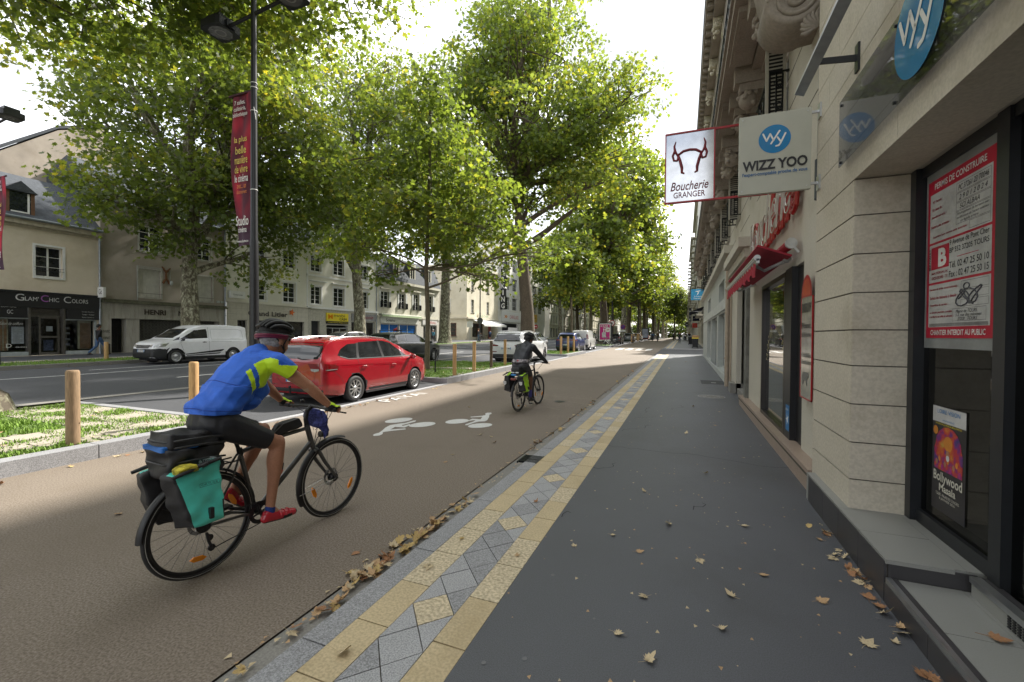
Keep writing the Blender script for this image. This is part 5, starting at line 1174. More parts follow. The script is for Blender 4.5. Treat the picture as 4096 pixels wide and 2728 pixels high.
# ---------------------------------------------------------------- plane trees
def leafmat(name,g1,g2,g3,rough=.42):
    m=bpy.data.materials.new(name); m.use_nodes=True; N=m.node_tree.nodes; L=m.node_tree.links; N.clear()
    o=N.new('ShaderNodeOutputMaterial'); at=N.new('ShaderNodeAttribute'); at.attribute_name='tint'
    cr=N.new('ShaderNodeValToRGB'); e=cr.color_ramp.elements; e[0].color=(*g1,1); e[1].color=(*g3,1); e[1].position=1; q=e.new(.55); q.color=(*g2,1); q=e.new(.86); q.color=(*[a*.5+b*.5 for a,b in zip(g2,g3)],1)
    L.new(at.outputs['Fac'],cr.inputs[0])
    d=N.new('ShaderNodeBsdfPrincipled'); d.inputs['Roughness'].default_value=rough; d.inputs['Specular IOR Level'].default_value=.55; L.new(cr.outputs[0],d.inputs['Base Color'])
    t=N.new('ShaderNodeBsdfTranslucent'); hs=N.new('ShaderNodeMix'); hs.data_type='RGBA'; hs.blend_type='MULTIPLY'; hs.inputs[0].default_value=1; hs.inputs[7].default_value=(1.9,1.75,.7,1); L.new(cr.outputs[0],hs.inputs[6]); L.new(hs.outputs[2],t.inputs[0])
    mx=N.new('ShaderNodeMixShader'); mx.inputs[0].default_value=.6; L.new(d.outputs[0],mx.inputs[1]); L.new(t.outputs[0],mx.inputs[2]); L.new(mx.outputs[0],o.inputs[0]); return m
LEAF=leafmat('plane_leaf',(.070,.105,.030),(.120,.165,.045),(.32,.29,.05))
LEAFY=leafmat('plane_leaf_bright',(.085,.130,.036),(.150,.205,.055),(.36,.33,.05))  # same leaf greens set lighter, for whole trees
BARK=None
def barkmat():
    m=bpy.data.materials.new('plane_bark'); m.use_nodes=True; N=m.node_tree.nodes; L=m.node_tree.links; b=N['Principled BSDF']; b.inputs['Roughness'].default_value=.85
    tc=N.new('ShaderNodeTexCoord'); mp=N.new('ShaderNodeMapping'); mp.inputs['Scale'].default_value=(1,1,.55); L.new(tc.outputs['Object'],mp.inputs[0])
    n=N.new('ShaderNodeTexNoise'); n.inputs['Scale'].default_value=7; n.inputs['Detail'].default_value=5; n.inputs['Roughness'].default_value=.65; n.inputs['Distortion'].default_value=.6; L.new(mp.outputs[0],n.inputs[0])
    cr=N.new('ShaderNodeValToRGB'); cr.color_ramp.interpolation='CONSTANT'; e=cr.color_ramp.elements; e[0].color=(.075,.06,.04,1); e[1].position=.44; e[1].color=(.15,.135,.09,1)
    for p,c in ((.52,(.25,.24,.17,1)),(.60,(.40,.39,.29,1)),(.48,(.11,.10,.06,1))): q=e.new(p); q.color=c
    L.new(n.outputs[0],cr.inputs[0]); L.new(cr.outputs[0],b.inputs['Base Color'])
    bp=N.new('ShaderNodeBump'); bp.inputs['Distance'].default_value=.02; L.new(n.outputs[0],bp.inputs['Height']); L.new(bp.outputs[0],b.inputs['Normal']); return m
BARK=barkmat()
BARK2=mat('brown_plane_bark',(.10,.078,.052),.9,var=.35,scale=5,stretch=(1,1,.4),coords='O',bump=.012,bscale=12,fine=.35,fscale=22)
BARKD=mat('young_bark',(.12,.10,.065),.9,var=.35,scale=10,stretch=(1,1,.4),coords='O',bump=.004,bscale=25,fine=.3,fscale=30)
LSHAPE=np.array([(0,-.45),(.16,-.28),(.44,-.36),(.32,-.08),(.55,.16),(.25,.17),(.0,.55),(-.25,.17),(-.55,.16),(-.32,-.08),(-.44,-.36),(-.16,-.28)])
LSIMPLE=np.array([(0,-.5),(.42,-.28),(.45,.15),(0,.55),(-.45,.15),(-.42,-.28)])
def leaves_mesh(name,P,Nrm,size,tint,mtl,shape=LSHAPE,rs=None):
    """P: n*3 centres, Nrm: n*3 leaf normals"""
    rs=rs or np.random.RandomState(1); n=len(P); k=len(shape)
    Nn=Nrm/np.linalg.norm(Nrm,axis=1,keepdims=True)
    a=rs.normal(size=(n,3)); A=np.cross(Nn,a); A/=np.linalg.norm(A,axis=1,keepdims=True); B=np.cross(Nn,A)
    sz=size*rs.uniform(.6,1.25,size=(n,1,1)); bend=rs.uniform(-.5,.5,size=(n,1,1))
    S=shape[None,:,:]
    V=P[:,None,:]+sz*(S[:,:,0:1]*A[:,None,:]+S[:,:,1:2]*B[:,None,:]+bend*(S[:,:,0:1]**2)*Nn[:,None,:]*1.2)
    V=V.reshape(-1,3)
    me=bpy.data.meshes.new(name); me.vertices.add(len(V)); me.vertices.foreach_set('co',V.astype('f4').ravel())
    me.loops.add(n*k); me.polygons.add(n); me.loops.foreach_set('vertex_index',np.arange(n*k,dtype='i4'))
    me.polygons.foreach_set('loop_start',np.arange(0,n*k,k,dtype='i4')); me.polygons.foreach_set('loop_total',np.full(n,k,dtype='i4'))
    at=me.attributes.new('tint','FLOAT','POINT'); at.data.foreach_set('value',np.repeat(tint,k).astype('f4'))
    me.materials.append(mtl); me.update(calc_edges=True); me.validate(); return me
def limb(mb,p0,p1,r0,r1,sag=.1,n=7,seg=7,rs=None):
    p0,p1=Vector(p0),Vector(p1); L=(p1-p0).length; pts=[]
    off=[Vector((rs.uniform(-1,1),rs.uniform(-1,1),rs.uniform(-.6,.6)))*L*sag for _ in range(2)]
    for i in range(seg+1):
        t=i/seg; b=off[0]*(4*t*(1-t))*.6+off[1]*math.sin(2*PI*t)*.35; pts.append(p0.lerp(p1,t)+b)
    mb.tube(pts,[r0+(r1-r0)*(i/seg) for i in range(seg+1)],n,True)
    return pts
def tree_meshes(name,seed,trunk,R0,blobs,nleaf,leaf,mtl=LEAF,bark=None,clump=.75,npc=60,yel=.12,shape=LSHAPE,fork=None,droop=.25,extra=()):
    """trunk: list of points (local); blobs: crown ellipsoids (cx,cy,cz,rx,ry,rz); leaves sit in clumps on branch tips"""
    rs=np.random.RandomState(seed)
    mb=MB(); mb.sm=True
    T=[Vector(p) for p in trunk]; m=len(T)
    rads=[R0*(1.0-.5*i/(m-1)) for i in range(m)]
    P=[T[0]+Vector((0,0,-.1)),T[0]+Vector((0,0,.12)),T[0].lerp(T[1],.25)]+T[1:]; RR=[R0*1.45,R0*1.22,R0*1.03]+rads[1:]
    mb.tube(P,RR,16,True)
    top=T[-1]; tips=[]
    for (cx,cy,cz,rx,ry,rz) in blobs:
        c=Vector((cx,cy,cz))
        base=min(T[1:],key=lambda q:abs(q.z-(cz-rz*.7))); r=R0*.42
        pts=limb(mb,base,c,r,r*.35,.10,8,8,rs)
        for _ in range(9):
            d=Vector(rs.normal(size=3)); d.normalize(); d.z=d.z*.8+.1
            e=c+Vector((d.x*rx*.8,d.y*ry*.8,d.z*rz*.8)); s=pts[rs.randint(3,len(pts))]
            q=limb(mb,s,e,r*.28,.02,.10,5,5,rs); tips+=q[2:]
    for e in extra: limb(mb,e[0],e[1],e[2],e[3],.08,8,8,rs)
    trunk_me=mb.mesh(name+'_trunk',[bark or BARK])
    # clump centres
    vol=np.array([b[3]*b[4]*b[5] for b in blobs])**(2/3.); vol/=vol.sum()
    nc=max(1,nleaf//npc); C=[];TT=[]
    for (b,v) in zip(blobs,vol):
        k=max(1,int(round(nc*v)))
        d=rs.normal(size=(k,3)); d/=np.linalg.norm(d,axis=1,keepdims=True)
        r=rs.uniform(.25,1,size=(k,1))**.45; r*=1+.16*np.sin(3*d[:,:1]*2+seed)*np.cos(4*d[:,1:2]+seed)+rs.normal(0,.06,(k,1))
        C.append(np.array(b[:3])+d*r*np.array(b[3:])); TT.append(np.repeat(rs.uniform(-.15,.15),k)+rs.normal(0,.18,k))
    C=np.concatenate(C); TT=np.concatenate(TT)
    n=len(C)*npc; idx=np.repeat(np.arange(len(C)),npc)
    off=rs.normal(size=(n,3))*np.array([clump,clump,clump*.42])
    P=C[idx]+off; P[:,2]-=droop*(off[:,0]**2+off[:,1]**2)/max(clump,.01)*.5
    Nn=rs.normal(size=(n,3))*.75+np.array([0,0,.75])+off/clump*.35
    tint=np.clip(.33+TT[idx]+rs.normal(0,.10,n)+(rs.uniform(size=n)<yel)*.30,0,1)
    return trunk_me,leaves_mesh(name+'_crown',P,Nn,leaf,tint,mtl,shape,rs)
def place_tree(name,label,loc,meshes,rotz=0,sc=1,group='plane trees lining the avenue',cat='tree'):
    t=thing(name,label,cat,loc,rotz,group,sc)
    o=obj('trunk',meshes[0],None,t,True); c=obj('crown',meshes[1],None,t,True); return t
def blobcloud(seed,n,cz,rxy,rz,br,squash=1.0,off=(0,0)):
    rs=np.random.RandomState(seed); out=[(off[0],off[1],cz,rxy*.55,rxy*.55,rz*.6)]
    for i in range(n):
        a=2*PI*i/n*1.618*2+rs.uniform(0,.5); v=rs.uniform(-1,1); q=math.sqrt(max(0,1-v*v))*rs.uniform(.65,.95)
        out.append((off[0]+rxy*q*.72*math.cos(a),off[1]+rxy*q*.72*math.sin(a),cz+rz*v*.72,br*rs.uniform(.75,1.2),br*rs.uniform(.75,1.2),br*rs.uniform(.6,.9)*squash))
    return out
# A: mottled tree behind the van
mA=tree_meshes('plane_a',11,[(0,0,0),(-.1,0,2.2),(-.35,.1,4.5),(-.3,.2,6.6),(-.1,.3,8.6)],.50,
   [b for b in blobcloud(3,26,13.4,8.6,7.0,3.0) if b[1]>-2.6]+[(-1.5,-2.6,8.0,2.4,2.2,1.7),(.5,3.2,6.3,1.9,2.3,1.9),(1,-1.6,7.2,2.0,2.2,1.7),(1,5.6,9.5,2.6,3.0,2.6),(2.5,2,9,3,3,2.4)],38000,.25,LEAF,clump=.55,npc=40,yel=.07,extra=[((-.3,.2,6.0),(-.5,2.6,9.6),.30,.16),((-.3,.2,6.0),(0,-2.6,9.2),.32,.15)])
place_tree('plane_tree','big plane tree with peeling mottled trunk standing behind the white van',(-25.5,15.8,.33+gr(15.8)),mA)
# near tree at the left edge of the frame
mL=tree_meshes('plane_left',21,[(0,0,0),(-.75,-.9,1.6),(-1.3,-1.6,3.6),(-1.3,-1.5,6.5),(-.9,-.6,9.5)],.37,
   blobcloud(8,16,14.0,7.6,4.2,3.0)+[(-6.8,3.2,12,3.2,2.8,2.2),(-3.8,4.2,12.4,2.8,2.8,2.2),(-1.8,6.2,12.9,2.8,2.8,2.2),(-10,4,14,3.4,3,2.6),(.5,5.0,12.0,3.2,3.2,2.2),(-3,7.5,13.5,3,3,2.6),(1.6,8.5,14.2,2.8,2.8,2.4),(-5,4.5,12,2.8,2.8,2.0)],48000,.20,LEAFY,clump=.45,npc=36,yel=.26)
place_tree('plane_tree','nearest plane tree whose trunk foot shows at the left edge beside the grass',(-12.25,3.8,.16),mL)
# B, C
mB=tree_meshes('plane_b',31,[(0,0,0),(.05,-.1,3),(-.1,-.3,6),(.2,-.6,9),(.2,-.4,12)],.50,
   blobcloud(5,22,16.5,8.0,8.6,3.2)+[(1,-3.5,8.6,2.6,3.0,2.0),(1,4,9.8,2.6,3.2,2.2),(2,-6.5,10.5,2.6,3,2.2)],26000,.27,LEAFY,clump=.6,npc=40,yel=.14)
place_tree('plane_tree','plane tree with slim leaning trunk in front of the pale apartment facade',(-25.6,29.4,.33+gr(29.4)),mB)
mC=tree_meshes('plane_c',41,[(0,0,0),(.0,0,3),(.1,-.1,6),(.1,0,9.5),(.1,0,13)],.72,
   blobcloud(9,22,18.5,8.5,9.2,3.4)+[(1,3,9.2,2.6,3,2)],20000,.31,LEAF,clump=.66,npc=40,yel=.10)
place_tree('plane_tree','thick plane tree with flared foot on the far kerb by the cafe',(-26.4,44.8,.33+gr(44.8)),mC)
# D: the tall tree in the middle
mD=tree_meshes('plane_d',51,[(0,0,0),(-.1,.1,3),(-.45,.2,6),(-.9,.3,9.5),(-.9,.5,13)],.56,
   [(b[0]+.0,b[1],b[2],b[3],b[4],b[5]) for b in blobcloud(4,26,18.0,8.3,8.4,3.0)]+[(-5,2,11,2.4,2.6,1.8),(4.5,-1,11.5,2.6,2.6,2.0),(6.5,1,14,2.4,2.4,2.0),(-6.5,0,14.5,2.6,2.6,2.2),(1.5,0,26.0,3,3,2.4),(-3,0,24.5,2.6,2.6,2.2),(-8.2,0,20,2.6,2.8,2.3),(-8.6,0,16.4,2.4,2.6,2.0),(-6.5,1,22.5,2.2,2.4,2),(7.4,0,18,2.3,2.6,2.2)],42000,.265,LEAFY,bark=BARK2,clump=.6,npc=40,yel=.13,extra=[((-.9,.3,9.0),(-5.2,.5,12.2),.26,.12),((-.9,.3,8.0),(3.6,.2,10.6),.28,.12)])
place_tree('plane_tree','tallest central plane tree behind the white estate car with dark bare trunk',(-10.9,30.7,.15+gr(30.7)),mD)
# small tree
sb=[(0,0,6.0,1.5,1.5,1.2),(.2,.1,8.6,1.9,1.9,1.5),(0,0,10.4,1.5,1.5,1.6),(-1.6,-.6,7.6,1.5,1.5,1.0),(1.7,.8,7.4,1.5,1.5,1.0),(-.6,-1.8,6.4,1.4,1.4,.8),(2.9,1.6,5.7,1.1,1.1,.55),(4.2,2.2,5.0,.8,.8,.4),(-2.4,-1.2,5.3,1.3,1.3,.7),(.8,2.2,6.5,1.3,1.5,.9),(1.8,2.6,5.0,.9,.9,.5),(-2.8,-1.4,8.4,1.0,1.2,.8),(.7,.8,4.6,.7,.7,.35),(-1.5,-.9,3.9,.6,.6,.3),(2.6,1.2,3.8,.6,.6,.35),(0,0,12.0,.8,.8,.9)]
mS=tree_meshes('plane_small',61,[(0,0,0),(.02,.02,2.2),(-.03,-.05,4.2),(.0,.05,6.4),(.1,0,9.0),(.1,0,11.6)],.105,sb,9500,.21,LEAFY,bark=BARKD,clump=.42,npc=14,yel=.10,extra=[((0,0,3.4),(2.9,1.6,5.2),.05,.02),((0,0,3.9),(-2.2,-1.2,5.3),.04,.015)])
place_tree('young_plane_tree','slender young plane tree with loose big leaves on the near verge',(-9.95,15.45,.16+gr(15.4)),mS,group='young plane trees on the verge')
# rows receding: shared meshes
mF1=tree_meshes('plane_far1',71,[(0,0,0),(.1,0,3),(-.2,.1,7),(.1,.1,11)],.55,blobcloud(14,20,16.5,7.6,8.6,3.2)+[(3,1,9,2.4,2.6,2),(-3,-2,9.5,2.4,2.4,2)],15000,.42,LEAFY,bark=BARK2,clump=.75,npc=24,yel=.16,shape=LSIMPLE)
mF2=tree_meshes('plane_far2',81,[(0,0,0),(-.2,0,3),(.1,.1,7),(.3,.1,11)],.5,blobcloud(24,18,15.8,7.2,8.0,3.3)+[(2,-3,8.8,2.4,2.6,2)],13500,.44,LEAF,clump=.8,npc=24,yel=.12,shape=LSIMPLE)
mY=tree_meshes('plane_young',91,[(0,0,0),(.05,0,2.5),(-.05,0,5),(0,0,8)],.16,blobcloud(34,9,8.0,2.7,3.8,1.5),4200,.30,LEAFY,bark=BARKD,clump=.5,npc=16,yel=.15,shape=LSIMPLE)
near=[(59.7,mF1,1.0,'plane tree with straight thick trunk beside the advertising panel'),(80,mF2,1.0,'plane tree with forked crown behind the black estate car'),(93,mF1,.95,'plane tree behind the grey hatchback further up the verge'),(108,mF2,1.0,'plane tree past the beige car on the near verge'),(124,mF1,1,''),(140,mF2,1,''),(158,mF1,1,''),(178,mF2,1,''),(200,mF1,1,''),(226,mF2,1,''),(256,mF1,1.1,''),(290,mF2,1.1,'')]
for i,(y,m_,s,lab) in enumerate(near):
    place_tree('plane_tree',lab or 'one of the many distant plane trees merging into the green tunnel of the near row',(-10.3+.4*math.sin(i*2.3),y,.15+gr(y)),m_,i*1.3,s*1.13,group=None if lab else 'distant plane trees of the near row')
far=[(60,mF2,1,'plane tree on the far verge in front of the cafe awning'),(76,mF1,1,'plane tree on the far verge before the PARKING building'),(93,mF2,1,'plane tree on the far verge past the garage'),(110,mF1,1,''),(128,mF2,1,''),(148,mF1,1,''),(170,mF2,1,''),(196,mF1,1,''),(228,mF2,1.1,''),(265,mF1,1.1,'')]
for i,(y,m_,s,lab) in enumerate(far):
    if i<2: continue
    place_tree('plane_tree',lab or 'one of the many distant plane trees of the far row behind the young trees',(-25.6,y,.33+gr(y)),m_,i*1.9+.5,s,group=None if lab else 'distant plane trees of the far row')
for i,(x,y,s,lab) in enumerate([(-13.2+2.2,44.5,.95,'young tree left of the three young trees beyond the white car'),(-11.0,51.0,.9,'young tree in the middle beyond the blue car'),(-11.2,55.5,1.0,'young tree right of the others near the small white van'),(-11,68,1.0,'young tree with thin trunk behind the bicycles'),(-11,73,1.1,'young tree squeezed between two thick plane trunks')]):
    place_tree('young_plane_tree',lab,(x,y,.15+gr(y)),mY,i*1.1,s*1.15,group='young plane trees on the verge')
fb=[(x,y,rnd.uniform(3,11),7,5,rnd.uniform(3,6)) for x in range(-60,40,9) for y in (300,)]
mm=tree_meshes('distant_wood',5,[(0,300,0),(0,300,5)],.3,fb,9000,1.3,LEAF,clump=1.6,npc=20,shape=LSIMPLE); obj('distant_wood',mm[1],None,kind='stuff',label='hazy mass of far off foliage closing the avenue',cat='far trees')
# trees closing the avenue and behind the camera (shade and reflections)
for i,(x,y) in enumerate([(-3.5,330),(4,350),(-14,340),(12,345)]):
    place_tree('plane_tree','far away tree closing the end of the avenue',(x,y,.8),mF1,i,1.3,group='trees closing the avenue')
place_tree('plane_tree','right row plane tree standing far down near the vanishing point',(-3.4+.6,150,.8),mF2,2.0,.72,group=None)
place_tree('plane_tree','left row plane tree behind the camera position',(-11.5,-12,.16),mF1,.7,1)
# ---------------------------------------------------------------- vehicles: a smooth painted shell; windows, lamps, plates and seams are thin pieces laid on it
def paint(name,c,metal=0,rough=.3): return mat(name,c,rough,metal=metal,var=.03,coat=1,spec=.5)
CARGLASS=mat('car_glass',(.016,.018,.019),.03,var=.5,scale=2.5,spec=.7,coat=0)
PLASTIC=mat('black_plastic',(.022,.023,.025),.6,var=.1)
TAIL=mat('tail_lamp_red',(.13,.002,.004),.12,var=.1,coat=1)
LAMPC=mat('clear_lamp',(.55,.56,.57),.08,var=.2,scale=30,metal=.6,coat=1)
PLATEM=mat('number_plate',(.62,.62,.60),.4,var=.02)
SEAM=mat('panel_gap',(.01,.01,.01),.8)
def interp(prof,x):
    for (a,b),(c,d) in zip(prof[:-1],prof[1:]):
        if a<=x<=c: t=(x-a)/(c-a) if c>a else 0; t=t*t*(3-2*t)*.5+t*.5; return b+(d-b)*t
    return prof[0][1] if x<prof[0][0] else prof[-1][1]
def car(name,label,loc,rotz,L=4.4,W=1.8,H=1.5,top=None,belt=None,plan=None,wb=2.6,fo=.85,wr=.32,paintm=None,group=None,clad=None,roofw=.72,sill=.22,side_win=(),rear_win=None,front_win=None,lod=1,tumble=1.0,rimm=None,extras=None,archr=.06,wheel_w=.215,hub='spoke',cat='car'):
    """local frame: +Y forwards, origin under the middle of the rear bumper; y runs 0..L"""
    t=thing(name,label,cat,loc,rotz,group)
    ya=L-fo-wb; yf=L-fo                      # axles
    ns=64 if lod==1 else 40
    ys=[L*(.5-.5*math.cos(PI*i/(ns-1))) for i in range(ns)] if False else [L*i/(ns-1) for i in range(ns)]
    plan=plan or [(0,.88),(.12,.95),(.5,.99),(L*.45,1.0),(L-.9,.99),(L-.35,.94),(L-.08,.82),(L,.74)]
    K=18; vs=[]
    def section(y):
        w=W/2*interp(plan,y); zt=interp(top,y); zb=min(interp(belt,y),zt-.01); z0=sill+ (.08*max(0,1-min(y,L-y)/.5)); h=zt-zb
        wr_=w*(roofw+(1-roofw)*max(0,1-h/.28)*.9) if h<.28 else w*roofw
        pts=[]
        lower=[(w*.80,z0-.03),(w*.94,z0),(w*.985,z0+.10),(w*1.0,z0+.28),(w*.995,(z0+zb)/2+.08),(w*1.0,zb-.16),(w*.985,zb-.06),(w*.955,zb)]
        for i in range(1,7):
            a=i/6; x=w*.955+(wr_-w*.955)*(a**(.85*tumble)); z=zb+(h*.90)*a; pts.append((x,z))
        upper=pts+[(wr_*.93,zb+h*.965),(wr_*.72,zb+h*.99),(wr_*.35,zt),(0,zt+.008)]
        return lower+upper
    rows=[section(y) for y in ys]; k=len(rows[0])
    mb=MB(); mb.sm=True
    full=[]
    def mkring(y,r,sc=1.0): q=[(x*sc,.62+(z-.62)*sc) for x,z in r]; return [(x,y,z) for x,z in q]+[(-x,y,z) for x,z in q[-2::-1]]
    for dy,sc in ((0,.90),(.008,.945),(.022,.975),(.045,.993)): full.append(mkring(dy,section(dy),sc))
    for y,r in zip(ys,rows):
        if .06<y<L-.06: full.append(mkring(y,r))
    for dy,sc in ((.045,.993),(.022,.975),(.008,.945),(0,.90)): full.append(mkring(L-dy,section(L-dy),sc))
    ns=len(full)
    nn=len(full[0]); V=[p for r in full for p in r]; F=[]
    for i in range(ns-1):
        for j in range(nn-1): F.append((i*nn+j,i*nn+j+1,(i+1)*nn+j+1,(i+1)*nn+j))
        F.append((i*nn+nn-1,i*nn,(i+1)*nn,(i+1)*nn+nn-1))
    F.append(tuple(range(nn))[::-1]); F.append(tuple((ns-1)*nn+j for j in range(nn)))
    mb.add(V,F)
    me=mb.mesh('body',[paintm,PLASTIC,BLACKM])
    # round the ends and cut the wheel arches
    o=bpy.data.objects.new('tmpc',me); COL.objects.link(o)
    bm=bmesh.new(); bm.from_mesh(me); bmesh.ops.recalc_face_normals(bm,faces=bm.faces[:]); 
    bm.to_mesh(me); bm.free()
    cut=MB()
    for y in (ya,yf):
        for s in (-1,1): cut.cyl((s*(W/2-.30),y,wr+.0),(s*(W/2+.2),y,wr+.0),wr+archr,32,sm=False,mi=2)
    cm=cut.mesh('cut',[BLACKM,BLACKM,BLACKM]); co=bpy.data.objects.new('tmpcut',cm); COL.objects.link(co)
    bo=o.modifiers.new('b','BOOLEAN'); bo.operation='DIFFERENCE'; bo.object=co; bo.solver='EXACT'
    bpy.context.view_layer.update(); dg=bpy.context.evaluated_depsgraph_get(); body=bpy.data.meshes.new_from_object(o.evaluated_get(dg)); body.name='body'
    for q in (o,co): bpy.data.objects.remove(q)
    # keep arch faces flat-shaded black
    for p in body.polygons:
        c=p.center
        inside=any(abs(math.hypot(c.y-y,c.z-wr)-(wr+archr))<.012 or (math.hypot(c.y-y,c.z-wr)<wr+archr-.01 and abs(abs(c.x)-(W/2-.30))<.01) for y in (ya,yf))
        if inside: p.material_index=2; p.use_smooth=False
        elif clad and clad(c,L,W): p.material_index=1
        if len(p.vertices)>12: p.use_smooth=False
    try: body.set_sharp_from_angle(angle=R(38))
    except Exception: pass
    obj('body',body,None,t,True)
    bv=BVHTree.FromPolygons([v.co[:] for v in body.vertices],[tuple(p.vertices) for p in body.polygons])
    C0=Vector((0,L/2,.8))
    def patch(nm,polys,axis,m,off=.006,parent=t,grid=.06,thick=0):
        """polys: outlines in side view (y,z) for axis 'R'/'L' or rear/front view (x,z) for 'B'/'F'"""
        mb=MB(); mb.sm=True
        for poly in polys:
            P=[Vector(p) for p in poly]; n=len(P)
            dens=[]
            for i in range(n):
                a,b=P[i],P[(i+1)%n]; kk=max(1,int((b-a).length/grid))
                for j in range(kk): dens.append(a.lerp(b,j/kk))
            nb=len(dens); xs=[p.x for p in dens]; zs=[p.y for p in dens]
            inner=[]
            x=min(xs)+grid*.7
            while x<max(xs):
                z=min(zs)+grid*.7
                while z<max(zs):
                    q=Vector((x,z)); 
                    if min((q-d).length for d in dens)>grid*.5: inner.append(q)
                    z+=grid
                x+=grid
            res=delaunay_2d_cdt(dens+inner,[(i,(i+1)%nb) for i in range(nb)],[list(range(nb))],1,1e-5)
            verts,faces=res[0],res[2]; out=[];ok=[]
            for v in verts:
                if axis=='R': o_,d=Vector((3,v.x,v.y)),Vector((-1,0,0))
                elif axis=='L': o_,d=Vector((-3,v.x,v.y)),Vector((1,0,0))
                elif axis=='B': o_,d=Vector((v.x,-3,v.y)),Vector((0,1,0))
                elif axis=='F': o_,d=Vector((v.x,L+3,v.y)),Vector((0,-1,0))
                else: o_,d=Vector((v.x,v.y,4)),Vector((0,0,-1))
                h=bv.ray_cast(o_,d)
                if h[0] is None or (axis=='B' and h[0].y>.14+max(0,h[0].z-.95)*.95) or (axis=='F' and L-h[0].y>2.2) or (axis in 'RL' and h[0].x*(1 if axis=='R' else -1)<W*.28): out.append((0,0,0)); ok.append(False); continue
                nrm=h[1]; 
                if nrm.dot(d)>0: nrm=-nrm
                out.append(h[0]+nrm*off); ok.append(True)
            mb.add([tuple(p) for p in out],[f for f in faces if all(ok[i] for i in f)])
        if not mb.f: return None
        return obj(nm,mb,m,parent,True)
    def strip(nm,lines,axis,m,w=.007,off=.003):
        polys=[]
        for ln in lines:
            P=[Vector(p) for p in ln]
            for a,b in zip(P[:-1],P[1:]):
                d=(b-a).normalized(); n=Vector((-d.y,d.x))*w/2; polys.append([a-n,b-d*0-n,b+n,a+n])
        return patch(nm,polys,axis,m,off,grid=.12)
    # wheels
    RIM=rimm or ALU
    def wheel(y,s,first=None):
        x=s*(W/2-.015)
        w=MB(); w.lathe([(wr*.66,-.10),(wr*.80,-.11),(wr*.93,-.105),(wr*.985,-.075),(wr,-.03),(wr,.03),(wr*.985,.075),(wr*.93,.105),(wr*.80,.11),(wr*.66,.10)],(0,0,0),'x',36)
        g=bpy.data.objects.new('wheel',w.mesh('wheel',[RUBBER])); g.location=(x-s*.105,y,wr); link(g,t,True)
        q=MB(); e=s*.10
        q.lathe([(wr*.70,e),(wr*.655,e*1.02),(wr*.63,e*.5),(wr*.60,-e*.5)],(0,0,0),'x',36)
        nsp=10 if hub=='spoke' else 5
        if hub=='steel':
            q.lathe([(wr*.62,e*.55),(wr*.5,e*.75),(wr*.42,e*.5),(wr*.25,e*.6),(wr*.2,e*.8),(0,e*.8)],(0,0,0),'x',28)
        else:
            for i in range(nsp):
                a=2*PI*i/nsp; c,d=math.cos(a),math.sin(a); ww=(.018 if hub=='spoke' else .036)
                q.add([(e*.80,-d*ww+c*.05,c*ww+d*.05),(e*.80,d*ww+c*.05,-c*ww+d*.05),(e*.93,d*ww*.8+c*wr*.66,-c*ww*.8+d*wr*.66),(e*.93,-d*ww*.8+c*wr*.66,c*ww*.8+d*wr*.66),(e*.45,-d*ww+c*.05,c*ww+d*.05),(e*.45,d*ww+c*.05,-c*ww+d*.05),(e*.45,d*ww+c*wr*.66,-c*ww+d*wr*.66),(e*.45,-d*ww+c*wr*.66,c*ww+d*wr*.66)],[(0,1,2,3),(0,4,5,1),(1,5,6,2),(3,2,6,7),(0,3,7,4)],0,False)
            q.lathe([(.065,e*.5),(.06,e*.85),(.03,e*.9),(0,e*.9)],(0,0,0),'x',18)
        r=obj('rim',q,RIM,g,True)
        k_=MB(); k_.lathe([(wr*.62,-.0),(0,0)],(0,0,0),'x',24); obj('brake_disc',k_,PLASTIC,g,True)
    for y in (ya,yf):
        for s in (-1,1): wheel(y,s)
    # glass
    for poly in side_win:
        for ax in ('R','L'): patch('side_window',[poly],ax,CARGLASS,.005)
    if rear_win: patch('rear_window',[rear_win],'B',CARGLASS,.006)
    if front_win: patch('windscreen',[front_win],'F',CARGLASS,.006)
    mb=MB(); mb.box(-W*.36,W*.36,.25,L-.25,.16,.30); mb.box(-W*.47,W*.47,ya+wr+.1,yf-wr-.1,.17,.28); obj('underbody',mb,BLACKM,t,True)
    if extras: extras(t,patch,strip,bv)
    return t
def plate(t,y,z,txt,front=False,w=.52,x=0,tilt=0):
    s=1 if front else -1; nrm=(0,s,.12*-s*-1)
    M=basis((x,y,z),(0,s,.10))
    mb=MB(); mb.T=M; mb.box(-w/2,w/2,-.055,.055,-.004,.008,0); mb.T=None
    rectm(mb,M,-w/2,-w/2+.045,-.055,.055,.0095,1); rectm(mb,M,w/2-.04,w/2,-.055,.055,.0095,1)
    o=obj('number_plate',mb,[PLATEM,BLUEP],t,True)
    if txt:
        mb=MB(); tmb(mb,txt,M,w-.12,.075,depth=.010,bold=.01); obj('lettering',mb,BLACK,o,True)
def mirror(t,y,z,W,m):
    for s in (-1,1):
        mb=MB(); mb.sm=True; mb.ell((s*(W/2+.10),y,z),(.11,.055,.075),14,10,0); mb.box(s*(W/2-.03),s*(W/2+.04),y-.02,y+.03,z-.07,z-.03,1); obj('door_mirror',mb,[m,PLASTIC],t,True)
def handle(t,pts,m,W,bv,L):
    for (y,z) in pts:
        for s in (1,-1):
            h=bv.ray_cast(Vector((s*3,y,z)),Vector((-s,0,0)))
            if h[0] is None: continue
            x=h[0].x; mb=MB(); mb.sm=True; mb.tube([(x+s*.0,y-.09,z),(x+s*.035,y-.06,z),(x+s*.04,y,z+.004),(x+s*.035,y+.06,z),(x,y+.09,z)],.014,8); mb.ell((x-s*.012,y,z),(.016,.06,.035),12,8,1); obj('door_handle',mb,[m,PLASTIC],t,True)
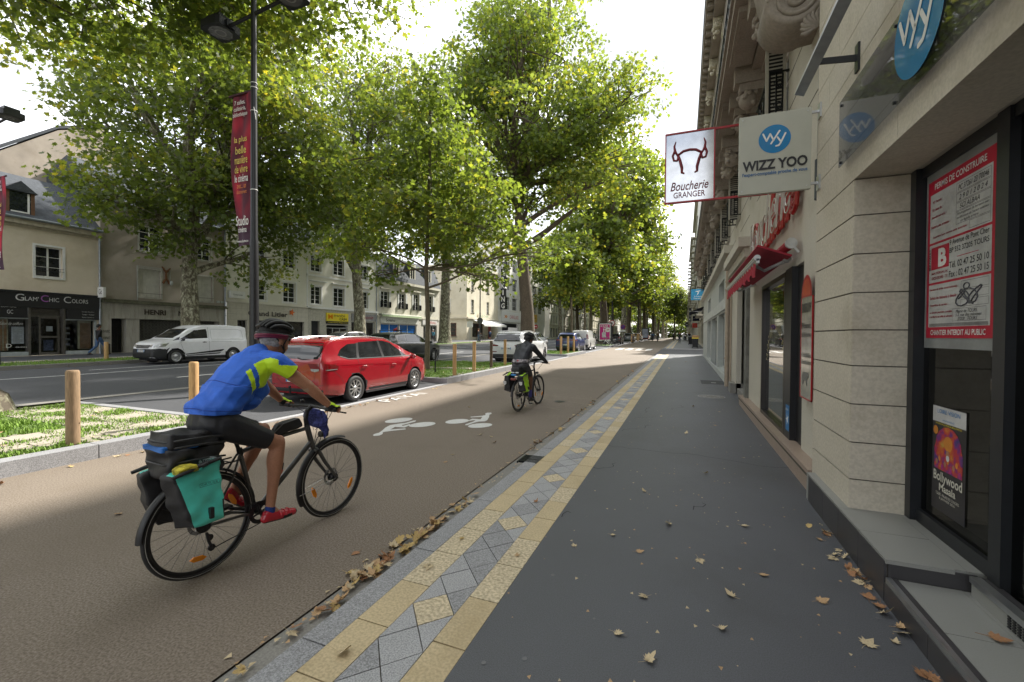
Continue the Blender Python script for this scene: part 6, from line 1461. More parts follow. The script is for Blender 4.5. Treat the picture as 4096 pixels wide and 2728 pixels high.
# ---- red people carrier
RED=paint('car_red',(.27,.002,.010),rough=.25)
def red_extras(t,patch,strip,bv):
    L,W=4.47,1.77
    for s in (-1,1):
        lamp=[(s*.38,.98),(s*.70,.97),(s*.71,.82),(s*.60,.79),(s*.48,.81)]
        patch('tail_lamp',[lamp],'B',TAIL,.010,grid=.04); patch('tail_lamp_lens',[[(s*.46,.862),(s*.70,.862),(s*.705,.825),(s*.60,.793),(s*.48,.812)]],'B',LAMPC,.014,grid=.04)
        ax='R' if s>0 else 'L'
        patch('tail_lamp',[[(.06,.97),(.30,.955),(.42,.91),(.40,.83),(.10,.82)]],ax,TAIL,.008,grid=.04); patch('tail_lamp_lens',[[(.06,.845),(.38,.85),(.38,.835),(.10,.825)]],ax,LAMPC,.012,grid=.04)
        strip('panel_gap',[[(1.10,.98),(1.16,.70),(1.42,.45),(1.48,.30)],[(2.30,1.00),(2.32,.6),(2.28,.28)],[(3.35,.97),(3.40,.6),(3.30,.3)],[(1.10,.98),(1.02,1.28)],[(.35,.98),(.30,.80),(.52,.62),(.58,.5)]],ax,SEAM)
        patch('sill_trim',[[(1.55,.20),(3.2,.20),(3.2,.30),(1.5,.30)]],ax,PLASTIC,.006)
        patch('window_pillar',[[(1.07,1.06),(1.16,1.06),(1.24,1.44),(1.16,1.44)],[(2.05,1.06),(2.15,1.06),(2.06,1.49),(1.97,1.49)]],ax,BLACK,.009)
        strip('window_seal',[[(.52,1.13),(.80,1.06),(3.35,1.035)]],ax,PLASTIC,.02,.008)
        strip('shoulder_crease',[[(.5,.93),(1.6,.90),(3.2,.80)]],ax,RED,.012,.006)
        mb=MB(); mb.sm=True; rl=[]
        for i in range(15):
            y=.42+2.3*i/14; h=bv.ray_cast(Vector((s*.60,y,4)),Vector((0,0,-1))); rl.append((s*.60,y,h[0].z+.018+.018*math.sin(PI*i/14)))
        mb.tube(rl,.02,8); obj('roof_rail',mb,CHROME,t,True)
    h=bv.ray_cast(Vector((.86,.98,4)),Vector((0,0,-1)))
    patch('bumper_trim',[[(-.80,.22),(.80,.22),(.84,.38),(.6,.40),(-.6,.40),(-.84,.38)]],'B',PLASTIC,.008)
    patch('rear_reflector',[[(s*.55,.47),(s*.78,.48),(s*.78,.5),(s*.55,.49)] for s in (-1,1)],'B',TAIL,.010)
    strip('panel_gap',[[(-.60,.86),(-.55,.60),(-.42,.50),(.42,.50),(.55,.60),(.60,.86)]],'B',SEAM)
    plate(t,-.022,.60,'CW-200-NG',w=.52)
    mb=MB(); mb.T=basis((0,-.012,.86),(0,-1,.1)); mb.bbox(-.06,.06,-.05,.05,0,.015,.008); mb.T=None
    for k in range(3): mb.T=basis((0,-.03,.86),(0,-1,.1)); mb.box(-.045+.008*k,.05,-.03+.025*k,-.018+.025*k,-.004,.006,1); mb.T=None
    obj('maker_badge',mb,[CHROME,PLASTIC],t,True)
    mb=MB(); mb.sm=True; mb.tube([(0,.1,.28),(0,-.05,.27),(0,-.14,.30),(0,-.16,.42)],.02,8); mb.ell((0,-.16,.45),(.03,.03,.03),10,8); obj('tow_hook',mb,BLACKM,t,True)
    mb=MB(); mb.sm=True; mb.tube([(.02,.05,1.10),(.15,.02,1.07),(.42,.03,1.06)],[.022,.014,.008],6); obj('rear_wiper',mb,PLASTIC,t,True)
    mb=MB(); mb.sm=True; mb.ell((0,.75,1.58),(.04,.06,.025),10,6); mb.tube([(0,.75,1.60),(0,.60,1.80)],[.008,.004],6); obj('roof_aerial',mb,PLASTIC,t,True)
    patch('spoiler',[[(-.55,1.455),(.55,1.455),(.52,1.50),(-.52,1.50)]],'B',RED,.03)
    handle(t,[(1.32,.86),(2.52,.84)],RED,W,bv,L); mirror(t,3.28,1.02,W,RED)
    mb=MB(); mb.cyl((W/2-.04,.82,.85),(W/2-.026,.82,.85),.07,24); obj('fuel_flap',mb,RED,t,True)
RED_TOP=[(0,1.02),(.10,1.24),(.22,1.42),(.38,1.525),(.9,1.565),(1.7,1.575),(2.4,1.54),(2.9,1.40),(3.45,1.14),(3.75,1.02),(4.15,.92),(4.38,.78),(4.47,.60)]
RED_BELT=[(0,1.01),(.5,1.07),(.9,1.045),(3.4,1.0),(3.75,.96),(4.15,.86),(4.38,.72),(4.47,.55)]
red=car('parked_car','glossy red people carrier parked beside the bike path, seen from its rear corner',(-8.32,7.42,.035),R(1.0),4.47,1.77,1.57,RED_TOP,RED_BELT,wb=2.58,fo=.88,wr=.322,paintm=RED,roofw=.79,
   side_win=[[(.46,1.16),(.62,1.10),(.98,1.065),(1.08,1.065),(1.18,1.43),(.85,1.41),(.60,1.30)],[(1.16,1.06),(2.06,1.055),(1.98,1.485),(1.25,1.455)],[(2.14,1.055),(3.22,1.045),(2.95,1.20),(2.55,1.42),(2.25,1.48),(2.07,1.487)]],
   rear_win=[(-.60,1.08),(.60,1.08),(.68,1.14),(.645,1.33),(.58,1.44),(-.58,1.44),(-.645,1.33),(-.68,1.14)],front_win=[(-.62,1.1),(.62,1.1),(.52,1.46),(-.52,1.46)],extras=red_extras,group='cars parked along the bike path')
# ---- generic estate/suv extras
def gen_extras(pm,W,L,tailpoly,sidetail,platez,txt,seams,hand,mirr,bump=.36,rails=None,platey=-.03,frontlamps=True,bumpm=None,wiper=True,slat=None):
    def f(t,patch,strip,bv):
        for s in (-1,1):
            patch('tail_lamp',[[(s*min(x,W*.44-.06),z+.0*i) for i,(x,z) in enumerate(tailpoly)]],'B',TAIL,.010,grid=.05)
            ax='R' if s>0 else 'L'
            if sidetail: patch('tail_lamp',[sidetail],ax,TAIL,.008,grid=.05)
            if seams: strip('panel_gap',seams,ax,SEAM)
            patch('sill_trim',[[(L*.33,.2),(L*.70,.2),(L*.70,.32),(L*.33,.32)]],ax,PLASTIC,.006)
            if rails:
                mb=MB(); mb.sm=True; rl=[]
                for i in range(11):
                    y=rails[0]+(rails[1]-rails[0])*i/10; h=bv.ray_cast(Vector((s*rails[2],y,4)),Vector((0,0,-1))); rl.append((s*rails[2],y,h[0].z+.03))
                mb.tube(rl,.018,6); obj('roof_rail',mb,rails[3],t,True)
        patch('bumper_trim',[[(-W*.45,.24),(W*.45,.24),(W*.46,bump),(-W*.46,bump)]],'B',bumpm or PLASTIC,.008)
        patch('rear_reflector',[[(s*W*.28,bump+.10),(s*W*.43,bump+.10),(s*W*.43,bump+.14),(s*W*.28,bump+.14)] for s in (-1,1)],'B',TAIL,.010)
        if slat: patch('tail_strip',[slat],'B',BLACK,.007)
        if wiper: mb=MB(); mb.sm=True; zz=wiper if not isinstance(wiper,bool) else 1.1; mb.tube([(-.02,.03,zz),(.12,.02,zz-.01),(.36,.03,zz-.01)],[.02,.012,.008],6); obj('rear_wiper',mb,PLASTIC,t,True)
        plate(t,platey,platez,txt); handle(t,hand,pm,W,bv,L); mirror(t,mirr[0],mirr[1],W,pm)
        if frontlamps:
            for s in (-1,1): patch('headlight',[[(s*W*.24,.62),(s*W*.42,.66),(s*W*.43,.78),(s*W*.27,.72)]],'F',LAMPC,.010)
            patch('grille',[[(-W*.2,.45),(W*.2,.45),(W*.24,.66),(-W*.24,.66)]],'F',PLASTIC,.010); plate(t,L+.02,.42,txt,True)
    return f
# white SUV
SUVW=paint('car_white',(.66,.67,.68))
def suvx(t,patch,strip,bv):
    gen_extras(SUVW,1.97,5.05,[(.45,.97),(.92,1.03),(.95,.93),(.80,.90),(.50,.91)],[(.03,1.02),(.5,1.0),(.42,.92),(.03,.92)],.80,'GZ-627-MM',[[(1.45,1.12),(1.5,.8),(1.75,.45)],[(2.75,1.1),(2.75,.35)],[(3.9,1.05),(3.9,.4)],[(.55,1.1),(.50,.9),(.6,.7)]],[(1.72,.97),(2.9,.96)],(3.85,1.14),.5,(.6,3.0,.66,ALU),-.03,wiper=1.22)(t,patch,strip,bv)
    mb=MB()
    for k in range(4): M=basis((-.105+.07*k,-.035,1.0),(0,-1,0)); annulus(mb,M,.036,.046,20)
    obj('ring_badge',mb,CHROME,t,True)
suv=car('parked_car','big white estate car with dark rear window parked behind the verge, wooden posts in front',(-8.72,21.15,.06+gr(22)),R(1.5),5.05,1.97,1.74,
   [(0,1.12),(.12,1.30),(.32,1.56),(.55,1.69),(1.2,1.735),(2.3,1.735),(2.9,1.66),(3.5,1.38),(3.9,1.22),(4.6,1.10),(4.95,.95),(5.05,.7)],[(0,1.10),(.5,1.17),(3.6,1.13),(4.0,1.08),(4.6,1.0),(4.95,.85),(5.05,.6)],wb=2.99,fo=1.0,wr=.38,paintm=SUVW,
   clad=lambda c,L,W: c.z<.46 and (c.y<.35),hub='five',rimm=mat('dark_alloy',(.10,.10,.11),.3,metal=.8),
   side_win=[[(.55,1.22),(1.0,1.19),(1.45,1.19),(1.45,1.60),(.95,1.60),(.7,1.5)],[(1.53,1.19),(2.65,1.19),(2.60,1.62),(1.53,1.61)],[(2.73,1.19),(3.75,1.18),(3.4,1.36),(3.0,1.56),(2.68,1.61)]],
   rear_win=[(-.74,1.17),(.74,1.17),(.70,1.40),(.62,1.60),(-.62,1.60),(-.70,1.40)],front_win=[(-.7,1.25),(.7,1.25),(.6,1.62),(-.6,1.62)],extras=suvx,group='cars parked along the bike path')
# blue SUV
BLUEC=paint('car_blue',(.012,.028,.135),metal=.2)
car('parked_car','dark blue crossover parked just past three wooden posts',(-8.95,34.4,.08+gr(35)),R(1.5),4.45,1.84,1.62,
   [(0,1.05),(.15,1.25),(.38,1.50),(.6,1.585),(1.3,1.62),(2.1,1.60),(2.6,1.50),(3.15,1.22),(3.5,1.08),(4.1,.98),(4.36,.85),(4.45,.6)],[(0,1.03),(.5,1.10),(3.2,1.04),(3.6,.98),(4.1,.9),(4.36,.78),(4.45,.5)],wb=2.67,fo=.9,wr=.35,paintm=BLUEC,hub='five',
   clad=lambda c,L,W: c.z<.42,side_win=[[(.6,1.16),(1.2,1.12),(1.3,1.48),(.9,1.45)],[(1.27,1.12),(2.2,1.11),(2.15,1.5),(1.36,1.49)],[(2.28,1.11),(3.15,1.10),(2.75,1.34),(2.22,1.5)]],
   rear_win=[(-.62,1.12),(.62,1.12),(.52,1.46),(-.52,1.46)],front_win=[(-.6,1.15),(.6,1.15),(.5,1.48),(-.5,1.48)],
   extras=gen_extras(BLUEC,1.84,4.45,[(.35,1.04),(.88,1.05),(.90,.93),(.40,.95)],[(.03,1.04),(.35,1.02),(.3,.94),(.03,.93)],.62,'FE-318-KL',[[(1.3,1.1),(1.35,.5)],[(2.3,1.08),(2.3,.35)],[(3.2,1.0),(3.2,.4)]],[(1.5,.9),(2.5,.9)],(3.1,1.08),.45,(.6,2.2,.6,CHROME),wiper=1.16,slat=[(-.4,.96),(.4,.96),(.4,1.03),(-.4,1.03)]),group='cars parked along the bike path')
# small white delivery van beyond
VANW=paint('van_white',(.60,.60,.57))
def van2x(t,patch,strip,bv):
    for s in (-1,1):
        patch('tail_lamp',[[(s*.62,1.0),(s*.70,1.0),(s*.66,1.45),(s*.60,1.45)]],'B',TAIL,.012); ax='R' if s>0 else 'L'
        patch('tail_lamp',[[(.03,1.0),(.14,1.0),(.12,1.45),(.03,1.45)]],ax,TAIL,.008); patch('side_window',[[(2.35,1.12),(3.25,1.1),(2.95,1.45),(2.6,1.62),(2.35,1.62)]],ax,CARGLASS,.006)
        strip('panel_gap',[[(2.25,1.72),(2.25,.4)],[(3.2,1.1),(3.2,.45)],[(.25,.75),(2.2,.75)]],ax,SEAM)
    strip('panel_gap',[[(0,.45),(0,1.72)],[(-.6,1.1),(.6,1.1)]],'B',SEAM,.012)
    patch('bumper_trim',[[(-.8,.28),(.8,.28),(.8,.5),(-.8,.5)]],'B',PLASTIC,.01); patch('brake_lamp',[[(-.1,1.73),(.1,1.73),(.1,1.76),(-.1,1.76)]],'B',TAIL,.01)
    plate(t,-.03,.62,'BN-412-QF'); mirror(t,3.15,1.15,1.7,PLASTIC)
car('parked_van','small boxy white delivery van parked in front of the blue crossover',(-8.9,39.3,.08+gr(40)),R(1),4.2,1.72,1.82,
   [(0,1.70),(.08,1.79),(.4,1.83),(1.5,1.84),(2.4,1.80),(2.75,1.66),(3.25,1.30),(3.5,1.12),(3.95,1.0),(4.12,.85),(4.2,.6)],[(0,1.05),(2.3,1.08),(3.3,1.06),(3.6,.98),(3.95,.9),(4.12,.75),(4.2,.5)],wb=2.58,fo=.85,wr=.31,paintm=VANW,roofw=.86,hub='steel',extras=van2x,front_win=[(-.62,1.25),(.62,1.25),(.58,1.62),(-.58,1.62)],group='vans on the street',cat='van',lod=2)
# white panel van driving towards the left, nose first
VW2=paint('van_bright_white',(.86,.87,.89))
def van1x(t,patch,strip,bv):
    L,W=4.49,1.86
    for s in (-1,1):
        ax='R' if s>0 else 'L'
        patch('side_window',[[(2.16,1.18),(3.42,1.12),(3.25,1.22),(2.75,1.55),(2.20,1.62),(2.16,1.5)]],ax,CARGLASS,.006,grid=.05)
        patch('quarter_window',[[(3.44,1.10),(3.72,1.06),(3.50,1.20),(3.38,1.24)]],ax,CARGLASS,.006,grid=.05)
        strip('panel_gap',[[(2.10,1.70),(2.08,.36)],[(3.42,1.10),(3.36,.85),(3.20,.36)],[(.35,1.55),(.55,1.62),(1.95,1.62)],[(.28,1.1),(.35,1.55)],[(.28,1.1),(1.98,1.12),(1.98,1.62)],[(.95,1.0),(2.0,1.02)]],ax,mat('soft_gap',(.25,.26,.27),.6),.012)
        patch('side_moulding',[[(1.55,.50),(3.18,.40),(3.18,.44),(1.35,.62),(1.42,.54)],[(1.6,.40),(3.14,.34),(3.14,.37),(1.5,.46)]],ax,PLASTIC,.010)
        patch('headlight',[[(4.02,.80),(4.40,.76),(4.36,.90),(4.0,.93),(3.86,.96)]],ax,LAMPC,.010,grid=.04)
        patch('headlight',[[(s*.48,.76),(s*.84,.80),(s*.86,.94),(s*.52,.86)]],'F',LAMPC,.012,grid=.04)
        patch('tail_lamp',[[(s*.70,.9),(s*.76,.9),(s*.74,1.5),(s*.68,1.5)]],'B',TAIL,.01)
        patch('front_bumper',[[(3.99,.28),(4.46,.24),(4.47,.68),(4.25,.71),(3.98,.66),(3.84,.76),(3.93,.60),(3.97,.42)]],ax,PLASTIC,.007,grid=.04)
        patch('fog_lamp',[[(s*.55,.40),(s*.75,.42),(s*.75,.52),(s*.58,.50)]],'F',BLACK,.010)
    patch('front_bumper',[[(-.86,.24),(.86,.24),(.88,.69),(-.88,.69)]],'F',PLASTIC,.007,grid=.05)
    patch('grille',[[(-.46,.72),(.46,.72),(.50,.86),(-.50,.86)]],'F',BLACK,.012); 
    for z in (.745,.775,.805,.835): patch('grille_bar',[[(-.46,z),(.46,z),(.46,z+.010),(-.46,z+.010)]],'F',ALU,.018)
    patch('lower_grille',[[(-.6,.30),(.6,.30),(.62,.45),(-.62,.45)]],'F',BLACK,.010)
    mb=MB(); M=basis((0,L+.03,.80),(0,1,.1)); 
    for sg in (-1,1): polym(mb,M,[(0,.075),(sg*.045,0),(0,-.075),(0,-.045),(sg*.022,0),(0,.045)] if sg<0 else [(0,.045),(sg*.022,0),(0,-.045),(0,-.075),(sg*.045,0),(0,.075)])
    obj('diamond_badge',mb,CHROME,t,True)
    plate(t,L+.03,.60,'GD-507-EN',True); mirror(t,3.35,1.12,W,PLASTIC); handle(t,[(2.32,.98)],PLASTIC,W,bv,L)
    mb=MB(); mb.sm=True; mb.ell((.46,2.55,1.28),(.09,.10,.13),14,10,0); mb.ell((.46,2.52,1.36),(.095,.105,.08),12,8,1); mb.ell((.46,2.45,1.02),(.22,.16,.2),14,8,2)
    obj('driver_silhouette',mb,[mat('skin_tone',(.40,.22,.15),.6),mat('grey_hair',(.3,.28,.25),.9),NAVY],t,True)
van=car('panel_van','white panel van with black front bumper driving left on the far lane',(-22.75,16.45,.21+gr(14)),R(180),4.49,1.86,1.84,
   [(0,1.66),(.06,1.76),(.35,1.82),(1.5,1.85),(2.4,1.81),(2.9,1.64),(3.45,1.28),(3.72,1.12),(4.1,1.03),(4.36,.92),(4.46,.76),(4.49,.5)],[(0,1.12),(2.2,1.14),(3.4,1.08),(3.75,1.02),(4.1,.95),(4.36,.84),(4.46,.68),(4.49,.4)],wb=2.72,fo=.90,wr=.325,paintm=VW2,roofw=.84,hub='steel',
   clad=lambda c,L,W: c.z<.30,front_win=[(-.70,1.18),(.70,1.18),(.62,1.62),(-.62,1.62)],extras=van1x,group='vans on the street',cat='van')
# dark green estate on the near lane
DG=paint('car_dark_green',(.010,.016,.015))
def roofbars(base):
    def f(t,patch,strip,bv):
        base(t,patch,strip,bv); mb=MB()
        for y in (1.0,2.1): h=bv.ray_cast(Vector((0,y,4)),Vector((0,0,-1))); mb.cyl((-.66,y,h[0].z+.09),(.66,y,h[0].z+.09),.018,8); [mb.box(s*.62-.02,s*.62+.02,y-.02,y+.02,h[0].z-.06,h[0].z+.09) for s in (-1,1)]
        obj('roof_bar',mb,PLASTIC,t,True)
        mb=MB(); mb.ell((.45,.8,h[0].z+.14),(.10,.12,.05),10,6); mb.cyl((.45,.7,h[0].z+.1),(.45,.9,h[0].z+.22),.03,8); obj('cycle_carrier_clamp',mb,REDP,t,True)
    return f
EST_T=[(0,1.0),(.12,1.2),(.3,1.38),(.5,1.45),(1.3,1.50),(2.2,1.47),(2.7,1.33),(3.25,1.05),(3.55,.95),(4.2,.86),(4.45,.75),(4.55,.5)]
EST_B=[(0,.98),(.5,1.0),(3.2,.96),(3.55,.90),(4.2,.8),(4.45,.68),(4.55,.42)]
EW=[[(.5,1.04),(1.15,1.03),(1.2,1.34),(.75,1.32)],[(1.22,1.03),(2.15,1.02),(2.1,1.37),(1.27,1.36)],[(2.22,1.02),(3.15,.99),(2.85,1.15),(2.5,1.32),(2.17,1.37)]]
genx=gen_extras(DG,1.75,4.55,[(.55,.98),(.84,.98),(.84,.80),(.6,.78)],[(.03,.98),(.3,.96),(.25,.80),(.03,.8)],.66,'AK-733-TX',[[(1.2,1.0),(1.25,.4)],[(2.2,1.0),(2.2,.3)],[(3.2,.95),(3.15,.3)]],[(1.4,.86),(2.4,.85)],(3.1,1.0),.36,None,wiper=1.05)
car('moving_car','dark green estate car with roof bars on the main road beyond the red car',(-13.25,16.35,.21+gr(18)),R(.5),4.55,1.75,1.5,EST_T,EST_B,wb=2.6,fo=.9,wr=.31,paintm=DG,side_win=EW,rear_win=[(-.6,1.03),(.6,1.03),(.52,1.36),(-.52,1.36)],front_win=[(-.62,1.02),(.62,1.02),(.52,1.38),(-.52,1.38)],hub='five',extras=roofbars(genx),group='cars on the main road')
# generic hatch re-used further away, different paints (own objects)
def simple(name,label,x,y,rot,pm,base,group,txt='DV-246-RB',zz=.08,sc=1):
    L,W=4.2,1.76
    return car(name,label,(x,y,zz+gr(y)),rot,L,W,1.5,[(0,1.0),(.15,1.22),(.32,1.42),(.5,1.49),(1.2,1.52),(2.0,1.49),(2.5,1.36),(3.0,1.10),(3.3,.98),(3.9,.88),(4.12,.74),(4.2,.5)],[(0,.98),(.5,1.02),(3.0,.97),(3.3,.92),(3.9,.82),(4.12,.66),(4.2,.42)],wb=2.5,fo=.85,wr=.31,paintm=pm,lod=2,
     side_win=[[(.5,1.06),(1.1,1.05),(1.15,1.38),(.75,1.34)],[(1.17,1.05),(2.0,1.04),(1.95,1.41),(1.22,1.40)],[(2.07,1.04),(2.9,1.02),(2.6,1.2),(2.3,1.36),(2.02,1.41)]],
     rear_win=[(-.6,1.05),(.6,1.05),(.5,1.4),(-.5,1.4)],front_win=[(-.6,1.04),(.6,1.04),(.5,1.42),(-.5,1.42)],extras=gen_extras(pm,W,L,[(.52,1.0),(.84,1.0),(.84,.82),(.58,.80)],[(.03,1.0),(.28,.98),(.25,.82),(.03,.8)],.66,txt,None,[(1.3,.88)],(2.85,1.0),.36,None,wiper=False),group=group)
BLK=paint('car_black',(.010,.010,.012)); GRY=paint('car_grey',(.16,.17,.18),metal=.5); BEI=paint('car_beige',(.36,.32,.26),metal=.3); RED2=paint('car_red_far',(.4,.02,.02))
P='cars parked along the bike path'; M_='cars on the main road'
simple('parked_car','black hatchback with bright red tail lamps parked past the bicycles',-8.75,59.5,R(1),BLK,None,P,'CT-904-HJ')
simple('parked_car','grey hatchback parked beyond the black one behind short wooden posts',-8.6,74,R(1),GRY,None,P)
simple('parked_car','beige people carrier parked beyond the grey hatchback',-8.5,87,R(1),BEI,None,P)
simple('parked_car','small red car glimpsed far up the row past the beige one',-8.4,104,R(1),RED2,None,P)
simple('moving_car','white hatchback with red tail lamps on the road left of the blue crossover',-13.4,37.5,R(0),SUVW,None,M_,zz=.21)
simple('moving_car','dark green car on the far lane half hidden by the white estate',-16.8,41.5,R(0),DG,None,M_,zz=.21)
simple('parked_car','black car at the far kerb showing only its roof behind the red car',-22.9,26.5,R(180),BLK,None,'cars at the far kerb',zz=.21)
simple('moving_car','white car far off on the main road behind the plane trunks',-14.0,68,R(0),SUVW,None,M_,zz=.21)
simple('moving_car','silver car far away near the end of the avenue',-8.0,128,R(0),GRY,None,P,zz=.1)
car('box_truck','white box truck on the main road seen between two plane trunks',(-13.5,84,.25+gr(84)),0,6.5,2.2,3.0,[(0,2.75),(.05,2.8),(4.6,2.8),(4.75,2.7),(4.8,2.0),(5.3,1.9),(6.0,1.2),(6.5,1.0)],[(0,1.0),(4.7,1.0),(6.0,1.0),(6.5,.6)],wb=3.6,fo=.9,wr=.38,paintm=VANW,roofw=.97,lod=2,hub='steel',front_win=[(-.8,1.2),(.8,1.2),(.8,1.8),(-.8,1.8)],extras=lambda t,p,s,b: (p('tail_lamp',[[(-1.0,.5),(-.85,.5),(-.85,.62),(-1.0,.62)],[(.85,.5),(1.0,.5),(1.0,.62),(.85,.62)]],'B',TAIL,.01),s('panel_gap',[[(0,.7),(0,2.6)]],'B',SEAM,.02)),group='vans on the street',cat='truck')
# ---------------------------------------------------------------- bicycles, luggage, people
SKIN=mat('tanned_skin',(.42,.20,.12),.55,var=.12,scale=14,fine=.08,fscale=90,coords='O',bump=.0008,bscale=60,spec=.4)
SKIN2=mat('dark_skin',(.16,.075,.042),.55,var=.12,scale=14,coords='O')
FRAMEM=mat('gunmetal_frame',(.085,.087,.088),.28,metal=.7,var=.1,coat=.5)
TYRE=mat('bicycle_tyre',(.020,.020,.021),.6,var=.15,coords='O')
def arc(cy,cz,r,a0,a1,n,x=0): return [(x,cy+r*math.cos(R(a0+(a1-a0)*i/n)),cz+r*math.sin(R(a0+(a1-a0)*i/n))) for i in range(n+1)]
def bicycle(label,loc,rotz,fr=FRAMEM,group=None,ry=.10,fy=1.235,r=.36,fender=True,rack=True,straight=True,detail=True,crank=-25,name='bicycle'):
    t=thing(name,label,'bicycle',loc,rotz,group)
    for y,front in ((ry,False),(fy,True)):
        g=MB(); g.sm=True; g.lathe([(r-.032,-.012),(r-.020,-.019),(r-.006,-.014),(r,0),(r-.006,.014),(r-.020,.019),(r-.032,.012),(r-.032,-.012)],(0,0,0),'x',56)
        w=bpy.data.objects.new('wheel',g.mesh('wheel',[TYRE])); w.location=(0,y,r); link(w,t,True)
        g=MB(); g.sm=True; g.lathe([(r-.030,-.011),(r-.030,.011),(r-.052,.008),(r-.052,-.008),(r-.030,-.011)],(0,0,0),'x',56); 
        g.lathe([(r-.020,.0195),(r-.017,.0192)],(0,0,0),'x',56,mi=1); obj('rim',g,[BLACK,mat('reflective_stripe',(.55,.55,.53),.3)],w,True)
        g=MB(); g.cyl((-.045,0,0),(.045,0,0),.022,12); g.cyl((-.03,0,0),(-.02,0,0),.036,14); g.cyl((.02,0,0),(.03,0,0),.036,14); g.cyl((-.065,0,0),(.065,0,0),.007,8)
        obj('hub',g,BLACK,w,True)
        g=MB(); ns=28
        for i in range(ns):
            a=2*PI*i/ns; b=a+(.55 if i%4<2 else -.55); s=.025 if i%2 else -.025; g.tube([(s,.034*math.cos(b),.034*math.sin(b)),(s*.15,(r-.05)*math.cos(a),(r-.05)*math.sin(a))],.0013,3,False)
        obj('spokes',g,mat('spoke_steel',(.10,.10,.105),.3,metal=.8),w,True)
        if detail:
            for k,a in enumerate((200,330) if front else (262,28)):
                q=MB(); c=Vector((.012,.23*math.cos(R(a)),.23*math.sin(R(a)))); tdir=Vector((0,-math.sin(R(a)),math.cos(R(a)))); rd=Vector((0,math.cos(R(a)),math.sin(R(a))))
                q.add([tuple(c+tdir*u+rd*v+Vector((x,0,0))) for x in (-.006,.006) for u,v in ((-.055,0),(-.03,.016),(.03,.016),(.055,0),(.03,-.016),(-.03,-.016))],[(0,1,2,3,4,5),(11,10,9,8,7,6)]+[(i,(i+1)%6,6+(i+1)%6,6+i) for i in range(6)],0,False); obj('reflector',q,ORANGE,w,True)
            q=MB(); q.sm=True; annulus(q,basis((-.028,0,0),(-1,0,0)),.055,.08,24); annulus(q,basis((-.027,0,0),(1,0,0)),.055,.08,24); [q.tube([(-.0275,0,0),(-.0275,.07*math.cos(a),.07*math.sin(a))],.003,3) for a in (0,1.05,2.1,3.14,4.2,5.25)]; obj('brake_disc',q,ALU,w,True)
    bb=(0,.49,.31); sc=(0,.365,.80); ht=(0,.95,.905); hb=(0,1.01,.70); cr=(0,1.028,.66)
    g=MB(); g.sm=True
    g.tube([bb,sc],.017,10); g.tube([(0,.95,.87),(0,.66,.85),sc] if straight else [(0,.95,.87),sc],.017,10); g.tube([(0,1.0,.745),(0,.75,.53),bb],.022,10); g.tube([hb,ht],.023,12)
    for s in (-1,1):
        g.tube([(s*.03,.45,.31),(s*.062,.34,.34),(s*.066,ry+.02,r)],.011,8); g.tube([(s*.015,.355,.79),(s*.055,.28,.64),(s*.066,ry+.01,r+.01)],.008,8)
    g.cyl((-.04,.49,.31),(.04,.49,.31),.024,12); obj('frame',g,fr,t,True)
    g=MB(); g.sm=True; g.tube([hb,cr],.02,8); g.tube([(-.055,1.03,.655),(0,1.03,.675),(.055,1.03,.655)],.02,8)
    for s in (-1,1): g.tube([(s*.055,1.03,.66),(s*.057,1.10,.54),(s*.055,fy-.06,r+.08),(s*.052,fy,r)],[.018,.017,.014,.011],8)
    obj('fork',g,fr,t,True)
    g=MB(); g.sm=True; g.tube([sc,(0,.30,.985)],.014,10); g.cyl((0,.372,.78),(0,.360,.83),.021,12); obj('seatpost',g,BLACK,t,True)
    g=MB(); g.sm=True; g.ell((0,.20,1.0),(.075,.11,.028),16,8); g.tube([(0,.22,1.0),(0,.42,.995)],[.045,.018],10); g.ell((0,.42,.995),(.019,.03,.018),10,6); obj('saddle',g,BLACKM,t,True)
    g=MB(); g.sm=True; g.tube([ht,(0,.94,.95),(0,.955,1.02),(0,1.0,1.055)],[.02,.019,.02,.021],10)
    g.tube([(-.33,.955,1.055),(-.22,.965,1.055),(-.1,.99,1.06),(0,1.0,1.06),(.1,.99,1.06),(.22,.965,1.055),(.33,.955,1.055)],[.012,.012,.013,.015,.013,.012,.012],10); obj('handlebar',g,BLACK,t,True)
    for s in (-1,1):
        g=MB(); g.sm=True; g.tube([(s*.23,.963,1.055),(s*.345,.952,1.055)],.017,10); obj('grip',g,BLACKM,t,True)
        g=MB(); g.sm=True; g.tube([(s*.20,.975,1.04),(s*.23,1.03,1.03),(s*.30,1.055,1.02),(s*.37,1.045,1.02)],[.010,.007,.006,.007],6); obj('brake_lever',g,BLACK,t,True)
        g=MB(); g.sm=True; g.tube([(s*.2,1.0,1.04),(s*.14,1.10,1.0),(s*.04,1.10,.86),(s*.03,1.05,.70),(s*.05,1.10,.55)],.003,4); g.tube([(s*.2,1.0,1.04),(s*.10,1.08,.94),(s*.01,1.03,.84)],.003,4); obj('brake_cable',g,BLACK,t,True)
    # chain set
    g=MB(); g.sm=True; annulus(g,basis((.052,.49,.31),(1,0,0)),.055,.085,28); annulus(g,basis((.050,.49,.31),(-1,0,0)),.055,.085,28)
    for k in range(4): a=k*PI/2+.3; g.tube([(.052,.49,.31),(.052,.49+.07*math.cos(a),.31+.07*math.sin(a))],.007,5)
    obj('chainring',g,BLACK,t,True)
    g=MB(); g.sm=True
    for s,a in ((1,R(crank)),(-1,R(crank+180))):
        e=(s*.085,.49+.17*math.cos(a),.31+.17*math.sin(a)); g.tube([(s*.06,.49,.31),(s*.078,e[1],e[2])],[.015,.012],8); g.box(s*.085,s*.165,e[1]-.035,e[1]+.035,e[2]-.010,e[2]+.010)
    obj('crank',g,BLACK,t,True)
    g=MB(); g.sm=True
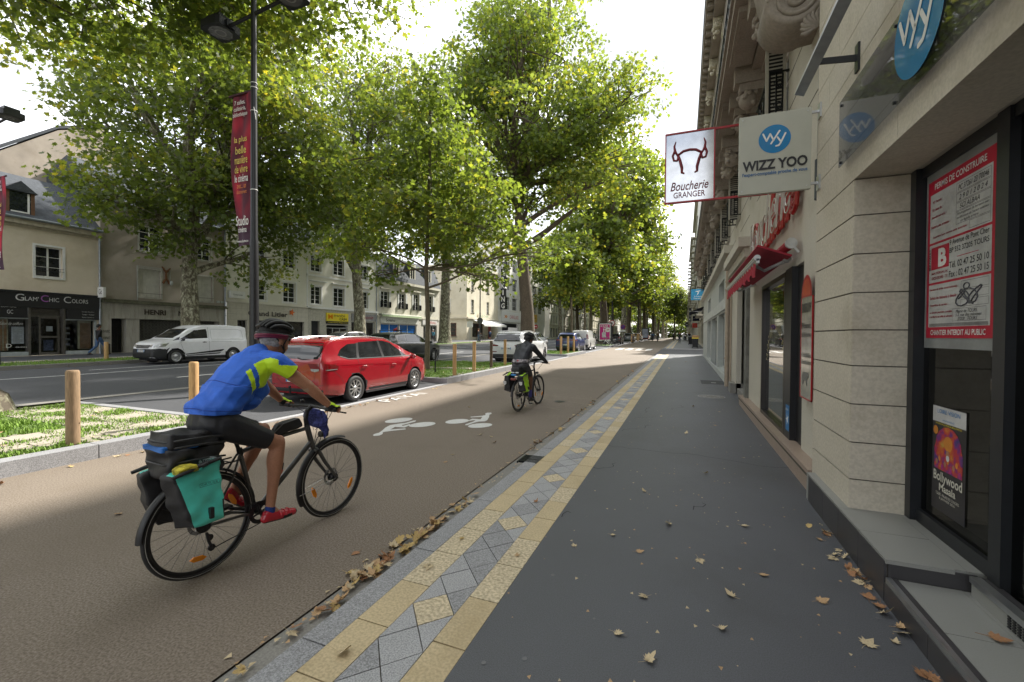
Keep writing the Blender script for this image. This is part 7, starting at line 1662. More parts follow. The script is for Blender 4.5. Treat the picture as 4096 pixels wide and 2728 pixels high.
    for k in range(6): g.cyl((.028+.005*k,ry,r),(.030+.005*k,ry,r),.055-.006*k,18)
    g.tube([(.055,ry,r-.05),(.06,ry+.01,r-.11),(.06,ry+.03,r-.16)],.010,6); g.cyl((.052,ry+.02,r-.09),(.062,ry+.02,r-.09),.022,12); g.cyl((.052,ry+.03,r-.165),(.062,ry+.03,r-.165),.024,12)
    obj('derailleur',g,BLACK,t,True)
    g=MB(); g.tube([(.052,.49,.395),(.045,ry,r+.045)],.004,4,False); g.tube([(.052,.49,.225),(.057,ry+.05,r-.175)],.004,4,False); obj('chain',g,BLACKM,t,True)
    if fender:
        for cy,a0,a1,nm in ((ry,10,178,'mudguard'),(fy,70,205,'mudguard')):
            g=MB(); g.sm=True; n=24; vs=[]
            for i in range(n+1):
                a=R(a0+(a1-a0)*i/n); 
                for x,dr in ((-.028,-.012),(-.018,.002),(0,.007),(.018,.002),(.028,-.012)): q=r+.018+dr; vs.append((x,cy+q*math.cos(a),r+q*math.sin(a)))
            g.add(vs,[(i*5+j,i*5+j+1,(i+1)*5+j+1,(i+1)*5+j) for i in range(n) for j in range(4)]); m_=g.mesh(nm,[BLACK]); obj(nm,m_,None,t,True)
        g=MB(); [g.tube([(s*.055,fy,r),(s*.03,fy+(r+.02)*math.cos(R(188)),r+(r+.02)*math.sin(R(188)))],.0025,4) for s in (-1,1)]; obj('mudguard_stay',g,CHROME,t,True)
    if rack:
        g=MB(); g.sm=True
        for s in (-1,1): g.tube([(s*.06,.34,.76),(s*.055,-.16,.76)],.006,6); g.tube([(s*.068,ry,r),(s*.075,ry-.08,.56),(s*.06,ry-.06,.76)],.006,6); g.tube([(s*.068,ry,r),(s*.07,ry+.06,.76)],.006,6)
        for y in (-.16,-.02,.12,.26): g.tube([(-.058,y,.76),(.058,y,.76)],.005,5)
        obj('luggage_rack',g,BLACK,t,True)
    if detail:
        g=MB(); g.sm=True; g.cyl((0,1.09,.79),(0,1.16,.785),.028,14,.032); obj('front_lamp',g,BLACK,t,True)
        g=MB(); g.cyl((0,1.16,.785),(0,1.165,.785),.027,14); obj('lamp_glass',g,CHROME,t,True)
        g=MB(); g.sm=True; g.tube([(0,1.03,.70),(0,1.06,.76),(0,1.09,.785)],.004,5); g.ell((-.12,1.0,1.095),(.02,.02,.018),12,8); obj('bell',g,BLACK,t,True)
    return t
def softbox(pts8,seed,wr=.012,n=14,sub=1):
    """a padded, wrinkled bag from 8 corners (bottom 4 ccw, top 4 ccw)"""
    bm=bmesh.new(); V=[bm.verts.new(p) for p in pts8]
    for f in ((0,3,2,1),(4,5,6,7),(0,1,5,4),(1,2,6,5),(2,3,7,6),(3,0,4,7)): bm.faces.new([V[i] for i in f])
    bmesh.ops.subdivide_edges(bm,edges=bm.edges[:],cuts=n,use_grid_fill=True)
    c=sum((Vector(p) for p in pts8),Vector())/8; rr=random.Random(seed); ph=[rr.uniform(0,6) for _ in range(9)]
    for _ in range(3): bmesh.ops.smooth_vert(bm,verts=bm.verts[:],factor=.5,use_axis_x=True,use_axis_y=True,use_axis_z=True)
    bm.normal_update()
    for v in bm.verts:
        p=v.co; d=(math.sin(p.y*23+p.z*14+ph[0]+1.5*math.sin(p.z*17+ph[1]))+.7*math.sin(p.y*31-p.z*37+ph[2]+p.x*20)+.5*math.sin(p.z*58+ph[3]+2*math.sin(p.y*25)))*wr*.5
        v.co=p+v.normal*d
    bm.verts.index_update(); vs=[v.co[:] for v in bm.verts]; fs=[[v.index for v in f.verts] for f in bm.faces]; bm.free(); return vs,fs
def yfix(pts): return pts
CY_LOC=(-3.13,1.9,0); CY_ROT=-math.atan2(.08,1.13)
bike1=bicycle('gunmetal touring bicycle ridden by the man in the blue jersey',CY_LOC,CY_ROT,crank=-22)
g=MB(); g.sm=True; vs,fs=softbox([(-.03,.60,.855),(.03,.60,.855),(.03,.90,.90),(-.03,.90,.90),(-.032,.66,.955),(.032,.66,.955),(.032,.86,.985),(-.032,.86,.985)],3,.004,8); g.add(vs,fs)
BAGM=mat('black_nylon',(.020,.020,.022),.6,var=.25,scale=12,coords='O',bump=.002,bscale=35)
def onbike(name,label,cat,mb,mats,loc=CY_LOC,rot=CY_ROT,base=(0,0,0)):
    """a top-level thing carried by the bicycle; its origin sits at base (local to the bicycle)"""
    Mt=Matrix.Translation(loc)@Matrix.Rotation(rot,4,'Z'); p=Mt@Vector(base)
    t=thing(name,label,cat,p,rot)
    return t,Matrix.Translation(-Vector(base))
def put(t,off,nm,mb,mats):
    me=mb if isinstance(mb,bpy.types.Mesh) else mb.mesh(nm,mats)
    me.transform(off); return obj(nm,me,None,t,True)
t,o_=onbike('top_tube_bag','small black zipped pouch on the top tube of the near bicycle','bag',None,None,base=(0,.75,.87)); put(t,o_,'pouch',g,[BAGM])
g=MB(); g.tube([(.034,.62,.90),(.034,.70,.957),(.034,.84,.978)],.004,5); put(t,o_,'zip',g,[mat('zip_grey',(.12,.12,.12),.4)])
# water bottle
t,o_=onbike('water_bottle','red sports bottle with dark cap in the cage of the near bicycle','bottle',None,None,base=(0,.66,.55)); g=MB(); g.sm=True; g.tube([(0,.635,.50),(0,.69,.585)],.034,14); put(t,o_,'bottle',g,[mat('bottle_red',(.45,.06,.03),.3)]); g=MB(); g.sm=True; g.tube([(0,.69,.585),(0,.72,.63)],[.030,.014],12); put(t,o_,'cap',g,[BLACK])
# bandana knotted to the bar
g=MB(); g.sm=True; vs,fs=softbox([(-.09,1.02,.86),(.09,1.03,.87),(.09,1.07,.88),(-.09,1.07,.87),(-.11,1.01,1.03),(.11,1.01,1.03),(.11,1.08,1.03),(-.11,1.08,1.03)],9,.035,10); g.add(vs,fs); g.tube([(.05,1.06,.9),(.09,1.08,.83),(.07,1.08,.76)],[.05,.03,.004],8)
t,o_=onbike('bandana','crumpled blue patterned bandana tied below the handlebar of the near bicycle','bandana',None,None,base=(0,1.04,.9)); put(t,o_,'cloth',g,[mat('bandana_blue',(.05,.06,.22),.9,var=.5,scale=30,fine=.7,fscale=45,coords='O')])
# panniers
TEAL=mat('teal_tarpaulin',(.09,.60,.50),.38,var=.10,scale=6,coords='O',bump=.001,bscale=25,coat=.15)
def pannier(label,s,mcol,seed,loc=CY_LOC,rot=CY_ROT,dy=0,dz=0,black_outer=False,sc=1):
    t,o_=onbike('pannier',label,'pannier',None,None,loc,rot,base=(s*.2,0,.6))
    x0,x1=s*.10,s*.27
    c=[(x0,-.12+dy,.43+dz),(x0,.11+dy,.43+dz),(x1,.11+dy,.455+dz),(x1,-.10+dy,.455+dz),(x0,-.22+dy,.80+dz),(x0,.10+dy,.85+dz),(x1-s*.05,.095+dy,.845+dz),(x1-s*.05,-.19+dy,.79+dz)]
    if s<0: c=[c[1],c[0],c[3],c[2],c[5],c[4],c[7],c[6]]
    g=MB(); g.sm=True; vs,fs=softbox(c,seed,.012,14); g.add(vs,fs); me=g.mesh('bag',[mcol,BAGM])
    for p in me.polygons:
        q=p.center
        if (q.y<-.115+dy-(q.z-.45-dz)*.26+.03) or abs(q.x)<.145 or (q.y>.095+dy) : p.material_index=1
    put(t,o_,'bag',me,None)
    g=MB(); g.sm=True; g.tube([(s*.24,-.2+dy,.80+dz),(s*.23,-.05+dy,.835+dz),(s*.22,.10+dy,.855+dz)],[.012,.016,.012],8); put(t,o_,'roll_closure',g,[BAGM])
    g=MB(); g.bbox(s*.262,s*.29,-.005+dy,.02+dy,.49+dz,.56+dz,.004); g.sm=True; g.tube([(s*.235,-.03+dy,.835+dz),(s*.25,-.0+dy,.85+dz)],.016,8); put(t,o_,'buckle',g,[BLACK])
    g=MB(); M=basis((s*.268,.0+dy,.72+dz),(s,0,.15)); annulus(g,M,.0,.001,4); 
    for a,b,c2,d in ((-.06,.06,-.012,-.010),(-.06,.06,.010,.012),(-.06,-.058,-.012,.012),(.058,.06,-.012,.012)): rectm(g,M,a,b,c2,d,.004)
    tmb(g,'ORTLIEB',M,.1,.012,depth=.004); put(t,o_,'printed_logo',g,[BLACK])
    return t
pannier('teal waterproof pannier with black back on the right side of the near bicycle',1,TEAL,5)
pannier('mostly hidden black and teal pannier on the left side of the near bicycle',-1,TEAL,6,dy=.0,dz=-.03)
def duffel(label,c,seed,loc,rot,wr=.02,m=BAGM,extra=None,nm='holdall'):
    t,o_=onbike(nm,label,'bag',None,None,loc,rot,base=(0,0,.76)); g=MB(); g.sm=True; vs,fs=softbox(c,seed,wr,14); g.add(vs,fs); put(t,o_,'bag',g,[m])
    if extra: extra(t,o_)
    return t
def ex1(t,o_):
    g=MB(); g.sm=True
    for z,e in ((.86,.175),(.955,.172),(1.0,.165)): g.tube([(-.1,-e-.005,z),(.10,-e-.005,z),(.165,-e*.6,z+.01),(.168,.05,z+.004),(.16,.165,z-.012)],.007,6)
    put(t,o_,'strap',g,[mat('strap_black',(.03,.03,.032),.4)])
    g=MB(); M=basis((.175,.045,.845),(1,-.2,.2)); disc(g,M,.055,.024,28); M2=M.copy(); annulus(g,M2,.0,.0001,3); put(t,o_,'oval_badge',g,[mat('badge_grey',(.30,.31,.32),.4)]); g=MB(); annulus(g,M,.0,.0001,3); [rectm(g,M,-.035+.01*k,-.029+.01*k,-.009+.002*(k%3),.009-.002*((k+1)%2),.002) for k in range(8)]
    for i in range(28): pass
    put(t,o_,'badge_print',g,[BLACK])
duffel('black rack bag stack strapped on top of the near bicycle rack',[(-.15,-.16,.765),(.15,-.16,.765),(.15,.17,.765),(-.15,.17,.765),(-.15,-.18,.95),(.15,-.18,.95),(.145,.16,.935),(-.145,.16,.935)],12,CY_LOC,CY_ROT,.022,extra=ex1,nm='rack_bag')
duffel('rolled black jacket bundle on top of the black rack bag',[(-.14,-.16,.955),(.14,-.16,.955),(.14,.14,.94),(-.14,.14,.94),(-.13,-.15,1.055),(.13,-.15,1.055),(.13,.13,1.02),(-.13,.13,1.02)],15,CY_LOC,CY_ROT,.02,nm='bundle')
duffel('blue bag edge poking out between black rack bag and bundle',[(-.12,-.20,.94),(.12,-.20,.94),(.12,.02,.94),(-.12,.02,.94),(-.12,-.20,.975),(.12,-.20,.975),(.12,.02,.97),(-.12,.02,.97)],16,CY_LOC,CY_ROT,.01,m=mat('bag_blue',(.01,.12,.42),.5,coords='O'),nm='dry_bag')
t,o_=onbike('yellow_cloth','yellow and black cloth tucked in the top of the teal pannier','cloth',None,None,base=(.2,-.12,.83)); g=MB(); g.sm=True; vs,fs=softbox([(.17,-.17,.80),(.24,-.17,.80),(.24,-.05,.82),(.17,-.05,.82),(.17,-.17,.84),(.24,-.16,.84),(.24,-.06,.855),(.17,-.06,.855)],19,.02,8); g.add(vs,fs); put(t,o_,'cloth',g,[mat('cloth_yellow',(.42,.36,.03),.8,var=.6,scale=25,coords='O')])

# ---- rider
def shiftall(L,f): return L
def rider(label,loc,rot,P,vox=.0085,skin=SKIN,hair=True,outfit='jersey'):
    t=thing('person',label,'person',loc,rot)
    hd=Vector(P['head'])
    S=P['sh']; caps=[]
    # torso core (kept inside the clothing)
    caps.append([((0,.18,1.08),.11),((0,.33,1.32),.10),((0,S[1]-.04,S[2]-.02),.09),((0,S[1]+.03,S[2]+.07),.062),(tuple(hd+Vector((0,-.03,-.055))),.058)])
    for s in (-1,1):
        caps.append([((s*.08,S[1]-.04,S[2]-.02),.07),((s*S[0],S[1],S[2]),.06),(P['el'][s],.043),(tuple(Vector(P['el'][s]).lerp(Vector(P['wr'][s]),.35)),.044),(P['wr'][s],.028)])
        kn,an=Vector(P['kn'][s]),Vector(P['an'][s])
        caps.append([((s*.09,.19,1.05),.085),(tuple(Vector((s*.09,.19,1.05)).lerp(kn,.6)),.070),(tuple(kn),.057),(tuple(kn.lerp(an,.3)),.057),(tuple(kn.lerp(an,.65)),.040),(tuple(an),.034),(tuple(an+Vector((0,.04,-.04))),.033)])
        w=Vector(P['wr'][s]); gx=s*.305
        g0=Vector((gx,.968,1.07)); caps.append([(tuple(w),.028),(tuple(w.lerp(g0,.5)),.030),(tuple(g0),.026)])
        for k in range(4):
            x=gx+s*(-.033+.022*k); L=[.8,.95,1,.9][k]; ext=(k<2 and P.get('reach',True))
            caps.append([((x,.985,1.080),.0105),((x,1.010*1+.004*k*0,1.076),.0100),((x+s*.003,1.010+.026*L if ext else .998+.014*L,1.058),.0095),((x+s*.004,1.040*1 if ext else .993,1.030),.0085)])
        caps.append([((gx-s*.03,.960,1.068),.013),((gx-s*.055,.975,1.055),.011),((gx-s*.062,.985,1.036),.009)])
    q=lambda dx,dy,dz:(hd.x+dx,hd.y+dy,hd.z+dz)
    ells=[(q(0,0,.02),(.078,.098,.10)),(q(0,.045,-.035),(.058,.058,.072)),(q(0,.055,-.085),(.036,.036,.026))]
    for s in (-1,1):
        kn,an=Vector(P['kn'][s]),Vector(P['an'][s]); c=kn.lerp(an,.27)+Vector((0,-.018,0)); ells.append((tuple(c),(.049,.050,.12)))
        ells.append((tuple(kn+Vector((0,.012,.012))),(.047,.042,.05)))
        ells.append((q(s*.081,-.01,-.012),(.012,.022,.034)))
    def ex(mb):
        mb.tube([q(0,.098,.012),q(0,.115,-.018),q(0,.122,-.036)],[.010,.014,.016],8); mb.ell(q(0,.10,-.062),(.022,.012,.006),10,6); mb.ell(q(0,.097,-.074),(.020,.012,.007),10,6); mb.tube([q(-.04,.088,.028),q(0,.098,.03),q(.04,.088,.028)],.010,8)
        mb.tube([q(-.05,.05,-.06),q(0,.09,-.085),q(.05,.05,-.06)],.016,8)
    body=fuse('body',caps,vox,3,ells,[skin],ex)
    b=obj('body',body,None,t,True)
    g=MB(); g.sm=True
    for s in (-1,1): g.ell(q(s*.030,.090,.004),(.011,.008,.008),10,8,0); g.ell(q(s*.030,.097,.003),(.005,.003,.005),8,6,1)
    obj('eyes',g,[WHITE,BLACK],b,True)
    return t,hd,q
P1=dict(head=(.0,.655,1.645),sh=(.185,.52,1.475),el={1:(.275,.745,1.275),-1:(-.27,.75,1.26)},wr={1:(.30,.925,1.10),-1:(-.30,.925,1.10)},kn={1:(.125,.585,.835),-1:(-.12,.63,.90)},an={1:(.12,.525,.335),-1:(-.12,.40,.50)})
r1,hd,q=rider('man in a blue and fluorescent yellow jersey and black shorts riding the loaded touring bicycle',CY_LOC,CY_ROT,P1)
JB=mat('jersey_blue',(.022,.125,.60),.65,var=.10,scale=8,coords='O',bump=.012,bscale=9); JY=mat('jersey_fluo_yellow',(.58,.86,.02),.6,var=.04,coords='O')
def pin(poly,x,y):
    c=False;n=len(poly)
    for i in range(n):
        (a,b),(d,e)=poly[i],poly[i-1]
        if (b>y)!=(e>y) and x<(d-a)*(y-b)/(e-b)+a: c=not c
    return c
jc=[[((0,.165,1.14),.145),((0,.25,1.23),.142),((0,.33,1.33),.142),((0,.43,1.43),.140),((0,.49,1.49),.12),((0,.52,1.545),.075)]]
for s in (-1,1):
    jc.append([((s*.05,.165,1.14),.135),((s*.05,.26,1.24),.130),((s*.055,.34,1.34),.130),((s*.07,.44,1.43),.125),((s*.11,.50,1.475),.095)])
    jc.append([((s*.10,.50,1.475),.095),((s*.185,.53,1.478),.079),((s*.225,.585,1.43),.070),((s*.245,.625,1.392),.064)])
jer=fuse('jersey',jc,.0058,7,[((0,.47,1.27),(.125,.10,.12)),((0,.40,1.18),(.13,.10,.07))],[JB,JY])
# open the hem and the cuffs: cut the mesh with planes so the cloth ends cleanly
def slice_mesh(me,cuts):
    bm=bmesh.new(); bm.from_mesh(me)
    for co,no,cond in cuts:
        geom=[f for f in bm.faces if cond(f.calc_center_median())]; vs={v for f in geom for v in f.verts}; es={e for f in geom for e in f.edges}
        bmesh.ops.bisect_plane(bm,geom=list(geom)+list(vs)+list(es),plane_co=co,plane_no=no,clear_outer=True)
    bm.to_mesh(me); bm.free(); me.update()
slice_mesh(jer,[((0,.18,1.125),(0,-.12,-1),lambda c:c.z<1.3 and True)]+[((s*.243,.62,1.397),(s*.25,.70,-.62),lambda c,s=s:c.x*s>.17 and c.y>.52) for s in (-1,1)])
YP=[(.365,1.471),(.464,1.516),(.533,1.485),(.66,1.455),(.74,1.40),(.62,1.33),(.575,1.375),(.545,1.395),(.52,1.33),(.455,1.285),(.405,1.29),(.395,1.368)]
SP=[(.309,1.419),(.341,1.44),(.386,1.274),(.362,1.245)]
def jm(c,n):
    if abs(c.x)<.06: return 0
    if abs(c.x)>.20 and c.y>.50: return 1 if (c.z<1.462-.10*(c.y-.5) ) else 0
    return 1 if (pin(YP,c.y,c.z) or pin(SP,c.y,c.z)) else 0
facemat(jer,jm)
# cloth folds
def wrinkle(me,amp,f,seed=0,zmask=None):
    me.update(); ns=[v.normal.copy() for v in me.vertices]
    for v,n in zip(me.vertices,ns):
        p=v.co; k=1 if zmask is None else zmask(p); d=math.sin(p.y*f*1.3+p.z*f*.8+seed+2.2*math.sin(p.x*f*.5+p.z*f*.35))*.6+.5*math.sin(p.z*f*1.9+p.x*f+seed*2)
        v.co=p+n*(amp*k*d)
wrinkle(jer,.0062,26,1,lambda p:2.0 if p.z<1.32 else .6)
obj('jersey',jer,None,r1,True)
# hem band and pocket seam follow the cloth
bvj=BVHTree.FromPolygons([v.co[:] for v in jer.vertices],[tuple(p.vertices) for p in jer.polygons])
def clothline(nm,pts,m,r=.003):
    out=[]
    for p in pts:
        h=bvj.ray_cast(Vector(p[0]),(Vector(p[1])-Vector(p[0])).normalized())
        if h[0] is not None: out.append(tuple(h[0]))
    if len(out)>2: g=MB(); g.sm=True; g.tube(out,r,5); obj(nm,g,m,r1,True)
JD=mat('jersey_seam_blue',(.006,.045,.30),.7,coords='O')
clothline('pocket_seam',[((1.0*math.cos(a),.30+1.0*math.sin(a),1.37-.055*math.cos(a-R(0))*0-.10*(math.sin(a)+1)*.5),(0,.30,1.36-.10*(math.sin(a)+1)*.5)) for a in [R(200)+R(175)*i/24 for i in range(25)]],JD)
clothline('hem',[((1.0*math.cos(a),.20+1.0*math.sin(a),1.150-.03*math.sin(a)),(0,.20,1.150-.03*math.sin(a))) for a in [R(360)*i/36 for i in range(37)]],JD,.0035)
def seam(t,pts,m,r=.0035,nm='seam'): g=MB(); g.sm=True; g.tube(pts,r,5); obj(nm,g,m,t,True)
SH=mat('cycling_shorts_black',(.012,.013,.018),.55,var=.15,coords='O',bump=.002,bscale=20)
sc_=[[((-.06,.16,1.06),.118),((.06,.16,1.06),.118)],[((0,.18,1.14),.135),((0,.17,1.06),.135)]]
for s,k in ((1,P1['kn'][1]),(-1,P1['kn'][-1])):
    h=Vector((s*.085,.19,1.05)); kk=Vector(k); sc_.append([(tuple(h),.112),(tuple(h.lerp(kk,.35)),.096),(tuple(h.lerp(kk,.68)),.080),(tuple(h.lerp(kk,.86)),.071)])
sh=fuse('shorts',sc_,.010,5,[],[SH])
cu=[]
for s,k in ((1,P1['kn'][1]),(-1,P1['kn'][-1])):
    h=Vector((s*.085,.19,1.05)); kk=Vector(k); d=(kk-h).normalized(); cu.append((tuple(h.lerp(kk,.80)),tuple(d),lambda c,s=s:c.x*s>.0 and c.y>.40))
slice_mesh(sh,cu+[((0,0,1.2),(0,0,1),lambda c:True)]); wrinkle(sh,.002,30,3); obj('shorts',sh,None,r1,True)
SHOE_R=mat('shoe_red',(.50,.012,.03),.3,var=.1,coords='O',coat=.4)
def shoe(t,an,heel,toe,m,s):
    h=Vector(heel); e=Vector(toe); a=Vector(an)
    me=fuse('shoe',[[(tuple(h),.035),(tuple(h.lerp(e,.35)),.038),(tuple(h.lerp(e,.7)),.038),(tuple(e),.028)],[(tuple(h.lerp(a,.35)),.040),(tuple(h.lerp(e,.35)+Vector((0,0,.025))),.034)]],.008,3,[],[m,BLACK])
    d=(e-h).normalized()
    for p in me.polygons:
        k=(p.center-h); below=(p.center.z-(h.z+(e.z-h.z)*max(0,min(1,k.dot(d)/(e-h).length))))
        if below<-.020 or k.dot(d)>(e-h).length+.008: p.material_index=1
    o=obj('shoe',me,None,t,True)
    g=MB(); g.sm=True
    for f in (.45,.62,.78): c=h.lerp(e,f); g.tube([tuple(c+Vector((-.038,0,-.002))),tuple(c+Vector((-.02,0,.038))),tuple(c+Vector((.02,0,.038))),tuple(c+Vector((.038,0,-.002)))],.006,5)
    obj('strap',g,m,o,True); return o
shoe(r1,P1['an'][1],(.12,.485,.272),(.125,.725,.245),SHOE_R,1); shoe(r1,P1['an'][-1],(-.12,.345,.46),(-.12,.50,.33),SHOE_R,-1)
me=fuse('sock',[[((.12,.53,.32),.037),((.12,.525,.345),.0365)]],.008,2,[],[mat('sock_blue',(.02,.05,.25),.9)]); obj('sock',me,None,r1,True)
# gloves
GLB=mat('glove_black',(.015,.015,.018),.7,coords='O'); GLY=mat('glove_fluo',(.50,.75,.02),.6,coords='O')
for s in (-1,1):
    w=Vector(P1['wr'][s]); g0=Vector((s*.305,.972,1.073)); me=fuse('glove',[[(tuple(w.lerp(g0,.15)),.033),(tuple(w.lerp(g0,.5)),.035),(tuple(g0),.031)]]+[[((s*(.272+.022*k),.980,1.080),.014),((s*(.272+.022*k),1.002,1.078),.0135)] for k in range(4)],.007,3,[],[GLB,GLY]); facemat(me,lambda c,n:1 if n.z>.25 and c.z>1.075 else 0); obj('glove',me,None,r1,True)
# hair, helmet, glasses
me=fuse('hair',[[(q(0,-.055,-.035),.055),(q(0,-.06,.01),.065)]],.009,2,[(q(0,-.02,.03),(.082,.098,.09)),(q(.06,-.03,-.02),(.022,.04,.035)),(q(-.06,-.03,-.02),(.022,.04,.035))],[mat('grey_hair_man',(.33,.32,.30),.9,var=.3,scale=60,coords='O',bump=.003,bscale=90)]); obj('hair',me,None,r1,True)
def helmet(t,hd,main,band,vox=.008,tilt=R(-8)):
    Mh=Matrix.Translation(hd+Vector((0,.0,.062)))@Matrix.Rotation(tilt,4,'X')
    def tp(p): return tuple(Mh@Vector(p))
    rx,ry,rz=.100,.142,.098
    bm=MB(); bm.sm=True; n=32;m=14; vs=[]
    for j in range(m+1):
        a=PI*.60*j/m
        for i in range(n):
            b=2*PI*i/n; vs.append(tp((rx*.90*math.sin(a)*math.cos(b),ry*.92*math.sin(a)*math.sin(b)+.0,rz*.90*math.cos(a))))
    bm.add(vs,[(j*n+i,(j+1)*n+i,(j+1)*n+(i+1)%n,j*n+(i+1)%n) for j in range(m) for i in range(n)]); 
    h=obj('helmet',bm,BLACKM,t,True)
    g=MB(); g.sm=True
    for k in range(-3,4):
        xx=k/3.35; pts=[]
        for i in range(17):
            b=-1.25+2.5*i/16; c=math.sqrt(max(.03,1-xx*xx*.93))
            pts.append(tp((rx*xx*(1-.10*abs(math.sin(b))),ry*math.sin(b)*(.45+.55*c)*1.02,rz*(math.cos(b)*c)*1.0+.0)))
        g.tube(pts,[.010+.006*math.sin(PI*i/16)+(.003 if k%2==0 else 0) for i in range(17)],8)
    for yy in (-.075,.0,.08):
        g.tube([tp((rx*.95*math.sin(b),yy+.02*math.cos(b),rz*.93*math.cos(b)*math.sqrt(1-(yy/ry)**2))) for b in [(-1.2+2.4*i/12) for i in range(13)]],.009,6)
    g.tube([tp((rx*1.0*math.cos(b),ry*1.0*math.sin(b),-.022)) for b in [2*PI*i/28 for i in range(28)]],.013,8,closed=True); g.tube([tp((rx*.8*math.cos(b),ry*1.06*math.sin(b)+.0,-.010)) for b in [R(40)+R(100)*i/10 for i in range(11)]],.014,8)
    obj('shell_ribs',g,main,h,True)
    g=MB(); g.sm=True
    for dz,rr in ((-.040,.015),(-.055,.011)): g.tube([tp((rx*1.01*math.cos(b),ry*1.0*math.sin(b),dz+.012*math.cos(b*1))) for b in [R(165)+R(210)*i/20 for i in range(21)]],rr,8)
    obj('rear_band',g,band,h,True)
    g=MB()
    for s in (-1,1): g.tube([tp((s*.083,.05,-.045)),tuple(hd+Vector((s*.079,.018,-.035))),tuple(hd+Vector((s*.055,.04,-.100))),tuple(hd+Vector((0,.055,-.122)))],.006,5); g.tube([tp((s*.083,-.05,-.04)),tuple(hd+Vector((s*.081,.0,-.045))),tuple(hd+Vector((s*.060,.035,-.09)))],.005,5)
    obj('chin_strap',g,BLACKM,h,True)
helmet(r1,hd,BLACK,mat('maroon_plastic',(.16,.008,.04),.4))
g=MB(); g.sm=True
for s in (-1,1):
    g.tube([q(s*.083,-.01,.018),q(s*.078,.06,.016),q(s*.062,.092,.012)],.0025,5,mi=0)
    M=basis(q(s*.032,.108,.002),(s*.35,1,-.1)); disc(g,M,.026,.018,18,0,1)
g.tube([q(-.012,.112,.006),q(.012,.112,.006)],.002,4,mi=0)
obj('glasses',g,[CHROME,mat('lens_dark',(.05,.05,.055),.05,spec=.9)],r1,True)
# elbow dressing
me=fuse('plaster',[[((.268,.735,1.285),.046),((.272,.752,1.268),.0465)]],.008,1,[],[mat('dressing',(.42,.27,.18),.7,coords='O')]); slice_mesh(me,[((0,0,1.27),(0,-.4,-1),lambda c:True)]); obj('elbow_dressing',me,None,r1,True)

# ---- second cyclist
C2_LOC=(-3.40,8.87,.0); C2_ROT=-math.atan2(.09,1.15)
bike2=bicycle('black touring bicycle with lime panniers ridden further ahead',C2_LOC,C2_ROT,fr=BLACK,crank=-88)
LIME=mat('lime_tarpaulin',(.38,.68,.02),.4,var=.08,coords='O')
pannier('lime green and black pannier on the right of the far touring bicycle',1,LIME,25,C2_LOC,C2_ROT,dz=.02)
pannier('lime green and black pannier on the left of the far touring bicycle',-1,LIME,26,C2_LOC,C2_ROT,dz=.02)
for s in (-1,1):
    t,o_=onbike('reflector_badge','pale shield shaped reflector on the back of the '+('right' if s>0 else 'left')+' lime pannier','reflector',None,None,C2_LOC,C2_ROT,base=(s*.19,-.2,.65))
    g=MB(); M=basis((s*.19,-.215,.66),(0,-1,-.25)); polym(g,M,[(-.04,.04),(-.035,-.02),(0,-.05),(.035,-.02),(.04,.04)]); put(t,o_,'shield',g,[mat('reflect_grey',(.5,.5,.5),.3)])
duffel('black handle bag with two pale stripes on the far bicycle rack',[(-.11,-.10,.80),(.11,-.10,.80),(.11,.20,.80),(-.11,.20,.80),(-.10,-.10,1.0),(.10,-.10,1.0),(.10,.16,1.0),(-.10,.16,1.0)],31,C2_LOC,C2_ROT,.01,nm='rack_bag',extra=lambda t,o_:[put(t,o_,'pale_stripe',MB().box(a,a+.07,-.112,-.105,.875,.893),[WHITE]) for a in (-.085,.015)])
t,o_=onbike('tail_light','twin red tail light under the blue strap on the far bicycle','lamp',None,None,C2_LOC,C2_ROT,base=(0,-.18,.74)); g=MB(); g.bbox(-.06,.06,-.20,-.17,.72,.77,.008); put(t,o_,'lamp',g,[TAIL]); g=MB(); g.sm=True; g.ell((0,-.17,.83),(.07,.04,.025),12,8); put(t,o_,'blue_strap',g,[BLUEP])
P2=dict(head=(.03,.57,1.60),sh=(.18,.45,1.42),el={1:(.27,.70,1.22),-1:(-.27,.70,1.22)},wr={1:(.30,.925,1.09),-1:(-.30,.925,1.09)},kn={1:(.12,.46,.79),-1:(-.12,.55,.93)},an={1:(.12,.47,.30),-1:(-.12,.45,.55)},reach=False)
r2,hd2,q2=rider('cyclist in a dark hooded jacket and grey shorts riding the far touring bicycle',C2_LOC,C2_ROT,P2,.014,SKIN2)
JK=mat('jacket_charcoal',(.022,.024,.030),.55,var=.15,coords='O',bump=.004,bscale=18)
jc=[[((0,.14,1.10),.14),((0,.22,1.20),.145),((0,.30,1.31),.145),((0,.38,1.39),.14),((0,.44,1.45),.11),((0,.47,1.50),.075)]]
for s in (-1,1):
    jc.append([((s*.06,.15,1.12),.13),((s*.07,.30,1.30),.13),((s*.10,.42,1.41),.10)]); jc.append([((s*.10,.43,1.42),.095),((s*.18,.46,1.42),.078),(tuple(Vector(P2['el'][s])),.058),(tuple(Vector(P2['wr'][s])),.040)])
jk=fuse('jacket',jc,.013,3,[((.02,.46,1.505),(.10,.085,.055))],[JK,mat('jersey_print',(.3,.28,.30),.7,var=.9,scale=18,coords='O'),mat('jersey_black',(.02,.015,.018),.7)]); facemat(jk,lambda c,n:(1 if 1.10<c.z<1.16 else 2) if c.z<1.16 and c.y<.42 and abs(c.x)<.22 else 0); wrinkle(jk,.006,22,5); obj('jacket',jk,None,r2,True)
g=MB(); M=basis((.02,.0,1.135),(0,-1,.35)); polym(g,M,[(0,.035),(.008,.01),(.03,0),(.01,-.008),(.02,-.03),(0,-.014),(-.02,-.03),(-.01,-.008),(-.03,0),(-.008,.01)],.012); obj('red_motif',g,REDP,r2,True)
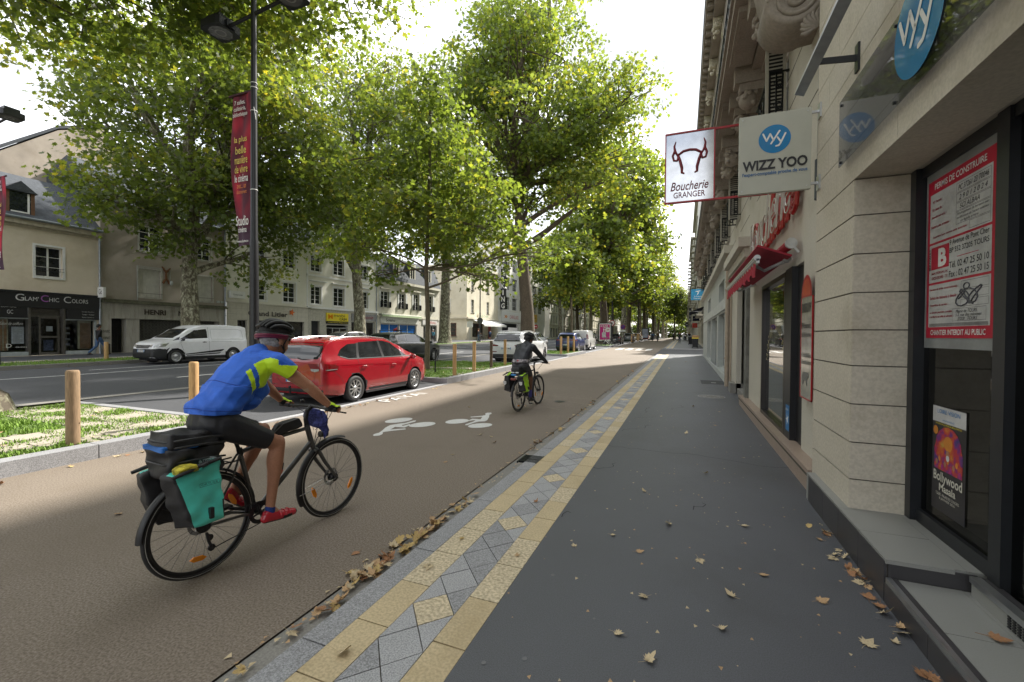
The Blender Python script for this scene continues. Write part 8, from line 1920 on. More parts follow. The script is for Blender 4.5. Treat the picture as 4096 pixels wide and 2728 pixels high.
sc_=[[((-.06,.14,1.03),.125),((.06,.14,1.03),.125)]]
for s in (-1,1): h=Vector((s*.09,.17,1.03)); kk=Vector(P2['kn'][s]); sc_.append([(tuple(h),.115),(tuple(h.lerp(kk,.5)),.092),(tuple(h.lerp(kk,.86)),.072)])
sh=fuse('shorts',sc_,.014,3,[],[mat('shorts_grey',(.05,.05,.058),.7,var=.2,coords='O')]); obj('shorts',sh,None,r2,True)
SHB=mat('shoe_black',(.015,.015,.018),.4,coords='O')
shoe(r2,P2['an'][1],(.12,.435,.235),(.13,.64,.20),SHB,1); shoe(r2,P2['an'][-1],(-.12,.42,.51),(-.12,.62,.50),SHB,-1)
me=fuse('sock',[[((.12,.465,.30),.042),((.12,.463,.43),.045)]],.012,2,[],[mat('sock_purple',(.05,.05,.20),.9)]); obj('sock',me,None,r2,True)
for s in (-1,1): me=fuse('glove',[[(tuple(Vector(P2['wr'][s])),.036),((s*.305,.97,1.07),.036)]],.012,2,[],[GLB,REDP]); facemat(me,lambda c,n:1 if c.y>.97 and n.z>.2 else 0); obj('glove',me,None,r2,True)
helmet(r2,hd2,BLACK,BLACKM)
# hair under helmet
me=fuse('hair',[[(q2(0,-.06,-.03),.05),(q2(0,-.05,.02),.06)]],.014,2,[(q2(0,-.02,.03),(.08,.096,.088))],[BLACKM]); obj('hair',me,None,r2,True)

# ---- walkers
def ped(label,loc,rot,h,top,bot,hair=BLACKM,skin=SKIN,stride=.32,arm=.25,pack=None,vox=.022,longtop=False,hold=None,legs_skin=False,group=None):
    t=thing('person',label,'person',loc,rot,group,h/1.75); s_=stride
    caps=[[((0,0,.98),.10),((0,0,1.2),.11),((0,0,1.38),.12),((0,.0,1.46),.07),((0,.02,1.54),.055)],
          [((.08,0,.95),.085),((.09,s_*.55,.52),.058),((.09,s_*.85-.02,.10),.040),((.09,s_*.85+.12,.05),.035)],[((-.08,0,.95),.085),((-.09,-s_*.15,.50),.058),((-.09,-s_*.95,.14),.040),((-.09,-s_*.95+.10,.05),.035)]]
    for s in (1,-1):
        a=-s*arm; hp=(s*.22,.05+a*1.1,.85)
        if hold: hp=(s*.12,.30,1.12)
        el=(s*.25,a*.5-.05,1.12); caps.append([((s*.1,0,1.38),.08),((s*.18,0,1.38),.06),(el,.045),(hp,.030),(tuple(Vector(hp)+Vector((0,.03,-.07))),.028)])
    b=obj('body',fuse('body',caps,vox,2,[((0,.03,1.64),(.075,.095,.115)),((0,.115,1.62),(.014,.022,.018))],[skin]),None,t,True)
    tc=[[((0,0,.95 if not longtop else .80),.13),((0,0,1.15),.135),((0,0,1.33),.145),((0,0,1.43),.09)]]
    for s in (1,-1):
        a=-s*arm; hp=Vector((s*.22,.05+a*1.1,.85)) if not hold else Vector((s*.12,.30,1.12)); el=Vector((s*.25,a*.5-.05,1.12)); tc.append([((s*.1,0,1.36),.09),((s*.18,0,1.37),.075),(tuple(el),.058),(tuple(el.lerp(hp,.85 if top!='tee' else .1)),.045)])
    obj('jacket' if not longtop else 'coat',fuse('top',tc,vox,2,[],[top]),None,t,True)
    bc=[[((.08,0,.93),.105),((.09,s_*.55,.52),.074),((.09,s_*.85-.02,.50 if legs_skin else .11),.058)],[((-.08,0,.93),.105),((-.09,-s_*.15,.50),.074),((-.09,-s_*.95*(.4 if legs_skin else 1),.45 if legs_skin else .15),.058)]]
    obj('trousers',fuse('trousers',bc,vox,2,[],[bot]),None,t,True)
    for x,y in ((.09,s_*.85),(-.09,-s_*.95)): obj('shoe',fuse('shoe',[[((x,y-.04,.05),.045),((x,y+.14,.04),.038)]],vox,1,[],[BLACKM]),None,t,True)
    obj('hair',fuse('hair',[[((0,-.02,1.67),.085),((0,-.05,1.62),.07)]],vox,1,[((0,0,1.70),(.085,.095,.075))],[hair]),None,t,True)
    if pack: obj('backpack',fuse('pack',[[((0,-.19,1.05),.10),((0,-.19,1.32),.09)],[((.08,-.18,1.05),.09),((.08,-.18,1.3),.08)],[((-.08,-.18,1.05),.09),((-.08,-.18,1.3),.08)]],vox,2,[],[pack]),None,t,True)
    return t
JEAN=mat('jeans_blue',(.05,.10,.20),.8,var=.2,coords='O'); TEE=mat('tee_black',(.015,.015,.017),.8)
ped('man in a black jacket and blue jeans walking past the hair salon',(-31.2,14.3,.345+gr(14)),R(-0),1.74,TEE,JEAN,stride=.42,arm=.2,skin=SKIN2)
ped('pedestrian with a light blue top and dark backpack walking by the insurance office',(-30,48,.345+gr(48)),R(165),1.62,mat('light_blue_top',(.10,.28,.38),.8),mat('dark_grey_cloth',(.05,.05,.06),.8),hair=mat('white_cap',(.55,.55,.55),.8),stride=.15,arm=.1,pack=BLACKM)
ped('tiny figure in blue with a backpack outside the parking building',(-30.2,66,.345+gr(66)),R(30),1.68,NAVY,NAVY,pack=JEAN,stride=.15,legs_skin=True)
cyp=ped('man in a black shirt standing with his bicycle at the far kerb',(-25.6,52.2,.345+gr(52)),R(-60),1.78,TEE,JEAN,hair=mat('brown_hair',(.12,.07,.04),.9),stride=.08,hold=True,arm=0)
bicycle('dark bicycle held by the standing man at the far kerb',(-25.2,51.2,.345+gr(52)),R(-15),fr=BLACK,fender=False,rack=False,detail=False,crank=40)
ped('woman in black walking towards the camera on the right pavement',(-.62,72,.1+gr(72)),R(180),1.70,BLACKM,mat('dark_jeans',(.02,.025,.04),.8),stride=.28,arm=.12,hair=mat('reddish_hair',(.15,.04,.02),.8))
for i,(x,y,c1,c2,lab) in enumerate([(-.15,98,WHITE,WHITE,'distant walker all in white on the right pavement'),(.35,92,mat('khaki',(.12,.10,.05),.8),BLACKM,'distant walker in khaki top and dark trousers'),(.75,96,WHITE,WHITE,'distant walker in white nearest the shops'),(.9,84,BLACKM,BLACKM,'distant dark figure by the second bin'),(.1,112,NAVY,JEAN,'farthest walker in navy on the right pavement')]):
    ped(lab,(x,y,.1+gr(y)),R(180 if i%2 else 10),1.7,c1,c2,stride=.2,vox=.035)
def farrider(label,x,y,rot,top,bot,blabel,fr=BLACK):
    bicycle(blabel,(x,y,gr(y)),rot,fr=fr,fender=False,rack=False,detail=False)
    t=thing('person',label,'person',(x,y,gr(y)),rot); v=.03
    caps=[[((0,.18,1.05),.10),((0,.40,1.40),.10),((0,.45,1.52),.06),((0,.5,1.60),.055)]]
    for s in (-1,1): caps+= [[((s*.17,.42,1.42),.06),((s*.25,.66,1.22),.045),((s*.3,.94,1.09),.03),((s*.3,.98,1.06),.03)],[((s*.09,.2,1.02),.085),((s*.12,.56,.86 if s>0 else .76),.055),((s*.12,.5,.38 if s>0 else .26),.038),((s*.12,.62,.30 if s>0 else .2),.035)]]
    obj('body',fuse('body',caps,v,1,[((0,.52,1.66),(.08,.1,.115))],[SKIN]),None,t,True)
    obj('jacket',fuse('top',[[((0,.17,1.08),.14),((0,.40,1.40),.15)],[((-.17,.42,1.42),.08),((-.25,.66,1.22),.06),((-.3,.9,1.1),.045)],[((.17,.42,1.42),.08),((.25,.66,1.22),.06),((.3,.9,1.1),.045)]],v,1,[],[top]),None,t,True)
    obj('trousers',fuse('bot',[[((s*.09,.2,1.02),.11),((s*.12,.56,.86 if s>0 else .76),.07),((s*.12,.5,.42 if s>0 else .3),.05)] for s in (-1,1)],v,1,[],[bot]),None,t,True)
    obj('helmet',fuse('helm',[[((0,.48,1.72),.09),((0,.56,1.71),.09)]],v,1,[],[WHITE]),None,t,True)
farrider('oncoming rider in a brown jacket and pale helmet far up the bike path',-4.25,80,R(180),mat('brown_jacket',(.12,.08,.03),.8),BLACKM,'bicycle of the oncoming rider in brown')
farrider('oncoming rider in blue beside the verge far up the bike path',-5.6,88,R(180),JEAN,NAVY,'bicycle of the oncoming rider in blue')
farrider('tiny rider far ahead near the end of the bike path',-2.2,106,R(0),BLACKM,BLACKM,'bicycle of the tiny rider far ahead')
# parked bicycles by the billboard
bicycle('white framed bicycle parked in front beside the small white van',(-7.6,50.6,gr(51)+.03),R(70),fr=mat('frame_white',(.5,.5,.5),.4),rack=False,fender=True,detail=False,group='bicycles parked by the advertising panel')
bicycle('dark bicycle parked behind the white framed one',(-7.9,53.6,gr(53)+.03),R(68),fr=BLACK,rack=False,fender=False,detail=False,group='bicycles parked by the advertising panel')
# ---------------------------------------------------------------- street furniture and fallen leaves
def bollard(name,label,x,y,z,h=.75,r=.075,m=WOODP,group='wooden bollards along the verges',cap=True,lean=0):
    t=thing(name,label,'bollard',(x,y,z),rnd.uniform(0,6),group)
    g=MB(); g.sm=True; g.lathe([(r*1.01,-.05),(r,.1),(r*.99,h-.03),(r*.93,h-.012),(r*.82,h)],(0,0,0),'z',24); g.add([(r*.82*math.cos(2*PI*i/24),r*.82*math.sin(2*PI*i/24),h) for i in range(24)],[tuple(range(24))],0,False)
    o=obj('post',g,m,t,True)
    g=MB(); g.add([(r*1.004*math.cos(a),r*1.004*math.sin(a),z2) for a in (.0,.05) for z2 in (.2,h-.02)],[(0,1,3,2)],0,False); 
    for a,z2 in ((1.2,.45),(3.4,.3),(5,.6)): g.ell((r*.985*math.cos(a),r*.985*math.sin(a),z2),(.010,.010,.008),8,6)
    obj('crack_and_knot',g,mat('dark_knot',(.09,.045,.02),.9),t,True)
    if lean: t.rotation_euler[0]=lean
    return t
WOOD2=mat('weathered_post',(.24,.16,.09),.8,var=.2,scale=5,stretch=(6,6,.5),fine=.3,fscale=18,coords='O')
WOOD3=mat('dark_post',(.10,.07,.045),.85,var=.25,scale=5,stretch=(6,6,.5),coords='O')
zz=lambda y:.16+gr(y)
bollard('wooden_bollard','thick weathered wooden bollard nearest the left edge of the photo',-7.69,3.24,zz(3),1.02,.074,WOOD2)
bollard('wooden_bollard','pale wooden bollard just left of the blue jersey',-7.66,4.78,zz(5),1.05,.070)
bollard('wooden_bollard','first slim wooden post right of the red car',-7.72,13.8,zz(14),1.15,.07)
bollard('wooden_bollard','second slim wooden post right of the red car',-7.78,15.5,zz(15.5),1.2,.07)
bollard('wooden_bollard','dark brown post directly in front of the white estate car',-7.85,17.3,zz(17),1.2,.065,WOOD3)
bollard('wooden_bollard','pale wooden post overlapping the number plate of the white estate',-7.86,18.9,zz(19),1.22,.065)
bollard('wooden_bollard','leftmost of three posts in front of the blue crossover',-8.1,29.8,zz(30),1.25,.08)
bollard('wooden_bollard','middle of three posts in front of the blue crossover',-8.15,32.0,zz(32),1.25,.08)
bollard('wooden_bollard','rightmost of three posts in front of the blue crossover',-8.15,33.9,zz(34),1.25,.08)
for i,(y,l) in enumerate([(72.5,'first of the short posts in front of the grey hatchback'),(74.5,'second of the short posts in front of the grey hatchback'),(76.5,'third of the short posts in front of the grey hatchback'),(82,'post between the grey hatchback and the beige car'),(84.5,'post just before the beige car')]): bollard('wooden_bollard',l,-7.9+(-.0),y,zz(y),1.2,.1)
bollard('wooden_bollard','lone wooden bollard on the far grass strip in front of the salon',-26.0,12.2,.335+gr(12),.85,.085)
bollard('wooden_bollard','short bollard peeping over the nose of the white van',-25.4,17.2,.335+gr(17),.85,.085)
bollard('stone_bollard','squat dark bollard behind the walking man at the salon corner',-31.9,15.0,.345+gr(15),.6,.16,mat('dark_cast',(.045,.038,.03),.7),group=None)
def hoop(label,x,y,z,rot=0):
    t=thing('cycle_stand',label,'bike rack',(x,y,z),rot,'cycle stands'); g=MB(); g.sm=True; g.tube([(0,0,0),(0,0,.9)],.028,10); g.box(-.09,.09,-.05,.05,0,.012); obj('post',g,DGREY,t,True)
    g=MB(); g.sm=True; g.tube([(-.19,0,.9),(.19,0,.9),(.17,0,.62),(.08,0,.47),(-.08,0,.47),(-.17,0,.62)],.016,8,closed=True); obj('loop',g,DGREY,t,True)
hoop('grey cycle stand with a loop on the near verge beside the young tree',-8.9,14.4,zz(14),R(80)); hoop('light metal cycle stand on the far grass strip left of the van',-25.6,14.6,.335+gr(14),R(75))
# street lamps with banners
LAMPM=mat('lamp_post_black',(.022,.023,.026),.4,metal=.3,var=.1)
def lamp(label,x,y,z,banner,hgt=9.72,rot=0,scale=1.0,short=False):
    t=thing('street_lamp',label,'street lamp',(x,y,z),rot,'double headed street lamps')
    g=MB(); g.sm=True; g.lathe([(.16,0),(.16,.05),(.13,.07),(.115,.9),(.105,3.0),(.10,3.9),(.085,4.0),(.075,7.0),(.062,hgt+.6),(.05,hgt+1.3),(0,hgt+1.32)],(0,0,0),'z',20); obj('pole',g,LAMPM,t,True)
    g=MB(); g.sm=True; g.tube([(-.95,0,hgt-.08),(0,0,hgt),(.95,0,hgt+.08)],.045,10); obj('cross_arm',g,LAMPM,t,True)
    for s in (-1,1):
        g=MB(); c=Vector((s*1.25,0,hgt+s*.11)); 
        g.prism([(c.x-.36,-.28,c.z-.05),(c.x-.28,-.34,c.z-.05),(c.x+.28,-.34,c.z-.05),(c.x+.36,-.28,c.z-.05),(c.x+.36,.28,c.z-.05),(c.x+.28,.34,c.z-.05),(c.x-.28,.34,c.z-.05),(c.x-.36,.28,c.z-.05)],(0,0,.20)); g.box(c.x-.25,c.x+.25,-.22,.22,c.z+.15,c.z+.30); g.box(c.x-s*.42,c.x-s*.2,-.12,.12,c.z-.02,c.z+.14)
        o=obj('lamp_head',g,LAMPM,t,True); g=MB(); disc(g,basis((c.x,0,c.z-.054),(0,0,-1),(0,1,0)),.29,.27,28); annulus(g,basis((c.x,0,c.z-.057),(0,0,-1),(0,1,0)),.1,.14,24,0,1); obj('lens',g,[mat('lens_grey',(.10,.10,.11),.2),mat('lens_pale',(.22,.22,.23),.2)],o,True)
    return t
LX,LY=-10.35,7.95
lamp('tall black street lamp with the long red banner, near pole left of centre',LX,LY,.16,True)
lamp('far street lamp at the left edge whose lamp head just enters the picture',-25.75,8.5,.34,True,rot=0,hgt=9.6)
lamp('street lamp carrying the no left turn sign beside the white van',-8.9,58.5,zz(58),False)
lamp('street lamp behind the round sign in front of the cafe',-26.0,53.5,.34+gr(53),False)
for y in (98,130): lamp('distant street lamp among the plane trunks near %s'%('the box truck' if y==98 else 'the end of the car row'),-9.3,y,zz(y),False)
def banner(label,px,py,z0,z1,w,seed,mirror=False,dirx=-1):
    t=thing('banner',label,'banner',(px,py,z0),0,'cinema banners on the lamp posts')
    bm_=bpy.data.materials.get('banner_print')
    if not bm_:
        bm_=bpy.data.materials.new('banner_print'); bm_.use_nodes=True; N=bm_.node_tree.nodes; L=bm_.node_tree.links; b=N['Principled BSDF']; b.inputs['Roughness'].default_value=.75
        tc=N.new('ShaderNodeTexCoord'); n=N.new('ShaderNodeTexNoise'); n.inputs['Scale'].default_value=1.6; n.inputs['Detail'].default_value=1.5; mp=N.new('ShaderNodeMapping'); mp.inputs['Scale'].default_value=(1.6,1,.6); mp.inputs['Rotation'].default_value=(0,.5,0); L.new(tc.outputs['Object'],mp.inputs[0]); L.new(mp.outputs[0],n.inputs[0])
        cr=N.new('ShaderNodeValToRGB'); e=cr.color_ramp.elements; e[0].position=.40; e[0].color=(.085,.010,.028,1); e[1].position=.66; e[1].color=(.42,.015,.04,1); q=e.new(.53); q.color=(.20,.010,.03,1); L.new(n.outputs[0],cr.inputs[0])
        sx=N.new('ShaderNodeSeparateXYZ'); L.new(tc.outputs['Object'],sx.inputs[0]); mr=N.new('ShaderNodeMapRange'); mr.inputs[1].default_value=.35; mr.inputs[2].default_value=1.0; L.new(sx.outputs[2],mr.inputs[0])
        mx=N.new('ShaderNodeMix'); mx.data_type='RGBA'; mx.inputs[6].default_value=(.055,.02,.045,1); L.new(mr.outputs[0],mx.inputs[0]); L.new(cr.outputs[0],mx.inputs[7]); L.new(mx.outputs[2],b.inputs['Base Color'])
    H_=z1-z0; n=24; g=MB(); g.sm=True
    def P(u,v): # u 0..1 from the pole outwards, v 0..1 upwards
        taper=1-.28*(1-v)*1.0
        return ((dirx)*(.07+w*u*taper),.05*math.sin(v*7+seed)*u+.03*math.sin(u*9+v*4),H_*v)
    vs=[P(i/8,j/n) for j in range(n+1) for i in range(9)]; g.add(vs,[(j*9+i,j*9+i+1,(j+1)*9+i+1,(j+1)*9+i) for j in range(n) for i in range(8)]); g.add([(x,y+.006,z) for x,y,z in vs],[(j*9+i,(j+1)*9+i,(j+1)*9+i+1,j*9+i+1) for j in range(n) for i in range(8)])
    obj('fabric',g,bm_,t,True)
    g=MB(); g.cyl((0,0,H_),(dirx*(w+.12),0,H_+.0),.03,10); obj('top_rod',g,mat('rod_maroon',(.05,.008,.015),.6),t,True)
    g=MB()
    for v in (1.04,1.01,.86,.35,.02): g.lathe([(.082,0),(.088,.01),(.082,.02)],(0,0,H_*v),'z',16)
    g.tube([(.07,-.06,H_*.88),(.10,-.05,H_*.84),(.12,-.04,H_*.80)],.008,5); obj('clamp_band',g,WHITE,t,True)
    if not mirror or True:
        items=[('7 salles,',.935,.32,.13,0),('cafétéria,',.895,.36,.13,0),('bibliothèque',.855,.44,.14,0),('la plus',.69,.40,.20,1),('belle',.625,.34,.20,1),('manière',.56,.42,.20,1),('de vivre',.50,.42,.20,1),('le cinéma',.44,.44,.20,0),('avec... un',.385,.30,.10,2),('abonnement',.35,.34,.10,2),('Studio',.16,.44,.26,0),('cinéma',.10,.30,.14,0),('www.studiocine.com',.025,.42,.07,0)]
        g=MB()
        for s,v,ww,hh,mi in items:
            x,y,z=P(.5,v); nrm=(0,-1,0); tmb(g,s,basis((x,-.045,z),nrm),ww*1.25*(1-.2*(1-v)),hh,mi=mi,mirror=mirror,bold=.01)
        obj('lettering',g,[WHITE,mat('banner_yellow',(.65,.50,.08),.6),mat('banner_orange',(.60,.16,.02),.6)],t,True)
    return t
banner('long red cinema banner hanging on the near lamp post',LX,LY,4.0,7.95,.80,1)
banner('dark red cinema banner cut off by the left edge of the photo',-25.75,8.5,4.15,7.8,.85,3,mirror=True,dirx=1)
# no-left-turn sign, no-parking sign, others
def roundsign(label,x,y,z,r,kind,pole=True,zp=0,face=(0,-1,0)):
    t=thing('road_sign',label,'sign',(x,y,zp),0); M=basis((x,y-.03,z),face); g=MB()
    g.lathe([(0,0),(r,0),(r,.02),(0,.02)],(x,y-.028,z),'y',32)
    obj('disc',g,mat('sign_back',(.25,.25,.26),.5),t)
    g=MB()
    if kind=='noleft':
        disc(g,M,r*.99,r*.99,36,.002,0); disc(g,M,r*.78,r*.78,36,.004,1)
        g.T=M; g.T=None
        polym(g,M,[(.02*r/.3+r*.15,-r*.45),(r*.30,-r*.45),(r*.30,r*.1),(0,r*.28),(-r*.25,r*.2),(-r*.25,r*.42),(-r*.6,r*.1),(-r*.25,-r*.15),(-r*.25,r*.03),(0,r*.1),(r*.15,0)],.006,2)
        polym(g,M,[(-r*.62,r*.5),(-r*.5,r*.62),(r*.62,-r*.5),(r*.5,-r*.62)][::-1],.008,0)
    elif kind=='nopark':
        disc(g,M,r*.99,r*.99,36,.002,0); disc(g,M,r*.8,r*.8,36,.004,3); polym(g,M,[(-r*.62,r*.5),(-r*.5,r*.62),(r*.62,-r*.5),(r*.5,-r*.62)][::-1],.006,0)
    elif kind=='noentry': disc(g,M,r*.99,r*.99,36,.002,0); rectm(g,M,-r*.65,r*.65,-r*.15,r*.15,.005,1)
    elif kind=='back': disc(g,M,r*.98,r*.98,36,.002,4)
    obj('face',g,[REDP,WHITE,BLACK,mat('sign_blue_far',(.03,.03,.25),.5),mat('sign_dark_back',(.06,.065,.065),.6)],t)
    if pole: g=MB(); g.cyl((x,y,zp),(x,y,z+r*.8),.035,10); obj('pole',g,mat('post_grey',(.22,.23,.23),.4,metal=.4),t)
    return t
roundsign('no left turn road sign mounted on the lamp post beside the white van',-8.9,58.2,3.35,.42,'noleft',False,.6)
t=roundsign('blue and red no parking sign above the black hatchback',-8.95,70,3.1,.38,'nopark',True,zz(70)); g=MB(); g.box(-9.35,-8.55,69.93,69.96,2.35,2.62); obj('extra_plate',g,WHITE,t)
roundsign('round sign seen from behind on the pole in front of the cafe',-25.8,53.1,3.6,.45,'back',False,.7)
roundsign('small no entry sign in front of the garage doors',-29.5,88,3.5,.45,'noentry',True,.9)
t=thing('road_sign','white square sign on a thin pole left of the cafe awning','sign',(-27,52.5,.7)); g=MB(); g.box(-27.45,-26.6,52.45,52.5,2.7,3.5); obj('plate',g,WHITE,t); g=MB(); g.cyl((-27,52.5,.6),(-27,52.5,3.6),.035,8); obj('pole',g,ALU,t)
# advertising panel
t=thing('advertising_panel','pink advertising panel in a black frame beyond the white van','billboard',(-9.25,55.2,zz(55)))
g=MB(); y=55.2; g.box(-10.1,-8.45,y-.09,y+.09,zz(55)+.35,zz(55)+2.75); g.box(-9.5,-9.1,y-.06,y+.06,zz(55)-.1,zz(55)+.35); obj('cabinet',g,DGREY,t)
g=MB(); z0=zz(55)+.45; g.box(-10.0,-8.58,y-.10,y-.092,z0,z0+2.2,0); M=basis((-9.29,y-.101,z0+1.1),(0,-1,0)); rectm(g,M,-.62,.62,-.95,.98,.002,1); disc(g,M,.3,.3,24,.004,0,.38,.32) ; rectm(g,M,-.35,.15,-.65,-.1,.004,2); disc(g,M,.25,.12,20,.006,2,-.1,-.1); g.T=None
for dx in (-.12,.12): rectm(g,M,dx-.05,dx+.05,.0,.35,.006,0); disc(g,M,.09,.09,16,.007,0,dx,.36)
obj('poster',g,[WHITE,mat('poster_pink',(.50,.015,.20),.5),mat('case_white',(.58,.55,.58),.5)],t)
g=MB(); tmb(g,'50 SUPER',basis((-9.35,y-.106,z0+1.88),(0,-1,0)),.95,.2,bold=.02); tmb(g,'OFFRES',basis((-9.2,y-.106,z0+1.68),(0,-1,0)),.6,.13,bold=.02); tmb(g,'-69',basis((-8.92,y-.108,z0+1.42),(0,-1,0)),.4,.2,mi=1,bold=.02); obj('lettering',g,[WHITE,REDP],t)
t=thing('advertising_panel','small pale advertising panel far beyond the beige car','billboard',(-8.3,104,zz(104))); g=MB(); g.box(-9.0,-7.6,103.9,104.1,zz(104)+.3,zz(104)+2.7); obj('cabinet',g,DGREY,t); g=MB(); g.box(-8.9,-7.7,103.87,103.9,zz(104)+.5,zz(104)+2.5); obj('poster',g,mat('far_poster',(.3,.33,.45),.5,var=.3,scale=2),t)
# street grate, manhole covers, patch marks
t=thing('gutter_grate','small iron drain grate in the gutter beside the diamond paving','drain',(-1.83,5.3,.1))
g=MB()
for i in range(7): g.box(-1.94,-1.70,5.13+.045*i,5.15+.045*i,.08,.105)
g.box(-1.95,-1.935,5.1,5.44,.08,.104); g.box(-1.705,-1.69,5.1,5.44,.08,.104); g.box(-1.935,-1.705,5.26,5.28,.08,.106); obj('bars',g,IRON,t)
t=thing('manhole_cover','round perforated manhole cover on the right pavement','manhole',(.68,12.3,.1+gr(12.3))); g=MB(); M=basis((.68,12.3,.104+gr(12.3)),(0,-.009,1),(0,1,0)); annulus(g,M,.30,.33,36); disc(g,M,.30,.30,36,0,1)
for i in range(8): annulus(g,M,.05,.075,10,.002,0,.19*math.cos(i*PI/4),.19*math.sin(i*PI/4))
obj('cover',g,[mat('worn_iron',(.28,.28,.28),.5,metal=.5),CONC],t)
t=thing('manhole_cover','square dark access cover beyond the round one','manhole',(.92,15.8,.1+gr(15.8))); g=MB(); g.add([(.55,15.2,.104+gr(15.2)),(1.25,15.2,.104+gr(15.2)),(1.25,16.4,.104+gr(16.4)),(.55,16.4,.104+gr(16.4))],[(0,1,2,3)]); g.add([(.85,15.6,.106+gr(15.6)),(1.0,15.6,.106+gr(15.6)),(1.0,15.7,.106+gr(15.7)),(.85,15.7,.106+gr(15.7))],[(0,1,2,3)],1); obj('cover',g,[mat('cover_asphalt',(.055,.055,.058),.8),PAINT],t)
t=thing('manhole_cover','small round iron cover in the bike path beyond the pictograms','manhole',(-2.9,10.6,gr(10.6))); g=MB(); disc(g,basis((-2.9,10.6,.004+gr(10.6)),(0,-.009,1),(0,1,0)),.14,.14,24); obj('cover',g,IRON,t)
# fallen plane leaves: individual objects
LC=[mat('leaf_tan',(.42,.27,.14),.75,var=.2,scale=20,coords='O'),mat('leaf_pale',(.50,.40,.25),.75,var=.15,scale=20,coords='O'),mat('leaf_rust',(.32,.16,.075),.75,var=.25,scale=20,coords='O'),mat('leaf_ochre',(.44,.31,.12),.7,var=.2,scale=20,coords='O')]
def leafmesh(seed,m,curl):
    rr=random.Random(seed); out=[]
    lob=[(-90,.10),(-62,.42),(-40,.26),(-22,.52),(-8,.40),(10,.66),(26,.44),(40,.80),(55,.52),(72,.74),(90,1.0)]
    pts=[]
    for a,r in lob: pts.append((a,r*rr.uniform(.85,1.1)))
    ring=[(a,r) for a,r in pts]+[(180-a,r*rr.uniform(.9,1.1)) for a,r in pts[-2:0:-1]]
    vs=[(0,.0,.0)]+[(r*math.cos(R(a))*.5,r*math.sin(R(a))*.5+.05,0) for a,r in ring]
    mid=[(x*.55,y*.55,0) for x,y,z in vs[1:]]
    n=len(ring); V=[vs[0]]+mid+vs[1:]
    ph=rr.uniform(0,6); 
    W=[]
    for x,y,z in V:
        d=math.hypot(x,y); zz_=curl*(d*d*1.6+.10*math.sin(math.atan2(y,x)*3+ph)*d*2)+.01+abs(.05*math.sin(x*9+ph))*curl; W.append((x,y,max(.004,zz_)))
    F=[(0,1+i,1+(i+1)%n) for i in range(n)]+[(1+i,1+n+i,1+n+(i+1)%n,1+(i+1)%n) for i in range(n)]
    mb=MB(); mb.sm=True; mb.add(W,F); mb.tube([(0,0,.01),(0,-.25,.02),(.03,-.45,.03+curl*.05)],.009,4); return mb.mesh('leaf',[m])
LM=[leafmesh(i,LC[i%4],[.15,.5,.8,.3][(i//4)%4]) for i in range(16)]
nleaf=0
def leaf(x,y,z,s,label,group,k=None,tilt=.12):
    global nleaf
    o=bpy.data.objects.new('fallen_leaf',LM[rnd.randrange(16) if k is None else k]); o.location=(x,y,z); o.rotation_euler=(rnd.uniform(-tilt,tilt),rnd.uniform(-tilt,tilt),rnd.uniform(0,6.28)); o.scale=(s,s,s); COL.objects.link(o); tag(o,label,'leaf',group); nleaf+=1
G1=('dry curled leaf in the drift lying in the gutter along the granite kerb','leaves drifted in the gutter'); 
for i in range(92):
    c=rnd.choice([1.75,2.05,2.2,2.5,2.6,2.7,2.9,3.0,3.1,3.2,3.35,3.5,3.7,3.9]); y=c+rnd.gauss(0,.13)
    x=-2.0-abs(rnd.gauss(0,.06)); leaf(x,y,.0+rnd.uniform(0,.03),rnd.uniform(.09,.15),*G1,tilt=.5)
for i in range(46):
    y=rnd.choice([6.2,7.5,8.6,9.4,10.5,11.6,13,15,18,20])+rnd.gauss(0,.5); leaf(-2.03-abs(rnd.gauss(0,.08)),y,gr(y)+.0,rnd.uniform(.08,.15),'dry leaf in the gutter further up the bike path','leaves in the far gutter',tilt=.4)
for i in range(26):
    y=rnd.uniform(2.4,4.3); x=1.13-abs(rnd.gauss(0,.06)); leaf(x,y,.105,rnd.uniform(.07,.13),'dry brown leaf gathered against the dark tiled plinth','leaves against the plinth',tilt=.4)
spots=[(-.1,3.9,.12),(.25,5.5,.10),(-.35,4.6,.09),(.12,3.35,.13),(.5,3.3,.10),(.78,3.1,.13),(.2,2.6,.09),(-.2,2.75,.11),(-.32,2.35,.10),(.48,4.1,.11),(.75,6.4,.1),(-.3,3.3,.1),(-.52,3.5,.08),(.05,7.6,.13),(.3,2.95,.11),(-.15,2.2,.12),(.62,2.35,.10),(.9,2.75,.15),(.95,2.3,.13),(1.0,2.1,.13),(.86,2.15,.12),(-.28,1.95,.13),(-.75,3.2,.09),(.55,8.5,.1),(-.4,9,.12),(.2,10.5,.12),(-.5,12.5,.13),(.7,10,.1),(-.2,15,.13),(.5,19,.15),(-.6,21,.15),(.1,26,.15)]
for x,y,s in spots: leaf(x,y,.105+gr(y),s*.9,'pale dry leaf lying alone on the dark pavement','single leaves on the pavement',k=rnd.choice([1,5,9,13,0,1]))
for x,y,s in [(-1.62,2.55,.13),(-1.58,1.68,.13),(-1.1,2.9,.07),(-1.3,3.9,.08),(-1.6,3.0,.08),(-1.85,2.9,.07),(-1.25,5.4,.08),(-1.4,7.4,.1)]: leaf(x,y,.106,s,'brown leaf on the kerb stones and diamond paving','leaves on the paving band')
for i in range(48):
    y=rnd.uniform(-1,12); leaf(-7.18+abs(rnd.gauss(0,.12)),y,gr(y)+.004,rnd.uniform(.08,.14),'dry leaf at the foot of the left granite kerb','leaves along the left kerb',tilt=.4)
for i in range(16):
    leaf(rnd.uniform(-6.8,-2.3),rnd.uniform(2.2,14),.004,rnd.uniform(.08,.12),'single pale leaf on the tan bike path','single leaves on the bike path')
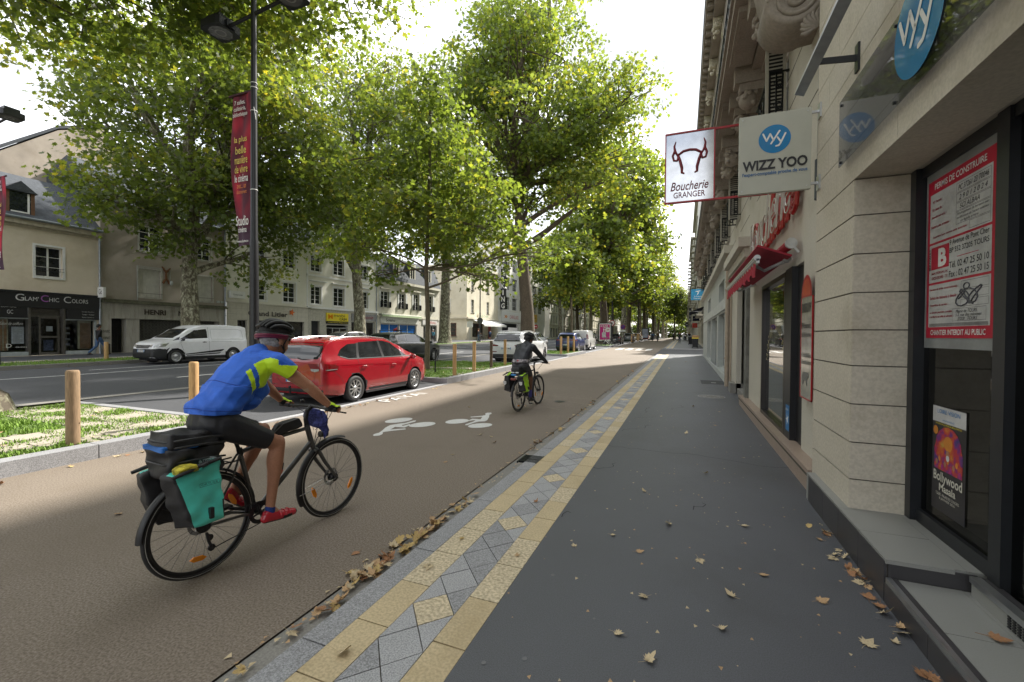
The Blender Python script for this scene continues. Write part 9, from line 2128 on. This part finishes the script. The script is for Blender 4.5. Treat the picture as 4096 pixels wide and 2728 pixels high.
for i in range(36):
    y=rnd.uniform(-1,5); leaf(rnd.uniform(-11.8,-7.6),y,.19,rnd.uniform(.09,.15),'dry leaf caught in the grass and cobbles of the near verge','leaves on the near verge',tilt=.5)
for i in range(22):
    y=rnd.uniform(12.8,20); leaf(rnd.uniform(-11.8,-7.5),y,.19+gr(y),rnd.uniform(.1,.15),'dry leaf on the verge behind the wooden posts','leaves on the second verge',tilt=.5)
for i in range(20): y=rnd.uniform(7,22); leaf(-23.9+rnd.gauss(0,.2),y,.22+gr(y),rnd.uniform(.12,.18),'dry leaf against the far kerb of the main road','leaves along the far kerb',tilt=.4)
leaf(1.40,2.78,.258,.14,'brown crumpled leaf lying on the lower entrance step',None,2)
# fragments: too many to count
g=MB()
for i in range(420):
    x=rnd.uniform(-1,1.12); y=rnd.uniform(1.2,16)**1.0; s=rnd.uniform(.004,.014); a=rnd.uniform(0,6); z=.1015+gr(y)
    g.add([(x+s*math.cos(a+k*2.1),y+s*1.4*math.sin(a+k*2.1),z) for k in range(3)],[(0,1,2)],rnd.randrange(2),False)
for i in range(260):
    y=rnd.uniform(1.3,12); x=-2.0-abs(rnd.gauss(0,.1)); s=rnd.uniform(.008,.02); a=rnd.uniform(0,6); g.add([(x+s*math.cos(a+k*2.1),y+s*1.4*math.sin(a+k*2.1),.004+gr(y)+rnd.uniform(0,.01)) for k in range(3)],[(0,1,2)],rnd.randrange(2),False)
obj('leaf_litter',g,[LC[1],LC[0]],kind='stuff',label='tiny crumbs of dry leaf scattered over the pavement',cat='leaf litter')
# ---------------------------------------------------------------- camera, sun, sky
def make_camera():
    cd=bpy.data.cameras.new('camera'); c=bpy.data.objects.new('camera',cd); COL.objects.link(c)
    cd.sensor_width=36; cd.lens=15.2; cd.clip_start=.05; cd.clip_end=3000
    M=Matrix.Rotation(R(21.67),4,'Z')@Matrix.Rotation(R(90-.8),4,'X')@Matrix.Rotation(R(.41),4,'Z')
    c.matrix_world=Matrix.Translation((0,0,1.7))@M
    scene.camera=c
make_camera()
EL=44; AZ=24   # sun elevation, and azimuth measured from the street direction (+Y) towards +X
sd=bpy.data.lights.new('sun','SUN'); sd.energy=4.8; sd.angle=R(2.2); sd.color=(1,.95,.87)
so=bpy.data.objects.new('sun',sd); COL.objects.link(so)
dv=Vector((math.sin(R(AZ))*math.cos(R(EL)),math.cos(R(AZ))*math.cos(R(EL)),math.sin(R(EL))))
so.rotation_euler=dv.to_track_quat('Z','Y').to_euler()
w=bpy.data.worlds.new('World'); scene.world=w; w.use_nodes=True; nt=w.node_tree; N=nt.nodes; L=nt.links
bg=N['Background']
sky=N.new('ShaderNodeTexSky'); sky.sky_type='NISHITA'; sky.sun_disc=False; sky.sun_elevation=R(EL); sky.sun_rotation=R(AZ); sky.altitude=50; sky.dust_density=2.5
tc=N.new('ShaderNodeTexCoord')
mp=N.new('ShaderNodeMapping'); mp.inputs['Scale'].default_value=(1,1,2.6); L.new(tc.outputs['Generated'],mp.inputs[0])
n1=N.new('ShaderNodeTexNoise'); n1.inputs['Scale'].default_value=2.2; n1.inputs['Detail'].default_value=7; n1.inputs['Roughness'].default_value=.55; L.new(mp.outputs[0],n1.inputs['Vector'])
rm=N.new('ShaderNodeMapRange'); rm.inputs[1].default_value=.22; rm.inputs[2].default_value=.50; L.new(n1.outputs[0],rm.inputs[0])
mx=N.new('ShaderNodeMix'); mx.data_type='RGBA'; L.new(rm.outputs[0],mx.inputs[0]); L.new(sky.outputs[0],mx.inputs[6]); n2=N.new('ShaderNodeTexNoise'); n2.inputs['Scale'].default_value=3.1; n2.inputs['Detail'].default_value=6; L.new(mp.outputs[0],n2.inputs['Vector']); r2_=N.new('ShaderNodeMapRange'); r2_.inputs[1].default_value=.38; r2_.inputs[2].default_value=.58; L.new(n2.outputs[0],r2_.inputs[0]); m2_=N.new('ShaderNodeMix'); m2_.data_type='RGBA'; m2_.inputs[6].default_value=(4.4,4.6,4.95,1); m2_.inputs[7].default_value=(10.5,10.7,11.0,1); L.new(r2_.outputs[0],m2_.inputs[0]); L.new(m2_.outputs[2],mx.inputs[7])
L.new(mx.outputs[2],bg.inputs[0]); bg.inputs[1].default_value=.12
scene.view_settings.view_transform='Standard'; scene.view_settings.look='None'; scene.view_settings.exposure=1.08; scene.view_settings.gamma=1
scene.cycles.max_bounces=6; scene.cycles.diffuse_bounces=3; scene.cycles.glossy_bounces=3; scene.cycles.transparent_max_bounces=8; scene.cycles.transmission_bounces=4
